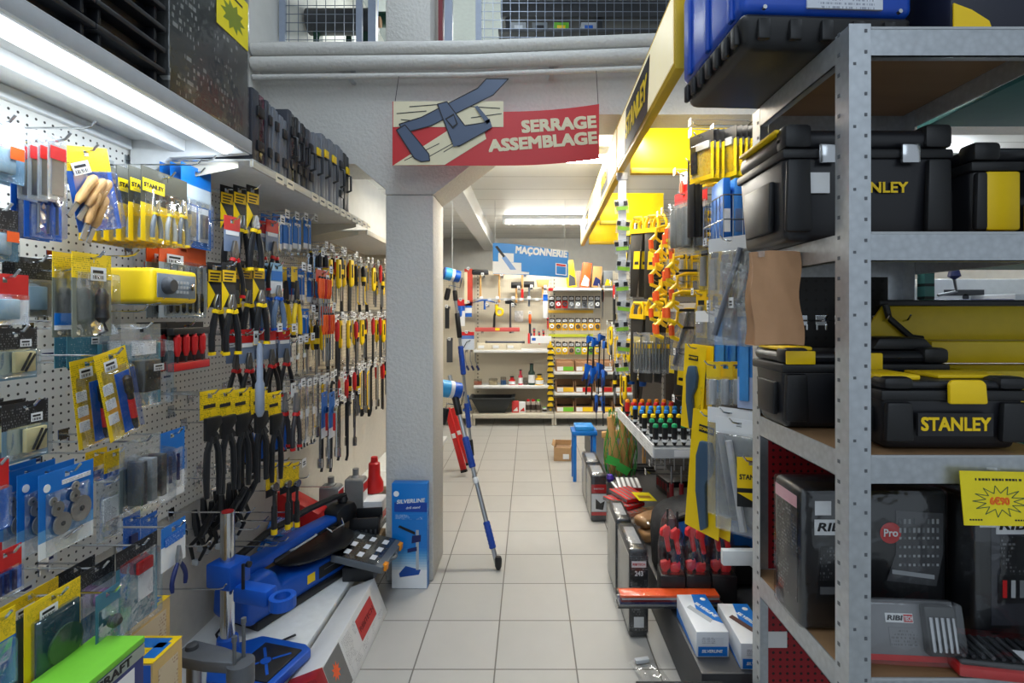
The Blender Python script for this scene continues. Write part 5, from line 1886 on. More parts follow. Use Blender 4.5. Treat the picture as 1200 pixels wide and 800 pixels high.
for x in (-.25, .25):
    MB().cyl((x - .015, 0, 0), (x + .015, 0, 0), .018, DGREY, 10).build('end', t)
for i in range(3):
    b = MB().box((-.10, -.06, 0), (.10, .08, .085), mat('carton_cream', (222, 212, 188), .6))
    b.box((-.08, -.0612, .02), (.0, -.0602, .06), PAPER)
    tag(b.build('small_carton', loc=(P(568 + i * 17, 401, 6.85).x, 6.83, .978), bevel=.003), 'cream carton under the dark bar, %s from the pillar side' % ORD[i], 'box', 'cream cartons on the top shelf')
q = pk_(621, 368, 6.96)
t = thing('orange_trowel', 'tool with orange handle and dark red blade hanging near the white label holder', 'tool', q)
MB().lathe([(.012, 0), (.02, -.02), (.018, -.11), (.01, -.13)], ORANGE, n=10).build('handle', t)
MB().box((-.016, -.006, -.26), (.016, .006, -.13), IRON).build('shank', t)
MB().box((-.028, -.008, -.40), (-.002, .008, -.26), RED).box((.002, -.008, -.40), (.028, .008, -.26), NAVY).build('blades', t)
hook((q.x, YB, q.z + .005), 0, BACK, 'hook holding the orange handled tool', True, ln=.15)
for i, px in enumerate((626, 632, 637, 642)):
    q = pk_(px, (386, 390, 388, 372)[i], 6.94)
    t = thing('marking_pencil', 'red marking pencil hanging in the hammer bay, %s towards the bins' % ORD[i], 'pencil', q, group='red pencils')
    MB().lathe([(.006, 0), (.012, -.01), (.012, -.13), (.004, -.16)], RED, n=8).build('body', t)
    MB().lathe([(.0125, -.02), (.0125, -.04)], BLACK, n=8).build('band', t)
    hook((q.x, YB, q.z + .004), 0, BACK, 'hook holding the %s red pencil' % ORD[i], False, ln=.17)
b = MB().box((-.135, -.006, -.09), (.135, 0, .0), PAPER)
b.box((-.12, -.007, -.055), (-.07, -.006, -.02), BLUE)
b.box((-.135, -.0, -.0), (.135, .05, .003), PAPER)
tag(b.build('label_holder', loc=pk_(634, 394, 6.73), smooth=0), 'wide white label holder with blue mark on the top shelf edge', 'label')
t = thing('blue_white_pack', 'tall blue and white pack hanging beside the hammer bay edge', 'tool pack', pk_(639, 344, 6.9))
MB().box((-.03, -.01, -.33), (.03, .01, 0), PAPER).build('card', t, bevel=.004)
MB().box((-.031, -.0115, -.1), (.031, -.0105, -.01), BLUE).build('header_print', t)
hook((t.location.x, YB, t.location.z + .003), 0, BACK, 'hook holding the tall blue and white pack', True, ln=.22)
# shelf goods
JAR = film('jar_clear', (226, 222, 214), .12)
goods = [('plastic_jar', 560, 450, .055, .07, mat('rust', (190, 96, 60), .6), 'clear tub with rust red contents at the pillar end'), ('plastic_jar', 578, 450, .06, .08, CREAM, 'clear tub with white contents on the middle shelf'), ('plastic_jar', 590, 450, .04, .1, SBLUE, 'clear tub with blue contents on the middle shelf'),
         ('red_tub', 600, 450, .045, .10, RED, 'red tub with white label on the middle shelf'), ('pink_bottle', 610, 450, .030, .19, mat('pink', (220, 60, 84), .45), 'tall pink bottle on the middle shelf'), ('plastic_jar', 616, 450, .03, .09, GREY, 'small clear jar with grey contents on the middle shelf'),
         ('dark_flask', 623, 450, .045, .27, mat('bottle_green', (40, 70, 60), .4), 'dark green capped flask, tallest on the middle shelf'), ('yellow_tub', 632, 450, .055, .13, mat('tub_yellow', (240, 190, 40), .45), 'yellow tub beside the striped strip')]
for nm, px, py, r, h, m, lb in goods:
    q = P(px, py, 6.86)
    t = thing(nm, lb, 'tub', (q.x, 6.86, .506))
    if nm == 'plastic_jar':
        MB().lathe([(r * .96, .002), (r * .96, h * .6)], m, n=16).build('contents', t)
        MB().lathe([(r, 0), (r, h), (r * .9, h + .004)], JAR, n=16).build('jar', t)
    else:
        MB().lathe([(r, 0), (r, h * .62), (r * .55, h * .72), (r * .5, h)], m, n=16).build('body', t)
        MB().lathe([(r * 1.02, h * .1), (r * 1.02, h * .5)], PAPER, n=16).build('label', t)
        MB().lathe([(r * .56, h), (r * .6, h + .015)], BLACK, n=16).build('cap', t)
# black mortar tub on the base shelf
t = thing('mortar_tub', 'black plastic mortar tub on the base shelf', 'tub', (P(577, 480, 6.80).x, 6.82, .1555))
b = MB()
TB_ = mat('tub_black', (44, 48, 50), .5)
b.box((-.22, -.16, 0), (.22, .16, .012), TB_, .06)
for lo, hi, s in (((-.16, -.1), (-.24, -.18), 0),):
    pass
o1 = [(-.17, -.11, 0), (.17, -.11, 0), (.17, .11, 0), (-.17, .11, 0)]
o2 = [(-.27, -.17, .20), (.27, -.17, .20), (.27, .17, .20), (-.27, .17, .20)]
i1 = [(x * .96, y * .96, .01) for x, y, z in o1]
i2 = [(x * .97, y * .95, .20) for x, y, z in o2]
b = MB().add(o1 + o2 + i1 + i2, [(3, 2, 1, 0)] + [(k, (k + 1) % 4, 4 + (k + 1) % 4, 4 + k) for k in range(4)] + [(4 + k, 4 + (k + 1) % 4, 12 + (k + 1) % 4, 12 + k) for k in range(4)] + [(8 + k, 12 + k, 12 + (k + 1) % 4, 8 + (k + 1) % 4) for k in range(4)] + [(8, 9, 10, 11)], TB_)
b.build('tub_body', t, bevel=.006)
b = MB()
for s in (-1, 1):
    b = MB().box((min(s * .262, s * .302), -.185, .188), (max(s * .262, s * .302), .185, .206), TB_)
    b.build('rim', t, bevel=.003)
MB().box((-.262, -.192, .188), (.262, -.165, .206), TB_).build('rim', t, bevel=.003)
for i, (px, nm, r, h, m, cm, lb) in enumerate(((604, 'red_sack', .05, .15, mat('sack_red', (206, 60, 60), .55), PAPER, 'red and white sachet standing on the base shelf'), (612, 'white_box', .045, .14, PAPER, RED, 'white and red carton standing on the base shelf'),
                                               (619, 'spray_can', .033, .17, mat('can_grey', (170, 160, 150), .4), RED, 'spray can with red cap, nearest the cartons'), (625, 'spray_can', .033, .17, mat('can_grey', (170, 160, 150), .4), RED, 'spray can with red cap, second one'),
                                               (631, 'spray_can', .033, .17, mat('can_grey', (170, 160, 150), .4), GREEN, 'spray can with green cap, last one'), (638, 'white_tub', .03, .07, PAPER, GREEN, 'small white tub beside the spray cans'))):
    q = P(px, 484, 6.78)
    t = thing(nm, lb, 'can', (q.x, 6.76, .1555))
    if 'box' in nm or 'sack' in nm:
        MB().prism([(-r, 0), (r, 0), (r * .9, h), (-r * .9, h)], -.03, .03, m).build('pack', t, bevel=.006)
        MB().prism([(-r * .7, .02), (r * .7, .02), (r * .5, h * .5)], -.0315, -.0305, cm).build('print_panel', t, smooth=0)
    else:
        MB().lathe([(r, 0), (r, h * .8), (r * .7, h * .85)], m, n=14).build('body', t)
        MB().lathe([(r * .7, h * .85), (r * .7, h), (r * .5, h)], cm, n=14).build('cap', t)
        MB().lathe([(r * 1.02, h * .2), (r * 1.02, h * .6)], mat('can_dark', (60, 50, 44), .4), n=14).build('label', t)
# bins of the third bay
cols = [[GREEN, YEL, PAPER], [mat('tub_yellow', (240, 190, 40), .45), RED, RED], [GREEN, YEL, YEL]]
for r_, (z, nm) in enumerate(((.691, 'upper'), (.416, 'middle'), (.1555, 'lowest'))):
    for c_ in range(4):
        x = .36 + c_ * .255
        t = thing('cardboard_bin', 'cardboard bin with %s front label, %s on the %s shelf' % (['green', 'yellow', 'white', 'plain'][c_] if r_ != 1 else ['amber', 'red', 'scarlet', 'plain'][c_], ORD[c_], nm), 'bin', (x, 6.76, z), group='cardboard bins on the white shelves')
        b = MB().box((0, 0, 0), (.235, .30, .006), KRAFT).box((0, 0, .006), (.235, .006, .075), KRAFT).box((0, .006, .006), (.006, .3, .14), KRAFT).box((.229, .006, .006), (.235, .3, .14), KRAFT).box((.006, .294, .006), (.229, .3, .14), KRAFT)
        b.build('bin_body', t, smooth=0)
        MB().box((.008, .05, .007), (.227, .29, .06 if r_ else .12), mat('bin_goods', (70, 56, 44), .7) if r_ else KRAFT).build('contents', t)
        b = MB().box((.01, -.003, .012), (.09, -.0005, .066), PAPER)
        b.box((.09, -.003, .012), (.225, -.0005, .066), cols[r_][min(2, c_)])
        b.build('front_label', t, smooth=0)
# small packs in three rows
rowspec = ((348, 'upper', [mat('blk_pack', (60, 56, 54), .45), RED, RED, GREY, LGREY, GREY, LGREY, DGREY], RED), (374, 'middle', [mat('amber_pack', (236, 176, 24), .45)] * 8, mat('rail_yellow', (240, 196, 70), .5)), (402, 'lower', [YEL, YEL, YEL, mat('gold_pack', (190, 150, 90), .5), GREEN, YEL, GREEN, YEL], mat('rail_lime', (200, 210, 60), .5)))
for ri, (py, nm, ms, rm) in enumerate(rowspec):
    q0 = P(645, py, 6.92)
    b = MB().box((-.0, -.012, -.020), (.62, -.001, .020), rm)
    tag(b.build('label_rail', loc=(q0.x - .02, YB, P(645, py - 9, YB).z), smooth=0), '%s label rail above the %s row of small packs' % (['red', 'amber', 'lime yellow'][ri], nm), 'rail')
    for i, m in enumerate(ms):
        x = q0.x + .02 + i * .088
        t = thing('small_pack', 'small hanging pack with tape ring, %s along the %s row' % (ORD[i], nm), 'pack', (x, 6.92, q0.z), group='small packs in the %s row' % nm)
        card(MB(), .075, .165, [(.3, mat('blk_pack', (60, 56, 54), .45)), (.7, m)]).build('card', t, smooth=0)
        MB().ring((0, -.012, -.095), .02, .009, [LGREY, PAPER, DGREY][(i + ri) % 3], 14, 6, 'Y').build('tape_ring', t)
        price(t, 0, -.02, y=-.004, w=.05, h=.03)
        hook((x, YB, q0.z), 0, BACK, 'hook holding the %s small pack of the %s row' % (ORD[i], nm), False, ln=.21)
# cartons on top of the third bay
for i, (x, h, a, m, m2, lb) in enumerate(((.58, .36, -8, YEL, DGREY, 'yellow carton with dark tool picture on the high shelf'), (.74, .33, 8, ORANGE, PAPER, 'orange and white carton leaning on the high shelf'), (.90, .28, 4, mat('carton_tan', (196, 150, 90), .5), NAVY, 'tan and navy carton on the high shelf'), (1.06, .22, 0, GREY, YEL, 'grey and yellow carton on the high shelf near the strip'))):
    t = thing('tool_carton', lb, 'box', (x, 6.9, 1.8105), (0, R(a), 0))
    MB().box((-.06, -.05, 0), (.06, .05, h), m).build('carton', t, bevel=.003)
    MB().prism([(-.05, .02), (.05, .02), (.05, h * .35), (-.02, h * .5)], -.0515, -.0505, m2).build('print_panel', t, smooth=0)
# black and yellow striped strip of tape packs hanging at the shelf corner
t = thing('clip_strip', 'clip strip hanging at the corner of the hammer bay shelves', 'strip', P(645, 400, 6.66))
MB().box((-.012, .0, -.90), (.012, .003, 0), YEL).build('strip', t, smooth=0)
MB().tube([(0, .001, 0), (0, .03, .02), (0, .435, .02)], .003, CHROME, 6).build('hanger', t)
for i in range(11):
    q = P(645, 404, 6.66)
    t = thing('warning_tape', 'yellow and black tape pack on the striped clip strip, %s from the top' % ORD[i], 'tape', (q.x + (.004 if i % 2 else -.004), 6.655, q.z - .03 - i * .076), group='tape packs on the clip strip')
    MB().lathe([(.034, -.02), (.040, -.02), (.040, .0), (.034, .0)], YEL if i % 2 else mat('tape_ochre', (226, 186, 20), .5), n=14, axis='Y').build('roll', t)
    MB().box((-.038, -.024, -.030), (.038, -.0205, -.006), BLACK).build('band', t, smooth=0)
# cards on the bay by the pillar
def cardbk(w, h, bands, inner=None):
    return pack('trowel_card', 'card pack', w, h, bands, inner)


for pr, px, py, lb in ((pack('red_level_card', 'card pack', .11, .5, [(1, mat('card_rust', (196, 66, 50), .5))], lambda t: MB().box((-.055, -.004, -.46), (-.015, -.001, -.03), CREAM).build('picture_print', t)), 549, 316, 'tall rust red card hanging high on the corner bay'),
                       (cardbk(.11, .36, [(.18, RED), (.2, BLUE), (.62, PAPER)], lambda t: MB().lathe([(.012, -.08), (.022, -.10), (.018, -.2), (.008, -.22)], BLUE, (0, -.02, 0), 10).build('scraper', t)), 540, 352, 'white card with blue scraper near the taller pole'),
                       (cardbk(.09, .2, [(.3, BLUE), (.4, PAPER), (.3, BLUE)]), 549, 355, 'small blue and white card beside the rust red one'),
                       (cardbk(.2, .24, [(.1, RED), (.22, mat('card_mid_blue', (84, 120, 190), .5)), (.68, mat('card_pale', (190, 200, 216), .5))], lambda t: MB().tube([(-.04, -.01, -.2), (0, -.012, -.12), (.05, -.01, -.1)], .006, IRON, 6).build('wire_tool', t)), 547, 390, 'wide blue and white card low on the corner bay'),
                       (cardbk(.06, .3, [(1, BLACK)]), 524, 360, 'black hanging tool card close to the pillar'), (cardbk(.08, .32, [(1, DGREY)]), 527, 398, 'dark tool card below the black one close to the pillar')):
    q = P(px, py, 6.93)
    hang(pr, q, BACK, lb, 1, board=YB, hk=True, tagged=True)
for i, px in enumerate((545, 551, 557)):
    q = P(px, 412, 6.93)
    t = thing('hand_trowel', 'hand trowel with navy handle, %s under the wide card' % ORD[i], 'trowel', q, group='trowels under the wide card')
    MB().tube([(0, 0, 0), (0, 0, -.12), (.02, 0, -.16), (.02, 0, -.2)], .006, STEEL, 6).build('tang', t)
    MB().tube([(.02, 0, -.19), (.05, 0, -.25)], .015, NAVY, 8).build('handle', t)
    hook((q.x, YB, q.z), 0, BACK, 'hook holding the %s navy handled trowel' % ORD[i], False, ln=.19)
t = thing('blue_trestle', 'small blue folding bracket on the base shelf of the corner bay', 'bracket', P(546, 481, 6.8))
t.location.z = .1555
MB().tube([(-.04, 0, .02), (.07, 0, .02), (.02, 0, .22)], .014, BLUE, 8).build('frame', t)
MB().tube([(-.04, 0, .02), (.04, 0, .12)], .008, DGREY, 8).build('stay', t)
# cardboard box on the floor
t = thing('open_carton', 'small open cardboard box on the tiles near the blue crate', 'box', (.245, 5.06, .001), (0, 0, R(-6)))
MB().box((0, 0, 0), (.17, .25, .006), CARDB).box((0, 0, .006), (.17, .006, .13), CARDB).box((0, .244, .006), (.17, .25, .15), CARDB).box((0, .006, .006), (.006, .244, .14), CARDB).box((.164, .006, .006), (.17, .244, .14), CARDB).build('carton', t, smooth=0)
MB().box((.01, .01, .007), (.16, .24, .10), mat('packing', (150, 120, 90), .8, bump=.6)).build('contents', t)
MB().box((.09, -.002, .02), (.15, -.0005, .07), PAPER).build('label', t, smooth=0)
for s in (-1, 1):
    MB().at(Matrix.Translation((.085 + s * .085, .12, .14)) @ Matrix.Rotation(R(-40 * s), 4, 'Y')).box((-.03 if s < 0 else 0, -.11, 0), (0 if s < 0 else .03, .11, .004), CARDB).build('flap', t, smooth=0)
# ------------------------------------------------------------------ right side of the aisle: the yellow hand tool wall
XR = 1.12
DPEG = peg_mat('peg_dark', (44, 43, 42), (14, 14, 14), 'Y')
PLM = mat('plinth_grey', (58, 59, 62), .45)
PZT = .20


def rbay(y0, y1, label, pre=0, top=2.1):
    t = thing('shelving_bay', label, 'shelving', (XR, y0, 0))
    L = y1 - y0
    MB().box((0, .001 - pre, .2), (.03, L - .001, top), DPEG).build('back_panel', t)
    MB().box((-.52, .001, .0), (0.03, L - .001, PZT), PLM).build('plinth', t, bevel=.004)
    for y in (.018, L - .018):
        MB().box((-.003, y - .014, PZT), (-.0004, y + .014, 2.1), peg_mat('slotted_grey', (120, 120, 118), (30, 30, 30), 'Y', .05, .2)).build('upright', t, smooth=0)


rbay(1.78, 3.03, 'dark backed tool bay with screwdriver tray beside the metal rack', .14, 2.42)
rbay(3.032, 4.28, 'dark backed tool bay of saws under the yellow header')
rbay(4.282, 5.54, 'far dark backed tool bay with blue clamps')


def rp(px, py, X):
    return PX(px, py, X)


# illuminated header box of the yellow brand
HB = mat('header_face', (250, 236, 196), .4, emit=.35)
HY = mat('header_yellow', (206, 170, 20), .45)
HYP = mat('header_bright_yellow', (252, 214, 0), .45)


def header(y0, x0, y1, x1, z0, z1, label, txt):
    t = thing('header_box', label, 'sign', (x0, y0, z0))
    d = Vector((x1 - x0, y1 - y0, 0))
    n = Vector((d.y, -d.x, 0)).normalized() * .035
    h = z1 - z0
    b = MB()
    a, c = Vector((0, 0, 0)), d
    b.add([a, c, c + n, a + n, a + Vector((0, 0, h)), c + Vector((0, 0, h)), c + n + Vector((0, 0, h)), a + n + Vector((0, 0, h))], [(3, 2, 1, 0), (4, 5, 6, 7), (0, 1, 5, 4), (1, 2, 6, 5), (2, 3, 7, 6), (3, 0, 4, 7)], HY)
    b.build('box_body', t, bevel=.004)
    rz = math.atan2(d.y, d.x)
    M = Matrix.Rotation(rz - PI, 4, 'Z')          # local +X now runs towards the camera, -Y faces the aisle
    u = d.length
    MB().at(Matrix.Rotation(rz, 4, 'Z')).box((.012, .0006, .022), (u - .012, .004, h - .022), HB).build('face_panel', t, smooth=0)
    for f, s in txt:
        p = d * f
        q = Matrix.Rotation(rz, 4, 'Z') @ Vector((0, .005, 0))
        b = MB().at(Matrix.Translation(p + q + Vector((0, 0, h * .45))) @ Matrix.Rotation(rz - PI, 4, 'Z'))
        b.prism([(-.24 * s, -.085 * s), (.20 * s, -.085 * s), (.24 * s, .085 * s), (-.20 * s, .085 * s)], -.0005, .0005, INK)
        b.build('name_panel', t, smooth=0)
        o = lettering('STANLEY', .105 * s, HYP, t, tuple(p + q * 1.4 + Vector((0, 0, h * .45))), (0, 0, rz - PI), bold=.035, width=.40 * s, shear=.12)
        q2 = p + q + Vector((0, 0, h * .13))
    return t


header(1.60, .4555, 2.76, .478, 2.217, 2.474, 'near yellow framed header box lettered over the tool aisle', [(.54, 1.2)])
header(2.80, .481, 4.29, .534, 2.217, 2.487, 'middle yellow framed header box beyond the clip strip', [(.4, .9)])
header(4.32, .5355, 5.78, .5865, 2.217, 2.4955, 'far yellow framed header box ending over the back room shelves', [(.4, .9)])
for i, (y, z0, z1) in enumerate(((2.72, 2.225, 2.44), (4.25, 2.225, 2.456), (5.45, 2.225, 2.45))):
    t = thing('header_fin', 'bright yellow cross panel behind the header, %s from the camera' % ORD[i], 'panel', (.60 + .05 * i, y, z0), group='yellow cross panels')
    MB().box((-.06, 0, 0), (.517 - .05 * i, .02, z1 - z0), HYP).build('panel', t, bevel=.003)
    MB().box((-.06, -.012, -.03), (.517 - .05 * i, .03, -.0005), HY).build('arm', t, bevel=.003)
for i, y in enumerate((2.22, 3.55, 4.94)):
    tube_fixture('header_lamp', 'fluorescent lamp behind the yellow header, %s from the camera' % ORD[i], (.562 + .045 * i, y, 2.402), .95, 'Y', e=20, warm=True)
# white clip strip with green packs
t = thing('clip_strip', 'long white clip strip hanging from the header joint', 'strip', (.505, 2.775, 2.216))
MB().box((-.022, -.002, -.98), (.022, .002, -.0), PAPER).build('strip', t, smooth=0)
MB().box((-.03, -.006, -.04), (.03, .006, .0), LGREY).build('clamp', t, bevel=.002)
for i in range(9):
    z = EYE + (CY - 234 - i * 23.5) * 2.765 / 600
    t = thing('green_pack', 'small clear pack with lime green band, %s down the white clip strip' % ORD[i], 'pack', (.505 + (.008 if i % 2 else -.008), 2.76, z), (0, R(6 if i % 2 else -5), 0), 'green banded packs on the white strip')
    MB().box((-.04, -.003, -.075), (.035, .0, .0), MILKY).build('sleeve', t, smooth=0)
    MB().box((-.032, -.006, -.058), (.034, -.0035, -.038), mat('band_lime', (150, 205, 60), .45)).build('green_band', t, smooth=0)
    for k in (-.028, .02):
        MB().box((k - .010, -.012, -.034), (k + .010, -.004, -.012), BLACK).build('item', t)
    MB().tube([(0, .0, -.002), (0, .0125, -.004)], .002, LGREY, 5).build('peg', t)


# ---- saws
def handsaw(t):
    MB().prism([(-.055, -.06), (.05, -.06), (.022, -.52), (-.03, -.52)], -.004, .004, mat('sheath_black', (44, 42, 38), .5)).build('blade_sheath', t, bevel=.002)
    MB().tube([(-.05, 0, -.07), (-.05, 0, -.03), (-.03, 0, .017), (.03, 0, .017), (.05, 0, -.03), (.045, 0, -.07)], .012, YEL, 8).box((-.06, -.012, -.09), (.055, .012, -.06), YEL).build('handle', t)
    MB().box((-.016, -.0065, -.33), (.034, -.0043, -.21), mat('saw_label', (252, 218, 10), .45)).build('label', t, smooth=0)
    MB().box((-.006, -.0072, -.30), (.026, -.0066, -.28), INK).build('label_print', t, smooth=0)


HS = Proto('hand_saw', 'saw', handsaw)
k = 0
for px, py, X, n in ((733, 262, .72, 1), (748, 258, .74, 2), (765, 256, .80, 2), (748, 358, .74, 2), (766, 354, .80, 2), (752, 400, .86, 1), (790, 380, .98, 1), (800, 392, 1.0, 1)):
    q = rp(px, py, X)
    hang(HS, q, RIGHT, 'hand saw in black sheath with yellow label, %s saw hook' % ORD[k], n, .05, XR - .004, roll=R(4), hook_desc='black sheathed hand saws, %s saw hook' % ORD[k], tilt=R(42))
    k += 1


def hacksaw(t):
    MB().tube([(-.13, 0, -.008), (-.16, 0, .02), (-.155, 0, .075), (-.11, 0, .09), (.10, 0, .09), (.125, 0, .07), (.125, 0, -.008)], .009, YEL, 8).build('saw_frame', t)
    MB().box((-.128, -.001, -.016), (.128, .001, -.002), IRON).build('blade', t)
    b = MB().tube([(-.16, 0, .03), (-.19, 0, .0), (-.185, 0, -.06), (-.15, 0, -.075)], [.012, .014, .014, .011], YEL, 8)
    b.build('handle', t)
    MB().tube([(-.19, 0, .005), (-.187, 0, -.05)], .0155, ORANGE, 8).build('grip', t)


HK = Proto('hacksaw', 'saw', hacksaw)
k = 0
for lv, z in enumerate((1.90, 1.80, 1.69, 1.58, 1.48, 1.385)):
    for y in (2.72, 2.93, 3.14):
        y += .055 * (lv % 2)
        x = .94 + (.02 if k % 2 else -.015) + (y - 2.75) * .03
        HK((x, y, z), (0, 0, 0), 'yellow framed hacksaw, %s of the column on the tool wall' % ORD[k], 'yellow hacksaws on the tool wall')
        hook((XR - .0045, y + .0135, z + .078), 0, RIGHT, 'hook carrying the %s yellow hacksaw' % ORD[k], y > 2.9, ln=.24)
        k += 1
# ---- carded goods high on the wall
def sq(t):
    MB().box((-.05, -.012, -.15), (-.02, -.002, -.03), BLACK).box((-.02, -.012, -.06), (.05, -.002, -.03), LGREY).build('square', t)


SQ = pack('try_square_pack', 'square', .13, .20, [(.15, BLACK), (.85, PR_Y)], sq, (.11, .14, -.03, .016))
for i, (px, py, X) in enumerate(((822, 160, .72), (848, 156, .80), (836, 168, .84), (858, 172, .86))):
    hang(SQ, rp(px, py, X), RIGHT, 'yellow carded black square high beside the metal rack, %s hook' % ORD[i], 4, .022, XR - .004, tagged=True, tilt=R(28), hook_desc='yellow carded squares, %s hook' % ORD[i])
LONGB = pack('black_brush_pack', 'tool pack', .06, .12, [(1, BLACK)], lambda t: MB().box((-.02, -.016, -.34), (.02, -.002, -.06), BLACK).build('tool_bar', t, bevel=.003))
hang(LONGB, rp(812, 190, .74), RIGHT, 'long black bar tool hanging below the yellow carded squares', 2, .03, XR - .004, tilt=R(30))
RC = pack('red_knife_pack', 'knife', .05, .22, [(.2, PAPER), (.8, RED)], lambda t: MB().lathe([(.004, -.03), (.012, -.06), (.012, -.2)], mat('orange_red', (236, 66, 34), .4), (0, -.012, 0), 10).build('handle', t))
hang(RC, rp(801, 205, .80), RIGHT, 'red handled knife card under the yellow cross panel', 3, .03, XR - .004, tagged=True, tilt=R(25))
GT = pack('grey_tube_pack', 'tool pack', .15, .30, [(.1, RED), (.9, MILKY)], lambda t: [MB().lathe([(.02, -.07), (.022, -.08), (.022, -.24), (.018, -.25)], GREY, (x, -.026, 0), 12).build('tube', t) for x in (-.04, .01, .05)], (.14, .24, -.03, .05))
hang(GT, rp(802, 228, .74), RIGHT, 'clear pack of grey tubes with red edge under the cross panels', 2, .06, XR - .004, tilt=R(20))
# wire basket with blue sachets
t = thing('wire_basket', 'chrome wire basket of blue packs beside the big black chest', 'basket', (.74, 1.95, 1.735))
b = MB()
BX, BY, BZ = .30, .22, .17
for z in (0, BZ * .45, BZ):
    for p0, p1 in (((0, 0), (BX, 0)), ((BX, 0), (BX, BY)), ((BX, BY), (0, BY)), ((0, BY), (0, 0))):
        b.tube([(p0[0], p0[1], z), (p1[0], p1[1], z)], .003, CHROME, 6)
for i in range(9):
    x = BX * i / 8
    b.tube([(x, 0, BZ), (x, 0, 0), (x, BY, 0), (x, BY, BZ)], .002, CHROME, 5)
for i in range(1, 6):
    y = BY * i / 6
    b.tube([(0, y, BZ), (0, y, 0), (BX, y, 0), (BX, y, BZ)], .002, CHROME, 5)
for y in (.04, BY - .04):
    b.tube([(BX, y, BZ), (XR - .742, y, BZ)], .003, CHROME, 6)
b.build('wire_frame', t)
for i in range(6):
    t = thing('blue_sachet', 'blue sachet standing in the wire basket, %s from its open side' % ORD[i], 'pack', (.765 + i * .045, 1.98, 1.7385), (0, 0, R(3 * (i % 3) - 3)), 'blue sachets in the wire basket')
    MB().prism([(-.018, 0), (.018, 0), (.014, .24), (-.014, .24)], 0, .15, [mat('sachet_blue', (28, 106, 196), .4), mat('sachet_sky', (60, 130, 206), .4)][i % 2]).build('sachet', t, bevel=.004)
    MB().box((-.013, -.001, .03), (.013, 0.0, .12), MILKY if i % 3 else PAPER).build('label', t, smooth=0)
# ---- carded goods lower down
YK = pack('yellow_knife_card', 'knife', .07, .24, [(.25, YEL), (.75, PR_Y)], lambda t: [MB().prism([(-.012, -.06), (.012, -.06), (.016, -.2), (-.016, -.2)], -.02, -.003, LGREY).build('tool_body', t, bevel=.003), MB().box((-.02, -.003, -.055), (.02, -.0015, -.03), INK).build('name_panel', t)], (.06, .17, -.05, .025))
k = 0
for px, py, X, n in ((786, 292, .86, 2), (800, 292, .88, 2), (826, 286, .84, 3), (838, 288, .84, 3), (850, 290, .84, 2), (772, 330, .84, 2), (822, 345, .90, 2), (733, 410, .74, 2), (741, 405, .76, 2), (727, 350, .74, 1)):
    hang(YK, rp(px, py, X), RIGHT, 'yellow card with pale grey tool, %s yellow tool hook' % ORD[k], n, .03, XR - .004, tagged=True, tilt=R(30), hook_desc='yellow tool cards, %s hook' % ORD[k])
    k += 1
BAG = pack('clear_tool_bag', 'bag', .17, .38, [(.06, PAPER), (.94, MILKY)], lambda t: MB().tube([(.05, -.012, -.03), (-.05, -.014, -.33)], .010, mat('rod_grey', (120, 126, 140), .35, .5), 8).build('rod', t), (.16, .33, -.03, .022))
for px, py, X, n, lb in ((855, 282, .70, 2, 'large clear bag with a grey rod beside the black chest'), (835, 368, .78, 2, 'clear bag of a grey tool above the blue handled knife card'), (800, 358, .86, 2, 'clear bag beside the lowest hacksaws')):
    hang(BAG, rp(px, py, X), RIGHT, lb, n, .05, XR - .004, tilt=R(35))
ST = pack('blue_level_pack', 'level', .05, .36, [(.06, PAPER), (.62, mat('stick_blue', (46, 132, 210), .4)), (.32, mat('stick_pale', (176, 190, 222), .45))], lambda t: MB().box((-.016, -.012, -.32), (.016, -.0012, -.04), mat('stick_blue2', (70, 150, 220), .35)).build('level_beam', t, bevel=.003))
for px, py, lb in ((845, 362, 'narrow blue level card beside the paper bag, nearer the aisle'), (873, 360, 'narrow blue level card half hidden by the rack post')):
    hang(ST, rp(px, py, .74), RIGHT, lb, 2, .045, XR - .004, tagged=True, tilt=R(48))
SPB = pack('dark_spade_pack', 'tool pack', .06, .20, [(.12, YEL), (.68, mat('smoke_card2', (80, 80, 78), .4)), (.2, YEL)], lambda t: MB().box((-.014, -.014, -.17), (.014, -.002, -.05), BLACK).build('blade', t), (.055, .15, -.03, .018))
for i, (px, py) in enumerate(((852, 350), (862, 350), (884, 350))):
    hang(SPB, rp(px, py, .95), RIGHT, 'dark blade pack with yellow foot behind the blue levels, %s hook' % ORD[i], 2, .03, XR - .004, tilt=R(35), hook_desc='dark blade packs, %s hook' % ORD[i])


def knife_card(s):
    def fn(t):
        b = MB().prism([(-.02 * s, -.08 * s), (.02 * s, -.075 * s), (.034 * s, -.12 * s), (.030 * s, -.17 * s), (.012 * s, -.21 * s), (.028 * s, -.34 * s), (.006 * s, -.36 * s), (-.022 * s, -.24 * s), (-.030 * s, -.13 * s)], -.022, -.002, mat('tool_slate', (58, 84, 108), .42))
        b.build('tool_body', t, bevel=.006)
        strip(t, (-.035 * s, -.0028, -.055 * s), (.02 * s, -.0012, -.032 * s), INK, 'name_panel')
        lettering('STANLEY', .014 * s, YEL, t, (-.008 * s, -.0034, -.0435 * s), bold=.02, width=.05 * s)
        MB().box((.028 * s, -.003, -.3 * s), (.05 * s, -.0012, -.16 * s), PR_Y).build('print_panel', t, smooth=0)
    return fn


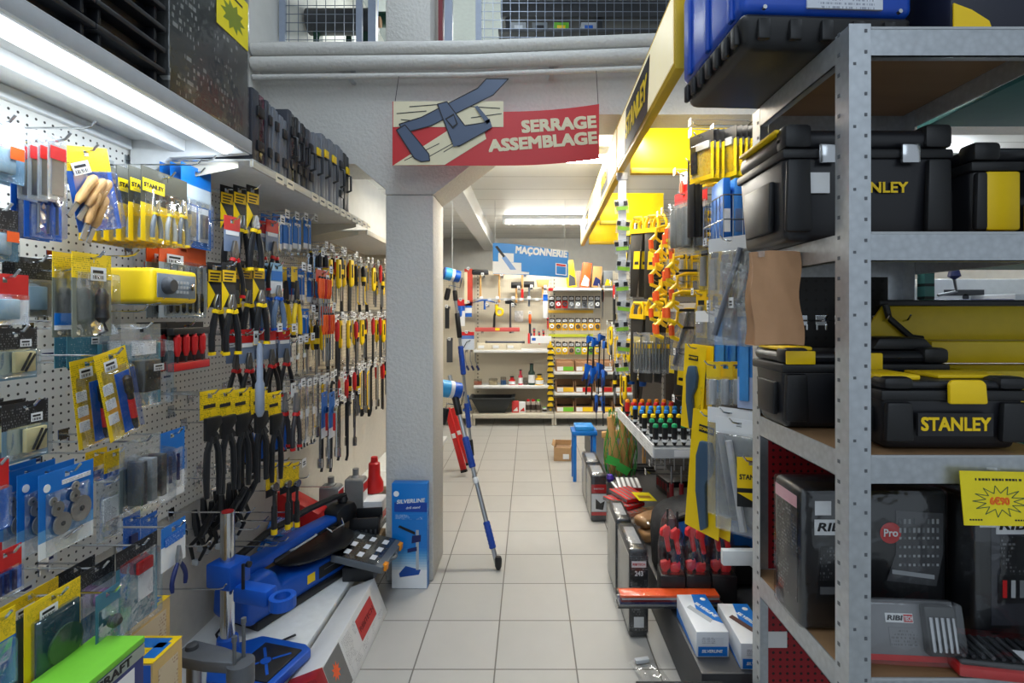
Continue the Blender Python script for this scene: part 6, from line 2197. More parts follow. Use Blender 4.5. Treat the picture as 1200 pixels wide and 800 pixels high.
KC1 = pack('slate_tool_card', 'tool pack', .12, .36, [(1, YEL)], knife_card(.95))
KC2 = pack('slate_tool_card', 'tool pack', .15, .45, [(1, YEL)], knife_card(1.18))
hang(KC1, rp(815, 408, .70), RIGHT, 'upper yellow card with slate blue shaped tool', 2, .03, XR - .004, roll=R(4), tilt=R(28))
hang(KC2, rp(832, 488, .66), RIGHT, 'large lower yellow card with slate blue shaped tool', 2, .03, XR - .004, roll=R(5), tilt=R(34))
TUBS = pack('clear_vial_pack', 'tool pack', .05, .16, [(.3, YEL), (.7, MILKY)], lambda t: MB().lathe([(.012, -.05), (.014, -.06), (.014, -.14)], LGREY, (0, -.016, 0), 10).build('vial', t), (.045, .11, -.04, .03))
hang(TUBS, rp(836, 428, .68), RIGHT, 'clear vial pack with yellow band in a long row above the zip bags', 7, .045, XR - .004, tilt=R(62))
BSM = pack('blue_chalk_bottle', 'bottle', .05, .05, [(1, PAPER)], lambda t: MB().lathe([(.012, -.02), (.014, -.04), (.03, -.06), (.032, -.13), (.026, -.15)], BLUE, (0, -.034, 0), 14).build('bottle', t))
for px, py, lb in ((741, 428, 'blue chalk bottle above the screwdriver tray, nearer the aisle'), (754, 428, 'blue chalk bottle above the screwdriver tray, nearer the panel')):
    hang(BSM, rp(px + 2, py, .86), RIGHT, lb, 1, .05, XR - .004, tilt=R(40))
BITS = pack('clear_rod_pack', 'tool pack', .12, .26, [(.2, MILKY), (.12, YEL), (.68, MILKY)], lambda t: [MB().tube([(x, -.014, -.05), (x, -.014, -.22)], .006, GREY, 6).build('rod', t) for x in (-.04, -.02, 0, .02, .04)], (.11, .2, -.035, .025))
hang(BITS, rp(752, 392, .72), RIGHT, 'clear pack of grey rods with yellow band above the screwdriver tray', 3, .06, XR - .004, tilt=R(50))
ZB_ = pack('zip_bag', 'bag', .16, .38, [(.08, PAPER), (.92, MILKY)], lambda t: MB().tube([(-.03, -.012, -.06), (.02, -.014, -.35)], .012, mat('clear_tube', (190, 192, 196), .3), 8).build('rod', t), (.15, .34, -.03, .03))
for px, py, n, lb in ((855, 484, 2, 'tall clear zip bag beside the large yellow card'), (866, 496, 1, 'tall clear zip bag behind the yellow and black card')):
    hang(ZB_, rp(px, py, .70), RIGHT, lb, n, .04, XR - .004, tilt=R(45))
YBC = pack('level_card', 'card pack', .09, .16, [(.55, YEL), (.45, BLACK)], lambda t: [lettering('STANLEY', .022, INK, t, (.0, -.0016, -.05), bold=.03, width=.075), MB().prism([(-.045, -.10), (.045, -.10), (.045, -.15)], -.0028, -.0012, YEL).build('yellow_flash', t, smooth=0)])
hang(YBC, rp(881, 541, .715), RIGHT, 'yellow and black lettered card on the lowest hook by the rack post', 1, .04, XR - .004, tilt=R(80))
for i, (px, py, ln) in enumerate(((760, 164, .3), (775, 178, .3), (770, 196, .3), (790, 148, .3), (808, 142, .3), (740, 226, .35), (752, 240, .35), (735, 250, .35), (772, 310, .3), (770, 345, .3), (790, 330, .3), (735, 385, .3), (742, 395, .3), (790, 415, .3), (815, 450, .3), (770, 545, .35), (765, 555, .35), (865, 510, .25), (800, 470, .35))):
    q = rp(px, py, .80)
    q.z = min(q.z, 2.06 if q.y > 3 else 2.39)
    hook((XR - .0045, q.y, q.z), 0, RIGHT, 'tagged bare hook on the dark tool wall, %s counted downwards' % ORD[i], True, ln=ln)
# ---- screwdriver tray
t = thing('screwdriver_tray', 'slotted screwdriver display tray with white price strip edge', 'tray', (.64, 2.62, .75))
SY = [2.72, 2.85, 2.98, 3.11, 3.24, 3.37, 3.50]
prev = 2.62
for y in SY + [3.68]:
    e = y - .016 if y < 3.6 else 3.66
    MB().box((0, prev - 2.62, -.008), (.44, e - 2.62, 0), GREY).build('slat', t)
    prev = y + .016
for x in (0, .43):
    MB().box((x, 0, -.03), (x + .01, 1.04, -.0085), GREY).build('side_rail', t)
MB().box((-.008, 0, -.035), (-.0005, 1.04, .03), print_mat('print_strip', (226, 228, 230), (120, 124, 130), 'Y', .016, .5)).build('price_strip', t, smooth=0)
MB().box((0, -.008, -.035), (.44, -.0005, .012), LGREY).box((.1, -.0095, -.028), (.22, -.0082, .006), print_mat('print_strip', (226, 228, 230), (120, 124, 130), 'Y', .016, .5)).build('front_edge', t, smooth=0)
for y in (.1, .9):
    MB().prism([(.44, -.01), (XR - .6405, -.01), (XR - .6405, -.14)], y - .004, y + .004, GREY).build('bracket', t)
COLS = [(mat('cap_green', (20, 150, 96), .4), 'green', BLACK), (mat('cap_green', (20, 150, 96), .4), 'green', BLACK), (YEL, 'yellow', BLACK), (mat('cap_sky', (30, 130, 214), .4), 'blue', BLACK), (mat('cap_sky', (30, 130, 214), .4), 'blue', BLACK), (RED, 'red', YEL), (mat('cap_orange', (246, 150, 20), .4), 'orange', RED)]
SD = {}
for r_, y in enumerate(SY):
    cm, cn, hm = COLS[r_]
    for c_ in range(8):
        if r_ == 1 and c_ > 2:
            continue
        x = .672 + c_ * .05 + (.012 if r_ % 2 else 0)
        key = r_
        if key not in SD:
            def fn(t, cm=cm, hm=hm):
                MB().lathe([(.006, .004), (.010, .010), (.016, .03), (.0155, .05), (.017, .075), (.015, .098)], hm, n=10).build('handle', t)
                MB().lathe([(.015, .0985), (.0165, .102), (.013, .116), (.006, .119)], cm, n=10).build('end_cap', t)
                MB().lathe([(.0165, .022), (.0175, .036)], PAPER if hm == BLACK else BLACK, n=10).build('price_band', t)
                MB().tube([(0, 0, .004), (0, 0, -.13)], .0035, STEEL, 6).build('shaft', t)
            SD[key] = Proto('screwdriver', 'screwdriver', fn)
        SD[key]((x, y, .7505), (0, 0, 0), '%s capped screwdriver, %s from the price strip in the %s row of the tray' % (cn, ORD[c_], ORD[r_]), 'screwdrivers in the %s row of the tray' % ORD[r_])
# tools dangling under the tray
for i in range(6):
    DRU = KINDS_L[2][0]
    q = Vector((.74 + .05 * i, 2.66 - .004 * i, .66))
    t = thing('nut_driver', 'dark red gripped driver hanging under the tray, %s from the aisle' % ORD[i], 'driver', q, group='drivers under the tray')
    MB().tube([(0, 0, 0), (0, 0, -.09)], .004, STEEL, 6).build('shaft', t)
    MB().tube([(0, 0, -.09), (0, 0, -.2)], .012, mat('dark_red', (120, 20, 28), .45), 8).build('handle', t)
    hook((q.x, 2.72, q.z - .004), 0, BACK, 'hook under the tray holding the %s dark red driver' % ORD[i], False, ln=.07) if False else None
# ---- far part of the wall: quick clamps and loose tools
def bar_clamp(t):
    MB().box((-.008, -.004, -.62), (.008, .004, 0), IRON).build('bar', t)
    MB().prism([(-.02, -.01), (.09, -.03), (.09, -.06), (.02, -.07), (-.02, -.09)], -.014, .014, BLUE).build('fixed_jaw', t, bevel=.004)
    MB().prism([(-.025, -.3), (.09, -.33), (.09, -.36), (.02, -.37), (.0, -.46), (-.03, -.46)], -.016, .016, BLUE).build('sliding_jaw', t, bevel=.004)
    MB().tube([(-.02, 0, -.38), (-.05, 0, -.48)], .011, NAVY, 8).build('handle', t)
    for z in (-.065, -.325):
        MB().cyl((.08, 0, z), (.08, 0, z - .02), .014, BLACK, 10).build('jaw_pad', t)


BCp = Proto('bar_clamp', 'clamp', bar_clamp)
for i, (px, py, X) in enumerate(((690, 392, .62), (696, 396, .66), (703, 390, .72), (708, 398, .76), (699, 428, .70), (706, 430, .78))):
    q = rp(px, py, X)
    BCp(tuple(q), (0, R(3), R(20 + 15 * i)), 'blue jawed bar clamp, %s of the far clamp bunch' % ORD[i], 'blue bar clamps at the far end')
    hook((XR - .0045, q.y + .014, q.z - .012), 0, RIGHT, 'hook holding the %s blue bar clamp' % ORD[i], False, ln=XR - q.x - .01)
k = 0
for z, ys in ((1.72, (4.4, 4.6, 4.85, 5.1, 5.35)), (1.36, (4.35, 4.55, 4.8, 5.05)), (1.05, (4.35, 4.6))):
    for y in ys:
        pr, word = KINDS_L[(k * 3 + 1) % 8]
        hang(pr, Vector((.74 + .04 * (k % 3), y, z)), RIGHT, '%s on the far dark panel, %s there' % (word, ORD[k]), 1, .05, XR - .004, tagged=True, tilt=R(30))
        k += 1
k = 0
for z, ys in ((1.30, (3.55, 3.68, 3.82, 3.95, 4.08)), (1.02, (3.55, 3.7, 3.85, 4.0, 4.12))):
    for y in ys:
        pr, word = KINDS_L[(3, 6, 0, 3, 6, 2, 3, 7, 6, 0)[k]]
        hang(pr, Vector((.70 + .03 * (k % 3), y, z)), RIGHT, '%s beyond the screwdriver tray, %s of that cluster' % (word, ORD[k]), 1, .05, XR - .004, tagged=True, tilt=R(35))
        k += 1
# bundle of netted wooden handles and green tags
t = thing('netted_sack', 'green netted sack of wooden mallet handles on the plinth', 'sack', (.70, 3.95, PZT + .004))
for i, (x, y) in enumerate(((0, 0), (.06, .03), (-.05, .05), (.02, .09), (.08, .1))):
    MB().at(Matrix.Translation((x, y, 0)) @ Matrix.Rotation(R(5 * (i - 2)), 4, 'Y')).lathe([(.02, 0), (.03, .04), (.024, .12), (.032, .2), (.022, .3), (.03, .38), (.02, .46)], WOODH, n=10).build('wooden_handle', t)
b = MB()
NETM = mat('net_green', (40, 150, 60), .5)
for a in range(14):
    g = 2 * PI * a / 14
    pts = [(.015 + (.11 + .02 * math.sin(f * 5)) * math.cos(g + f * 1.2), .05 + (.09 + .02 * math.sin(f * 5)) * math.sin(g + f * 1.2), f * .5) for f in [q / 8 for q in range(9)]]
    b.tube(pts, .0022, NETM, 4)
    pts = [(.015 + (.11 + .02 * math.sin(f * 5)) * math.cos(g - f * 1.2), .05 + (.09 + .02 * math.sin(f * 5)) * math.sin(g - f * 1.2), f * .5) for f in [q / 8 for q in range(9)]]
    b.tube(pts, .0022, NETM, 4)
b.build('net', t)
for i, (dx, z) in enumerate(((-.1, .14), (-.02, .08))):
    MB().at(Matrix.Translation((dx + .03, -.09, z)) @ Matrix.Rotation(R(20 + 10 * i), 4, 'Y')).box((-.05, -.003, -.03), (.05, .0, .03), mat('tag_green', (60, 180, 70), .45)).build('green_tag', t, smooth=0)
t = thing('blue_crate', 'tall blue plastic frame standing on the tiles at the far plinth end', 'crate', (.38, 4.42, .001))
for x in (0, .17):
    MB().box((x, 0, 0), (x + .03, .03, .40), SBLUE).build('leg', t, bevel=.004)
    MB().box((x, .14, 0), (x + .03, .17, .40), SBLUE).build('leg', t, bevel=.004)
MB().box((-.01, -.01, .40), (.21, .18, .44), SBLUE).build('top', t, bevel=.008)
MB().box((.02, -.005, .441), (.18, .17, .48), mat('pack_sky2', (40, 140, 220), .4)).build('top_block', t, bevel=.006)
t = thing('wooden_rack', 'pale wooden board rack with dark pliers behind the blue frame', 'rack', (.605, 4.25, PZT + .001))
MB().prism([(0, .22), (.38, .22), (.38, .27), (.19, .29), (0, .27)], 0, .03, WOODH).build('top_board', t, bevel=.004)
for x in (.02, .34):
    MB().box((x, 0, 0), (x + .025, .03, .2195), WOODH).build('post', t)
for i in range(2):
    t = thing('dark_pliers', 'dark handled shears lying before the wooden rack, %s of two' % ORD[i], 'shears', (.80, 4.09 + .09 * i, PZT + .002), (0, 0, R(-3)), 'shears by the wooden rack')
    for s in (-1, 1):
        MB().tube([(0, s * .01, .014), (.1, s * .03, .014), (.2, s * .035, .014)], .011, BLACK, 8).build('handle', t)
    MB().prism([(-.12, -.002), (0, -.02), (0, .02), (-.12, .004)], .008, .020, IRON, 'Z').build('blade', t)
# ---- cases standing on the floor in front of the plinth
def fcase(x0, x1, y0, y1, h, label, kind, face):
    t = thing('carry_case', label, 'case', (x0, y0, .001))
    w, d = x1 - x0, y1 - y0
    MB().box((.004, .004, 0), (w - .004, d - .004, h), mat('case_pvc', (40, 41, 45), .4)).build('case_body', t, bevel=.014, seg=3)
    MB().box((.0015, .02, .02), (.0035, d - .02, h - .03), mat('carton_pale', (188, 186, 180), .45)).build('side_card', t, smooth=0)
    face(t, w, h)
    MB().box((.02, d * .2, h + .0005), (w - .02, d * .8, h + .002), mat('top_print', (150, 152, 156), .4)).build('top_label', t, smooth=0)
    MB().box((-.001, -.0015, .0005), (w + .001, d + .001, h + .006), WRAP).build('shrink_wrap', t, bevel=.014)


def face_a(t, w, h):
    MB().box((.006, .0015, h * .62), (w - .006, .0035, h * .80), RED).build('red_panel', t, smooth=0)
    MB().box((.006, .0015, h * .22), (w - .006, .0035, h * .60), PAPER).build('white_panel', t, smooth=0)
    MB().prism([(w * .3, h * .28), (w * .75, h * .26), (w * .85, h * .45), (w * .6, h * .40), (w * .3, h * .5)], .0005, .0013, BLACK).build('picture_print', t, smooth=0)
    MB().box((.006, .0015, h * .14), (w - .006, .0035, h * .21), RED).build('red_band', t, smooth=0)
    lettering('RIBITECH', .014, PAPER, t, (w / 2, .0008, h * .71), bold=.02, width=w * .6)


def face_b(t, w, h):
    MB().box((.004, .001, .03), (w - .004, .0035, h - .03), print_mat('print_case', (34, 35, 39), (150, 152, 156), 'X', .010, .45)).build('print_panel', t, smooth=0)
    MB().box((.012, .0, h * .80), (w - .012, .001, h * .87), PAPER).build('name_panel', t, smooth=0)
    lettering('RIBITECH', .014, RED, t, (w / 2, -.0006, h * .835), bold=.03, width=w * .62)
    lettering('243', .03, PAPER, t, (w / 2, -.0006, h * .73), bold=.03, width=w * .4)
    MB().box((w * .25, .0, h * .12), (w * .75, .001, h * .24), PAPER).build('price_label', t, smooth=0)


fcase(.447, .536, 2.29, 2.60, .395, 'nearest dark case on the tiles, lettered and shrink wrapped', 1, face_b)
fcase(.442, .53, 2.62, 2.90, .40, 'dark case right behind the nearest one on the tiles', 1, face_b)
fcase(.430, .545, 3.57, 3.86, .325, 'black case with red and white picture label on the tiles', 0, face_a)
fcase(.430, .540, 3.88, 4.18, .33, 'black case behind the red labelled one, before the blue frame', 0, face_a)
# ---- things on the plinth, near to far
def machine_box(x, y, rz, label, tool):
    t = thing('machine_box', label, 'box', (x, y, PZT + .001), (0, 0, R(rz)), 'white and blue machine cartons')
    w, d, h = .118, .25, .092
    MB().box((0, 0, 0), (w, d, h), mat('carton_white2', (226, 230, 236), .4, noise=.02)).build('carton', t, bevel=.002)
    MB().prism([(w * .35, d * .45), (w - .001, d * .2), (w - .001, d - .002), (w * .5, d - .002)], h + .0004, h + .0012, SBLUE, 'Z').build('top_print', t, smooth=0)
    MB().prism([(.012, d * .62), (.03, d * .68), (w * .72, d * .3), (w * .6, d * .22)], h + .0013, h + .0019, [LGREY, mat('pic_brown', (90, 60, 54), .5)][tool], 'Z').build('picture_print', t, smooth=0)
    MB().box((.006, -.0012, .004), (w - .006, -.0004, h * .42), SBLUE).build('front_print', t, smooth=0)
    lettering('SILVERLINE', .014, PAPER, t, (w * .48, -.0016, h * .24), bold=.03, width=.075, shear=.2)
    MB().box((.02, -.0012, h * .52), (w - .02, -.0004, h * .80), print_mat('print_carton2', (226, 230, 236), (90, 96, 110), 'X', .006, .5)).build('print_panel', t, smooth=0)
    MB().lathe([(.011, h + .0013), (.011, h + .0019)], PAPER, (w * .8, d * .85, 0), 14).build('round_mark', t)
    o = lettering('SILVERLINE', .022, PAPER, t, (w * .68, d * .55, h + .0018), (R(-90), 0, R(-62)), bold=.03, width=.11, shear=.2)
    MB().prism([(.004, .004), (d - .004, .004), (d - .004, h * .42)], -.0011, -.0003, SBLUE, 'X').build('side_print', t, smooth=0)


machine_box(.610, 1.865, 0, 'white and blue machine carton nearest the aisle on the plinth', 0)
machine_box(.745, 1.80, -2, 'white and blue machine carton against the metal rack post', 1)
t = thing('black_block', 'small black case under the flat orange strips pack', 'case', (.625, 2.13, PZT + .001))
MB().box((0, 0, 0), (.20, .06, .026), BLACK).build('case_body', t, bevel=.004)
MB().box((.02, -.001, .006), (.18, -.0003, .02), PR_K).build('label', t, smooth=0)
t = thing('saw_blade_pack', 'flat wrapped pack of orange topped blades jutting over the tiles', 'blade pack', (.36, 2.125, PZT + .0285))
for k, m in enumerate((BLACK, mat('wrap_grey', (120, 124, 128), .4), NAVY, mat('dark_red', (120, 20, 28), .45), LGREY)):
    MB().box((.01 + .004 * k, 0, k * .009), (.43, .055, k * .009 + .0075), m).build('blade_card', t)
MB().box((.02, -.001, .0455), (.43, .056, .054), ORANGE).build('orange_card', t)
MB().box((0, -.004, -.0003), (.436, .06, .057), WRAP).build('shrink_wrap', t, bevel=.004)


def qclamp(t, x, z, s=1.0):
    CR = mat('clamp_red', (226, 44, 50), .4)
    MB().prism([(x - .03, z), (x - .005, z + .02), (x + .012, z + .01), (x + .005, z - .03), (x + .014, z - .09), (x - .004, z - .095), (x - .016, z - .03), (x - .034, z - .025)], -.075, -.045, CR).build('clamp_body', t, bevel=.005)
    MB().box((x - .004, -.064, z - .2), (x + .004, -.056, z + .09), IRON).build('clamp_bar', t)
    MB().prism([(x - .03, z - .14), (x + .012, z - .13), (x + .012, z - .16), (x - .012, z - .19), (x - .03, z - .165)], -.072, -.048, CR).build('clamp_jaw', t, bevel=.004)


for i, x in enumerate((.575, .685, .795)):
    t = thing('clamp_display_pack', 'clear pointed pack of red quick clamps on black base, %s from the aisle' % ORD[i], 'clamp set', (x, 2.30, PZT + .001), (0, 0, R(-6)), 'red clamp packs in front of the tool bag')
    MB().box((0, -.11, 0), (.104, 0, .13), BLACK).build('base', t, bevel=.004)
    b = MB()
    b.prism([(.002, .131), (.102, .131), (.104, .22), (.085, .34), (.062, .38), (.042, .38), (.018, .34), (0, .22)], -.105, -.006, CLEAR)
    b.build('blister', t, bevel=.008)
    b = MB().prism([(.006, .131), (.098, .131), (.10, .22), (.08, .335), (.024, .335), (.004, .22)], -.005, -.001, mat('smoke_back', (50, 50, 54), .4))
    b.build('back_card', t)
    qclamp(t, .036, .31)
    qclamp(t, .078, .30)
    MB().at(Matrix.Translation((.04, -.1105, .05)) @ Matrix.Rotation(R(-35), 4, 'Y')).box((-.03, -.001, -.012), (.03, -.0002, .012), mat('tag_olive', (200, 196, 60), .5)).build('yellow_sticker', t, smooth=0) if i == 0 else None
# soft tool bag
t = thing('tool_bag', 'black and blue soft tool bag behind the red clamp packs', 'bag', (.615, 2.36, PZT + .001))
t.scale = (.93, 1, .95)
BAGB = mat('bag_black', (24, 25, 29), .75, bump=.3)
b = MB()
prof = []
for k in range(13):
    a = PI * k / 12
    prof.append((.24 - .25 * math.cos(a), .20 + .17 * math.sin(a) ** .6))
b.prism([(-.0, 0), (.48, 0)] + prof[::-1], 0, .22, BAGB)
b.build('bag_body', t, bevel=.02, seg=3)
b = MB()
for k in range(12):
    (x0, z0), (x1, z1) = prof[k], prof[k + 1]
    b.tube([(x0, -.006, z0 - .012), (x1, -.006, z1 - .012)], .014, RUBBER, 8)
b.build('rim_piping', t)
MB().prism([(.03, .16), (.45, .16), (.46, .25), (.40, .31), (.24, .335), (.08, .31), (.02, .25)], -.012, -.001, mat('bag_blue', (20, 110, 200), .6)).build('blue_lining', t, bevel=.005)
MB().box((.05, -.035, .02), (.43, -.001, .20), BAGB).build('front_pocket', t, bevel=.015)
MB().ring((.07, -.016, .25), .022, .004, CHROME, 16, 6, 'Y').build('ring', t)
# tilted yellow blister
t = thing('long_blade_card', 'yellow and grey long card tilted against the tool bag', 'card pack', (.66, 2.66, PZT + .028), (0, R(38), R(-12)))
MB().box((-.035, -.002, .0), (.035, .002, .42), mat('card_olive', (120, 124, 96), .45)).build('card', t, smooth=0)
MB().box((-.033, -.0035, .22), (.033, -.0022, .41), PR_Y).build('yellow_print', t, smooth=0)
strip(t, (-.025, -.0045, .35), (.025, -.0036, .385), INK, 'name_panel')
lettering('STANLEY', .014, YEL, t, (0, -.005, .367), bold=.02, width=.044)
MB().box((-.028, -.014, .02), (.028, -.0022, .21), CLEAR).build('blister', t, bevel=.003)
# leather gloves in a clear bag, red packs, yellow card
t = thing('glove_bag', 'tan leather gloves in a clear bag on the plinth', 'gloves', (.71, 2.86, PZT + .001), (0, 0, R(20)))
LEA = mat('leather_tan', (176, 132, 86), .7, bump=.4)
for i, (y, z, a) in enumerate(((0, .0, 0), (.05, .062, 14))):
    b = MB().at(Matrix.Translation((0, y, z)) @ Matrix.Rotation(R(a), 4, 'Z'))
    b.prism([(-.10, -.05), (.02, -.06), (.06, -.05), (.07, .05), (.02, .06), (-.10, .045)], 0, .055, LEA, 'Z')
    b.build('glove_palm', t, bevel=.02, seg=3)
    for k in range(4):
        MB().at(Matrix.Translation((0, y, z)) @ Matrix.Rotation(R(a), 4, 'Z')).tube([(.055, -.04 + k * .027, .028), (.10, -.045 + k * .03, .026), (.135 - .012 * abs(k - 1.5), -.048 + k * .032, .02)], [.016, .015, .010], LEA, 8).build('glove_finger', t)
    MB().at(Matrix.Translation((0, y, z)) @ Matrix.Rotation(R(a), 4, 'Z')).tube([(-.01, -.055, .025), (.03, -.085, .025), (.06, -.092, .022)], [.018, .016, .010], LEA, 8).build('glove_thumb', t)
MB().box((-.12, -.10, -.0003), (.16, .13, .135), WRAP).build('clear_bag', t, bevel=.03)
for i, (x, y, z, rz) in enumerate(((.605, 3.14, 0, 25), (.60, 3.18, .03, 32), (.615, 3.22, .06, 22), (.62, 3.53, 0, 6), (.62, 3.54, .03, -4))):
    t = thing('red_clip_pack', 'red and white pack lying on the plinth, %s counted from the gloves' % ORD[i], 'pack', (x, y, PZT + .001 + z), (0, 0, R(rz)), 'red and white packs on the plinth')
    MB().box((0, 0, 0), (.16, .22, .022), mat('pack_ash', (120, 116, 118), .4)).build('tray', t, bevel=.004)
    b = MB()
    for k in range(5):
        b.box((.0 + k * .034, .002, .0223), (.018 + k * .034, .216, .0238), RED if i < 3 else PAPER)
    b.build('striped_print', t, smooth=0)
    MB().box((-.0008, -.0008, .0003), (.1608, .0, .020), RED).build('edge_print', t, smooth=0)
t = thing('offer_card', 'small yellow offer card lying on the red and white packs', 'card', (.68, 3.16, PZT + .098), (R(12), R(8), R(20)))
MB().box((0, 0, 0), (.13, .10, .002), mat('offer_yellow', (240, 222, 20), .5)).build('card', t, smooth=0)
MB().box((.02, .03, .0021), (.11, .06, .0025), mat('offer_ink', (170, 120, 20), .5)).build('print_line', t, smooth=0)
for i, (x, y) in enumerate(((.88, 2.95), (.92, 3.2), (.95, 3.5))):
    t = thing('driver_set_case', 'dark red and black boxed set under the tray, %s from the camera' % ORD[i], 'case', (x, y, PZT + .001), (0, 0, R(8 * i - 6)), 'boxed sets under the tray')
    MB().box((0, 0, 0), (.17, .2, .10), BLACK).build('case_body', t, bevel=.006)
    for k in range(4):
        MB().box((-.002, .02 + k * .045, .03), (0, .045 + k * .045, .08), mat('dark_red', (120, 20, 28), .45)).build('red_panel', t, smooth=0)
t = thing('purple_ball', 'small purple ball-headed tool lying by the green tags', 'tool', (.60, 3.80, PZT + .034))
MB().lathe([(.004, -.032), (.02, -.026), (.032, 0), (.02, .026), (.004, .032)], mat('purple', (70, 44, 150), .4), n=16).build('ball', t)
MB().tube([(.03, 0, 0), (.12, .03, -.02)], .010, BLACK, 8).build('handle', t)
# white shelf arm sticking out at the near end of the tool wall
t = thing('steel_bracket', 'white steel bracket sticking out beside the rack post', 'bracket', (.64, 1.70, .62))
MB().box((0, -.012, 0), (.20, .012, .05), WHITE).build('arm', t, bevel=.003)
MB().prism([(.09, -.001), (.20, -.001), (.20, -.09)], -.010, .010, WHITE).build('gusset', t, bevel=.002)
MB().box((.2005, -.02, -.62), (.235, .02, 1.2), GREY).build('upright', t, bevel=.003)
# things on the floor at the near end
t = thing('plastic_tub', 'dark plastic tub at the bottom frame edge before the plinth', 'tub', (.50, 1.60, .001))
b = MB()
o1 = [(-.10, -.07, 0), (.10, -.07, 0), (.10, .07, 0), (-.10, .07, 0)]
o2 = [(-.135, -.095, .222), (.135, -.095, .222), (.135, .095, .222), (-.135, .095, .222)]
b.add(o1 + o2 + [(x * .95, y * .94, .012) for x, y, z in o1] + [(x * .95, y * .94, .222) for x, y, z in o2], [(3, 2, 1, 0)] + [(k, (k + 1) % 4, 4 + (k + 1) % 4, 4 + k) for k in range(4)] + [(4 + k, 4 + (k + 1) % 4, 12 + (k + 1) % 4, 12 + k) for k in range(4)] + [(8 + k, 12 + k, 12 + (k + 1) % 4, 8 + (k + 1) % 4) for k in range(4)] + [(8, 9, 10, 11)], BLACK)
b.build('tub_body', t, bevel=.008)
b = MB()
t2 = MB().tube([(-.14, -.1, .222), (.14, -.1, .222), (.14, .1, .222), (-.14, .1, .222), (-.14, -.1, .222)], .008, BLACK, 8).build('rim', t)
t = thing('plastic_bag', 'clear plastic bag lying on the tiles beside the plinth', 'bag', (.50, 1.98, .001), (0, 0, R(12)))
b = MB().grid(lambda u, v: (-.06 + .12 * u, -.16 + .32 * v, .012 * abs(math.sin(u * 7 + v * 3)) + .004 * math.sin(v * 17) + .006), 12, 16, WRAP)
b.build('film_sheet', t)
MB().box((-.03, .14, .004), (.03, .16, .02), mat('bag_header', (200, 204, 208), .4)).build('header', t, bevel=.002)
# ------------------------------------------------------------------ galvanised rack in the near corner
RX, RY0, RY1 = .6875, 1.10, 1.575
RX1 = 1.15
ZS = [2.066, 1.626, 1.146, .667]
HOLEZ = peg_mat('zinc_holes', (172, 178, 184), (70, 74, 78), 'Z', .05, .16)


def zinc_slots():
    k = NT('zinc_slotted')
    tc = k.n('ShaderNodeTexCoord')
    vo = k.n('ShaderNodeTexVoronoi')
    vo.inputs['Scale'].default_value = 60
    k.l(tc.outputs['Object'], vo.inputs['Vector'])
    k.l(k.mix(vo.outputs['Distance'], rgb((200, 206, 212)), rgb((184, 190, 196))), k.b.inputs['Base Color'])
    k.b.inputs['Metallic'].default_value = .75
    k.b.inputs['Roughness'].default_value = .34
    return k.m


ZP = zinc_slots()
SLOT = mat('slot_dark', (92, 96, 102), .5)


def post(t, x, y, sy, mm, sx=1, top=2.074, slots=True):
    """angle post: one flange facing the room, one running back"""
    b = MB().box((min(x, x + sx * .047), min(y, y + sy * .0022), 0), (max(x, x + sx * .047), max(y, y + sy * .0022), top), mm)
    b.box((min(x, x + sx * .0022), min(y + sy * .0022, y + sy * .05), 0), (max(x, x + sx * .0022), max(y + sy * .0022, y + sy * .05), top - .003), mm)
    if slots:
        for i in range(int(top / .045)):
            z = .03 + i * .045
            xx = x + sx * .036
            b.box((xx - .0028, y - .0007 * (1 if sy > 0 else -1) - .0004, z), (xx + .0028, y + .0002, z + .007), SLOT)
            b.box((x - sx * .0007 - .0003, y + sy * .036 - .004, z + .01), (x + .0003, y + sy * .036 + .004, z + .018), SLOT)
            if i % 3 == 1:
                b.box((x + sx * .012 - .003, y - .0009, z + .02), (x + sx * .012 + .003, y + .0002, z + .026), SLOT)
    b.build('post', t, smooth=0)


t = thing('metal_rack', 'galvanised boltless rack with chipboard shelves and black tool boxes', 'rack', (0, 0, 0))
post(t, RX, RY0, 1, ZP)
post(t, RX, RY1, -1, ZP, 1, 2.067)
post(t, RX1, RY1, -1, ZP, -1, 2.067)
post(t, RX1 + .06, RY0, 1, ZP, -1)
for i, z in enumerate(ZS):
    MB().box((RX + .004, RY0 + .004, z - .008), (RX1, RY1 - .004, z), BOARD).build('shelf_board', t)
    for nm, lo, hi in (('front_beam', (RX + .0475, RY0 + .0005, z - .062), (RX1 + .0125, RY0 + .0038, z + .001)), ('rear_beam', (RX + .0475, RY1 - .0038, z - .062), (RX1 - .048, RY1 - .0005, z + .001)), ('side_beam', (RX + .0003, RY0 + .0505, z - .058), (RX + .0035, RY1 - .0505, z + .001)), ('side_beam', (RX1 + .0005, RY0 + .05, z - .058), (RX1 + .0045, RY1 - .0025, z + .001))):
        b = MB().box(lo, hi, ZINC)
        if nm == 'front_beam':
            b.box((lo[0], lo[1], lo[2]), (hi[0], lo[1] + .02, lo[2] + .002), ZINC).box((lo[0], lo[1] - .0012, z - .004), (hi[0], lo[1], z + .0012), LGREY)
        if nm == 'side_beam' and lo[0] < RX1:
            b.box((lo[0], lo[1], lo[2]), (lo[0] + .02, hi[1], lo[2] + .002), ZINC)
        b.build(nm, t, smooth=0)
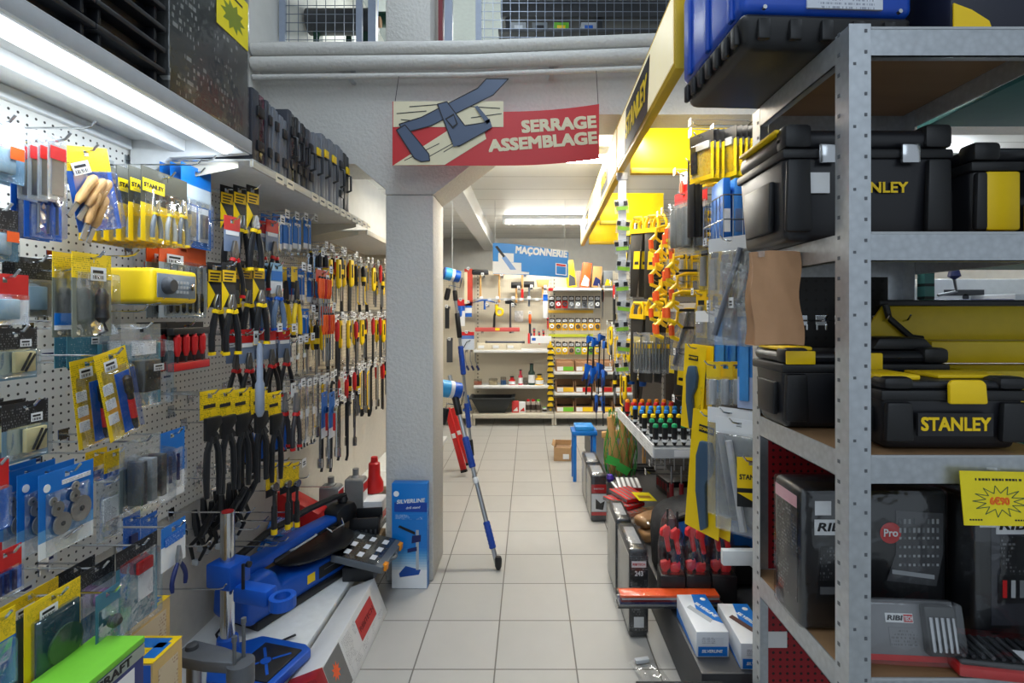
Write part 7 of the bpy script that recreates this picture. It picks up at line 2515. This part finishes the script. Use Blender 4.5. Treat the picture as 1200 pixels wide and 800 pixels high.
# neighbouring teal rack
TEALP = mat('teal_paint', (70, 130, 128), .45)
t = thing('teal_rack', 'teal painted rack standing against the galvanised one', 'rack', (0, 0, 0))
for z in ZS[:3]:
    MB().box((RX1 + .066, RY0 + .05, z - .04), (2.0, RY1, z - .002), TEALP).build('shelf', t, bevel=.002)
b = MB().box((RX1 + .068, RY1 + .001, 0), (RX1 + .098, RY1 + .032, 2.2), peg_mat('teal_slotted', (78, 140, 138), (24, 40, 40), 'Z', .04, .16))
b.build('post', t, smooth=0)
MB().box((1.96, RY1 + .001, 0), (1.99, RY1 + .032, 2.2), TEALP).build('post', t)
# red perforated panel low behind the rack, black panel above it
RPEG = peg_mat('peg_red', (150, 22, 34), (40, 8, 10), 'X', .022, .2)
t = thing('red_pegboard', 'red perforated panel behind the lower rack shelves', 'panel', (RX + .05, RY1 + .040, .02))
MB().box((0, 0, 0), (1.2, .012, 1.085), RPEG).build('panel', t, smooth=0)
MB().box((.015, -.003, .38), (.075, -.0005, .43), PAPER).build('label', t, smooth=0)
for x in (.0, 1.18):
    MB().box((x, .013, 0), (x + .02, .04, 1.085), DGREY).build('stiffener', t)
KPEG = peg_mat('peg_black', (30, 30, 32), (8, 8, 8), 'X', .03, .16)
t = thing('black_pegboard', 'black perforated panel behind the middle of the rack', 'panel', (.80, RY1 + .04, 1.12))
MB().box((0, 0, 0), (.40, .012, .52), KPEG).build('panel', t, smooth=0)
MB().box((0, .013, -1.12), (.03, .04, .52), DGREY).build('stiffener', t)
MB().box((.37, .013, -1.12), (.40, .04, .52), DGREY).build('stiffener', t)
for i in range(5):
    hook((.86 + i * .06, RY1 + .0395, 1.43), 0, BACK, 'bare chrome hook on the black perforated panel, %s along' % ORD[i], False, ln=.14)

BB_ = mat('box_black', (30, 31, 36), .36, noise=.05)
BB2 = mat('box_black_matt', (24, 25, 28), .45)


def chest(name, label, x0, y0, z, w, d, h, rz=0.0, yellow=True, taper=.012, text=None, ribs=True):
    t = thing(name, label, 'tool box', (x0, y0, z + .003), (0, 0, R(rz)))
    hb = h * .74
    MB().box((.006, .006, 0), (w - .006, d - .006, hb), BB_, taper).build('body', t, bevel=.016, seg=3)
    MB().box((0, 0, hb - .012), (w, d, hb + .012), BB2).build('rim', t, bevel=.006)
    MB().box((.004, .004, hb + .0125), (w - .004, d - .004, h - .012), BB_).build('lid', t, bevel=.02, seg=3)
    for x in (0, w - .075):
        MB().prism([(x + .006, .02), (x + .07, .02), (x + .066, hb - .014), (x + .01, hb - .014)], -.006, .012, BB2).build('corner_rib', t, bevel=.008)
        MB().box((x + .004, -.004, hb + .0125), (x + .071, .05, h - .002), BB2).build('lid_corner', t, bevel=.012)
    MB().prism([(d * .25, .03), (d * .75, .03), (d * .78, hb * .75), (d * .22, hb * .75)], -.003, .012, BB2, 'X').build('side_panel', t, bevel=.004)
    if yellow:
        MB().box((.012, .06, h - .0117), (w * .18, d - .03, h - .002), YEL).build('yellow_corner', t, bevel=.004)
    if text:
        lettering('STANLEY', text[0], mat('letter_yellow', (246, 206, 0), .4), t, (text[1], .0 - text[3], text[2]), bold=.03, width=text[4])
    return t


# ---- upper big black chest
t = chest('tool_chest', 'big black tool chest with yellow lettering on the second shelf',   .615, 1.24, ZS[1], .415, .28, .285, 0, True, text=(.036, .226, .128, -.0055, .16))
for x in (.105, .305):
    b = MB().box((x - .022, -.010, .185), (x + .022, .0, .232), CHROME)
    b.build('latch', t, bevel=.004)
MB().box((.062, .0028, .115), (.115, .0055, .165), PAPER).build('price_label', t, smooth=0)
MB().box((-.005, .03, .27), (.06, .25, .279), YEL).build('yellow_edge', t, bevel=.003)
# yellow fronted box to its right
t = chest('tool_case', 'black and yellow tool case partly cut by the frame edge', 1.055, 1.22, ZS[1], .38, .30, .235, 0, False)
MB().box((.03, -.008, .02), (.11, .01, .16), YEL).build('yellow_panel', t, bevel=.006)
MB().prism([(.13, .01), (.34, .01), (.34, .095), (.13, .085)], -.009, .01, YEL).build('yellow_panel', t, bevel=.006)
MB().box((.13, -.014, .10), (.2, -.0, .19), mat('dark_steel', (84, 88, 92), .3, .7)).build('latch', t, bevel=.006)
# ---- toolboxes of the middle shelf
t = chest('tool_box', 'black tool box with yellow corner at the aisle end of the middle shelf', .66, 1.335, ZS[2], .44, .184, .215, 0, False)
MB().box((.008, .008, .2045), (.085, .16, .2155), YEL).build('yellow_corner', t, bevel=.005)
MB().prism([(.008, .17), (.085, .17), (.085, .205), (.008, .205)], -.005, .0, YEL).build('yellow_latch', t, bevel=.003)
MB().box((.20, -.006, .13), (.26, .004, .20), YEL).build('yellow_latch', t, bevel=.004)
MB().prism([(.255, .205), (.275, .238), (.40, .238), (.43, .205)], .03, .16, BB2).build('carry_handle', t, bevel=.01)
t = chest('tool_box', 'black tool box with yellow latch and lettered plate at the shelf front', .775, 1.125, ZS[2], .325, .175, .165, -1, False)
b = MB().prism([(.139, .105), (.222, .105), (.218, .150), (.210, .158), (.146, .158), (.138, .150)], -.012, -.001, YEL)
b.build('latch', t, bevel=.005)
MB().box((.074, -.0066, .035), (.236, -.0005, .085), INK).build('name_plate', t, smooth=0)
lettering('STANLEY', .040, mat('letter_yellow', (246, 206, 0), .4), t, (.155, -.0072, .060), bold=.035, width=.148)
MB().box((.01, .02, .1535), (.10, .15, .1655), YEL).build('yellow_corner', t, bevel=.004)
MB().box((.16, .05, .1535), (.325, .16, .162), YEL).build('yellow_strip', t, bevel=.003)
# yellow open chest behind
t = thing('open_tool_chest', 'open yellow metal cantilever chest behind the black tool boxes', 'tool chest', (.95, 1.474, ZS[2] + .003))
YM = mat('chest_yellow', (206, 178, 16), .4)
MB().box((.17, -.20, 0), (.60, -.01, .16), YM).build('lower_tray', t, bevel=.005)
MB().box((.17, -.05, .165), (.62, .03, .225), YM).build('upper_tray', t, bevel=.005)
MB().prism([(.02, .225), (.66, .225), (.66, .325), (.09, .325)], .031, .04, YM).build('lid', t, bevel=.003)
MB().box((.08, .028, .3255), (.66, .05, .343), BLACK).build('lid_edge', t, bevel=.003)
MB().tube([(.09, .02, .33), (.10, .02, .29), (.16, .015, .235), (.19, .01, .23)], .009, BLACK, 8).build('lid_stay', t)
for x in (.35, .41):
    MB().at(Matrix.Translation((x, -.205, .10)) @ Matrix.Rotation(R(-22), 4, 'Y')).box((-.009, -.006, -.06), (.009, .004, .06), CHROME).build('hinge_arm', t, bevel=.006)
MB().tube([(.42, -.21, .15), (.45, -.215, .17), (.48, -.215, .22)], .014, BLACK, 8).build('handle', t)
MB().lathe([(.012, 0), (.012, -.01)], BLACK, (.33, -.2005, .05), 12, 'Y').build('bolt', t)
# ---- paper bag hanging on the rack side
t = thing('paper_bag', 'brown paper bag hanging from the rack side under the black chest', 'bag', (.558, 1.30, 1.372))
KR = KRAFT
b = MB()


def bagf(u, v):
    return (.002 + .122 * u + .004 * math.sin(v * 9), -.028 - .008 * math.sin(u * PI) * (1 - v) + .022 * v + .003 * math.sin(u * 11 + v * 7), .235 * v + .004 * math.sin(u * 3))


b.grid(bagf, 10, 14, KR)
b.grid(lambda u, v: (.002 + .122 * u + .004 * math.sin(v * 9), .030 - .022 * v, .235 * v + .004 * math.sin(u * 3)), 10, 14, KR)
for s in (0, 1):
    b.grid(lambda u, v: (Vector(bagf(s, v)).lerp(Vector((.002 + .122 * s + .004 * math.sin(v * 9), .030 - .022 * v, .235 * v + .004 * math.sin(s * 3))), u) + Vector(((1 - 2 * s) * .012 * math.sin(u * PI) * (1 - v), 0, 0)))[:], 6, 14, KR)
b.add([bagf(0, 0), bagf(1, 0), (.124, .03, 0), (.002, .03, 0)], [(0, 1, 2, 3)], KR)
b.build('bag_body', t, smooth=50)
MB().box((.02, -.0115, .222), (.035, -.004, .2375), MILKY).build('tape', t, smooth=0)
MB().tube([(.115, .0, .225), (.1125, .02, .20)], .0015, LGREY, 5).build('string', t)
# ---- top blue tool box
t = thing('blue_tool_box', 'large blue tool box with black base overhanging the rack top', 'tool box', (.485, 1.17, ZS[0] + .0035), (0, 0, R(3)))
MB().box((0, 0, 0), (.42, .40, .075), BB2, .02).build('base', t, bevel=.02, seg=3)
for k in range(7):
    MB().box((-.002, .03 + k * .052, .012), (.012, .055 + k * .052, .06), BB2).build('base_rib', t, bevel=.005)
for k in range(5):
    MB().box((.04 + k * .075, -.002, .012), (.07 + k * .075, .012, .06), BB2).build('base_rib', t, bevel=.005)
BT = mat('box_blue', (12, 74, 184), .36, noise=.04)
MB().box((.004, .004, .0755), (.416, .396, .34), BT).build('body', t, bevel=.02, seg=3)
for y in (.06, .2, .33):
    MB().box((-.004, y - .012, .08), (.01, y + .012, .33), BT).build('side_rib', t, bevel=.005)
MB().box((.155, -.0015, .085), (.335, .0035, .155), print_mat('print_label', (208, 214, 224), (70, 84, 120), 'X', .009, .5)).build('paper_label', t, smooth=0)
MB().box((.155, -.0025, .157), (.335, .0035, .18), NAVY).build('label_head', t, smooth=0)
for x in (.05, .37):
    MB().tube([(x, -.004, .078), (x, -.012, .078)], .005, CHROME, 8).build('rivet', t)
t = thing('yellow_blue_case', 'dark case with yellow panel on the rack top beside the blue box', 'case', (.955, 1.16, ZS[0] + .0022))
MB().box((0, 0, 0), (.40, .30, .30), mat('case_ink', (24, 28, 46), .4)).build('case_body', t, bevel=.012)
MB().prism([(.005, .004), (.10, .004), (.085, .045), (.045, .07), (.005, .085)], -.003, .0, YEL).build('yellow_panel', t, smooth=0)
MB().prism([(.012, .02), (.09, .02), (.088, .028), (.012, .030)], -.004, -.0032, INK).build('print_line', t, smooth=0)
# ---- bottom shelf: shrink wrapped socket sets
def logo(t, x, y, z, w):
    MB().box((x - w / 2, y - .0012, z - w * .16), (x + w / 2, y, z + w * .16), PAPER).build('logo_panel', t, smooth=0)
    MB().box((x + w * .16, y - .0018, z - w * .13), (x + w * .48, y - .0013, z + w * .13), RED).build('logo_red', t, smooth=0)
    lettering('RIBI', w * .24, INK, t, (x - w * .16, y - .0022, z), bold=.02, width=w * .56, shear=.18)
    lettering('TECH', w * .22, PAPER, t, (x + w * .32, y - .0024, z - w * .01), bold=.02, width=w * .29, shear=.18)


def socket_set(label, x0, y0, w, d, h, full):
    t = thing('socket_set_case', label, 'tool set', (x0, y0, ZS[3] + .003))
    MB().box((.004, .004, 0), (w - .004, d - .004, h), mat('wrapped_black', (32, 33, 36), .36)).build('case_body', t, bevel=.016, seg=3)
    P_ = print_mat('print_set', (32, 33, 36), (150, 152, 156), 'X', .009, .42)
    if full:
        MB().box((.05, .0015, h * .36), (.16, .0035, h * .60), P_).build('print_panel', t, smooth=0)
        MB().box((.05, .0015, h * .26), (.14, .0035, h * .31), mat('print_ash', (110, 112, 116), .5)).build('print_bar', t, smooth=0)
        MB().box((.0015, .02, .06), (.0035, d - .03, h - .05), print_mat('print_set_side', (32, 33, 36), (150, 152, 156), 'Y', .009, .45)).build('side_print', t, smooth=0)
        MB().box((.0005, .02, h - .05), (.0014, d - .02, h - .02), mat('pink_label', (220, 170, 180), .5)).build('side_label', t, smooth=0)
        MB().box((.036, .0005, h - .06), (.076, .0014, h - .025), PAPER).build('price_label', t, smooth=0)
        MB().lathe([(.026, -.001), (.026, .0)], RED, (.222, .0012, h * .70), 22, 'Y').build('round_badge', t)
        lettering('Pro', .026, PAPER, t, (.222, -.0003, h * .70), bold=.02, width=.034)
        logo(t, .095, .0014, h * .74, .12)
        b = MB().prism([(.236, h * .86), (.352, h * .84), (.352, h * .56), (.335, h * .32), (.213, h * .36), (.236, h * .56)], .0008, .0016, mat('picture_grey', (74, 76, 80), .4))
        b.build('picture_case', t, smooth=0)
        b = MB()
        for r_ in range(6):
            for c_ in range(9):
                if r_ == 0 and 3 < c_ < 6:
                    continue
                x = .243 + c_ * .0115
                z = h * .80 - r_ * .022
                b.box((x, .0, z - (.012 if r_ < 2 else .006)), (x + .0055, .0007, z), LGREY if (r_ + c_) % 3 else GREY)
        b.build('picture_sockets', t, smooth=0)
        MB().prism([(.226, h * .44), (.33, h * .40), (.33, h * .37), (.226, h * .41)], .0, .0007, LGREY).build('picture_ratchet', t, smooth=0)
    else:
        MB().box((.04, .0015, .05), (w - .02, .0035, h - .03), mat('case_face_grey', (58, 60, 68), .36)).build('face_panel', t, smooth=0)
        logo(t, .115, .0012, h - .055, .13)
        MB().box((.012, .0005, h - .06), (.05, .0014, h - .03), PAPER).build('price_label', t, smooth=0)
        MB().box((.06, .0003, h * .5), (.17, .0014, h * .76), P_).build('print_panel', t, smooth=0)
        lettering('108', .03, PAPER, t, (.155, .0, h * .66), bold=.03, width=.045)
        MB().box((.055, .0003, h * .30), (.24, .0014, h * .5), BLACK).build('picture_case', t, smooth=0)
        b = MB()
        for c_ in range(8):
            b.box((.065 + c_ * .02, -.0006, h * .34), (.075 + c_ * .02, .0002, h * .46), [RED, LGREY, GREY][c_ % 3])
        b.build('picture_tools', t, smooth=0)
    MB().box((.0, .0, -.0003), (w, d, h + .003), WRAP).build('shrink_wrap', t, bevel=.014, seg=2)


socket_set('shrink wrapped black socket set case with red round badge', .668, 1.26, .37, .15, .345, True)
socket_set('shrink wrapped dark tool set case at the frame edge', 1.045, 1.20, .36, .17, .34, False)
t = thing('bit_set_pack', 'red and black blister pack leaning on the wrapped socket set', 'tool pack', (.725, 1.155, ZS[3] + .0065), (R(-12), 0, R(-4)))
MB().box((0, 0, 0), (.235, .012, .125), mat('pack_ash2', (126, 128, 132), .4)).build('card', t, bevel=.002)
MB().box((.0, -.0012, .0), (.235, -.0003, .012), RED).build('red_band', t, smooth=0)
MB().box((0, -.0012, .012), (.035, -.0003, .12), BLACK).build('black_end', t, smooth=0)
for k in range(7):
    MB().box((.006, -.002, .02 + k * .014), (.018, -.0013, .027 + k * .014), RED).build('red_mark', t, smooth=0)
logo(t, .115, -.0004, .088, .06)
MB().box((.09, -.0012, .03), (.15, -.0003, .068), print_mat('print_pack', (126, 128, 132), (60, 62, 66), 'X', .007, .5)).build('print_panel', t, smooth=0)
MB().box((.16, -.022, .018), (.225, -.0004, .12), mat('smoke_tray', (54, 56, 58), .35)).build('tray', t, bevel=.005)
for k in range(5):
    MB().tube([(.168 + k * .012, -.026, .03), (.168 + k * .012, -.026, .10)], .004, CHROME, 6).build('bit', t)
MB().box((-.002, -.03, -.0003), (.238, .0125, .128), WRAP).build('blister', t, bevel=.006)
t = thing('driver_bit_case', 'flat red and black wrapped bit set lying at the frame edge', 'tool pack', (.925, 1.10, ZS[3] + .003), (0, 0, R(-10)))
MB().box((0, 0, 0), (.22, .12, .022), RED).build('tray', t, bevel=.006)
MB().box((.008, .008, .0225), (.212, .112, .032), BLACK).build('insert', t, bevel=.003)
for k in range(10):
    MB().tube([(.02 + k * .019, .02, .036), (.02 + k * .019, .10, .036)], .0045, DGREY if k % 3 else STEEL, 6).build('bit', t)
MB().box((.13, .01, .041), (.19, .05, .042), PAPER).build('price_label', t, smooth=0)
MB().box((-.003, -.003, -.0003), (.223, .123, .043), WRAP).build('shrink_wrap', t, bevel=.008)
# yellow offer card hanging on the beam
t = thing('offer_sign', 'yellow offer sign with starburst hanging on the rack beam', 'sign', (.99, 1.079, 1.062), (R(-8), R(2), R(3)))
OY = mat('offer_yellow2', (238, 218, 22), .5)
MB().box((-.082, -.001, -.055), (.082, .001, .055), OY).build('card', t, smooth=0)
b = MB()
pts = [((.052 if k % 2 else .027) * math.cos(2 * PI * k / 26) * 1.15, -.006 + (.052 if k % 2 else .027) * math.sin(2 * PI * k / 26) * .62) for k in range(26)]
for (ax, az), (bx, bz) in zip(pts, pts[1:] + pts[:1]):
    d = Vector((bx - ax, bz - az)).normalized()
    n = Vector((-d.y, d.x)) * .0007
    b.prism([(ax + n.x, az + n.y), (bx + n.x, bz + n.y), (bx - n.x, bz - n.y), (ax - n.x, az - n.y)], -.0017, -.0011, mat('star_ink', (60, 90, 60), .5))
b.build('starburst', t, smooth=0)
lettering('6€90', .020, mat('price_orange', (236, 110, 20), .5), t, (0, -.0014, -.006), bold=.04, width=.042)
b = MB()
for k in range(14):
    b.box((-.05 + k * .0075, -.0016, .036), (-.05 + k * .0075 + (.0055 if k % 4 else .003), -.0011, .0405), INK)
for k in range(5):
    b.box((-.07 + k * .006, -.0016, -.045), (-.07 + k * .006 + .004, -.0011, -.042), INK)
    b.box((.03 + k * .006, -.0016, -.045), (.03 + k * .006 + .004, -.0011, -.042), INK)
b.build('print_line', t, smooth=0)
MB().box((-.012, .0015, .03), (.012, .009, .062), CLEAR).build('clip', t, smooth=0)

# ------------------------------------------------------------------ workshop seen through the rack
t = thing('work_bench', 'grey workshop bench carrying machines beyond the rack', 'bench', (2.1, 2.7, 0))
MB().box((0, 0, 1.30), (2.2, .7, 1.36), GREY).build('top', t, bevel=.004)
for x, y in ((.03, .03), (2.1, .03), (.03, .6), (2.1, .6)):
    MB().box((x, y, 0), (x + .07, y + .07, 1.2995), DGREY).build('leg', t)
t = thing('planer_machine', 'navy machine with yellow label and red stop knob beyond the rack', 'machine', (2.15, 2.74, 1.3605))
MB().box((0, 0, 0), (.46, .3, .17), NAVY).build('body', t, bevel=.01)
MB().box((.18, -.002, .05), (.22, 0, .13), YEL).build('warning_label', t, smooth=0)
MB().box((.27, -.002, .05), (.29, 0, .12), PAPER).build('label', t, smooth=0)
MB().box((.33, -.03, .04), (.44, -.0005, .14), BLACK).build('motor', t, bevel=.01)
MB().box((.47, .02, 0), (.68, .3, .2), LGREY).build('gear_case', t, bevel=.008)
MB().lathe([(.045, 0), (.045, -.01)], YEL, (.58, .0195, .07), 18, 'Y').build('knob_plate', t)
MB().lathe([(.026, -.0105), (.03, -.03), (.02, -.04)], RED, (.58, .0195, .07), 16, 'Y').build('stop_knob', t)
MB().tube([(.03, -.01, .19), (.12, -.02, .21), (.10, -.03, .28)], .008, STEEL, 8).build('lever', t)
MB().lathe([(.002, .27), (.03, .29), (.02, .33)], NAVY, (.10, -.03, 0), 12).build('lever_knob', t)
t = thing('white_machine', 'white machine casing with dark emblem beyond the rack', 'machine', (2.35, 3.05, 1.3605))
MB().box((0, 0, 0), (.75, .3, .30), WHITE).build('body', t, bevel=.01)
MB().box((.12, -.002, .20), (.36, -.0003, .235), DGREY).build('emblem', t, smooth=0)
MB().lathe([(.02, -.002), (.02, -.0003)], DGREY, (.25, 0, .19), 12, 'Y').build('emblem_drop', t)
t = thing('dust_hose', 'dark green drum beside the navy machine beyond the rack', 'drum', (2.22, 3.16, 1.3605))
MB().lathe([(.09, 0), (.09, .24), (.07, .29)], mat('dark_green', (14, 60, 44), .5), n=18).build('drum', t)
MB().lathe([(.095, .2), (.095, .215)], DGREY, n=18).build('hoop', t)
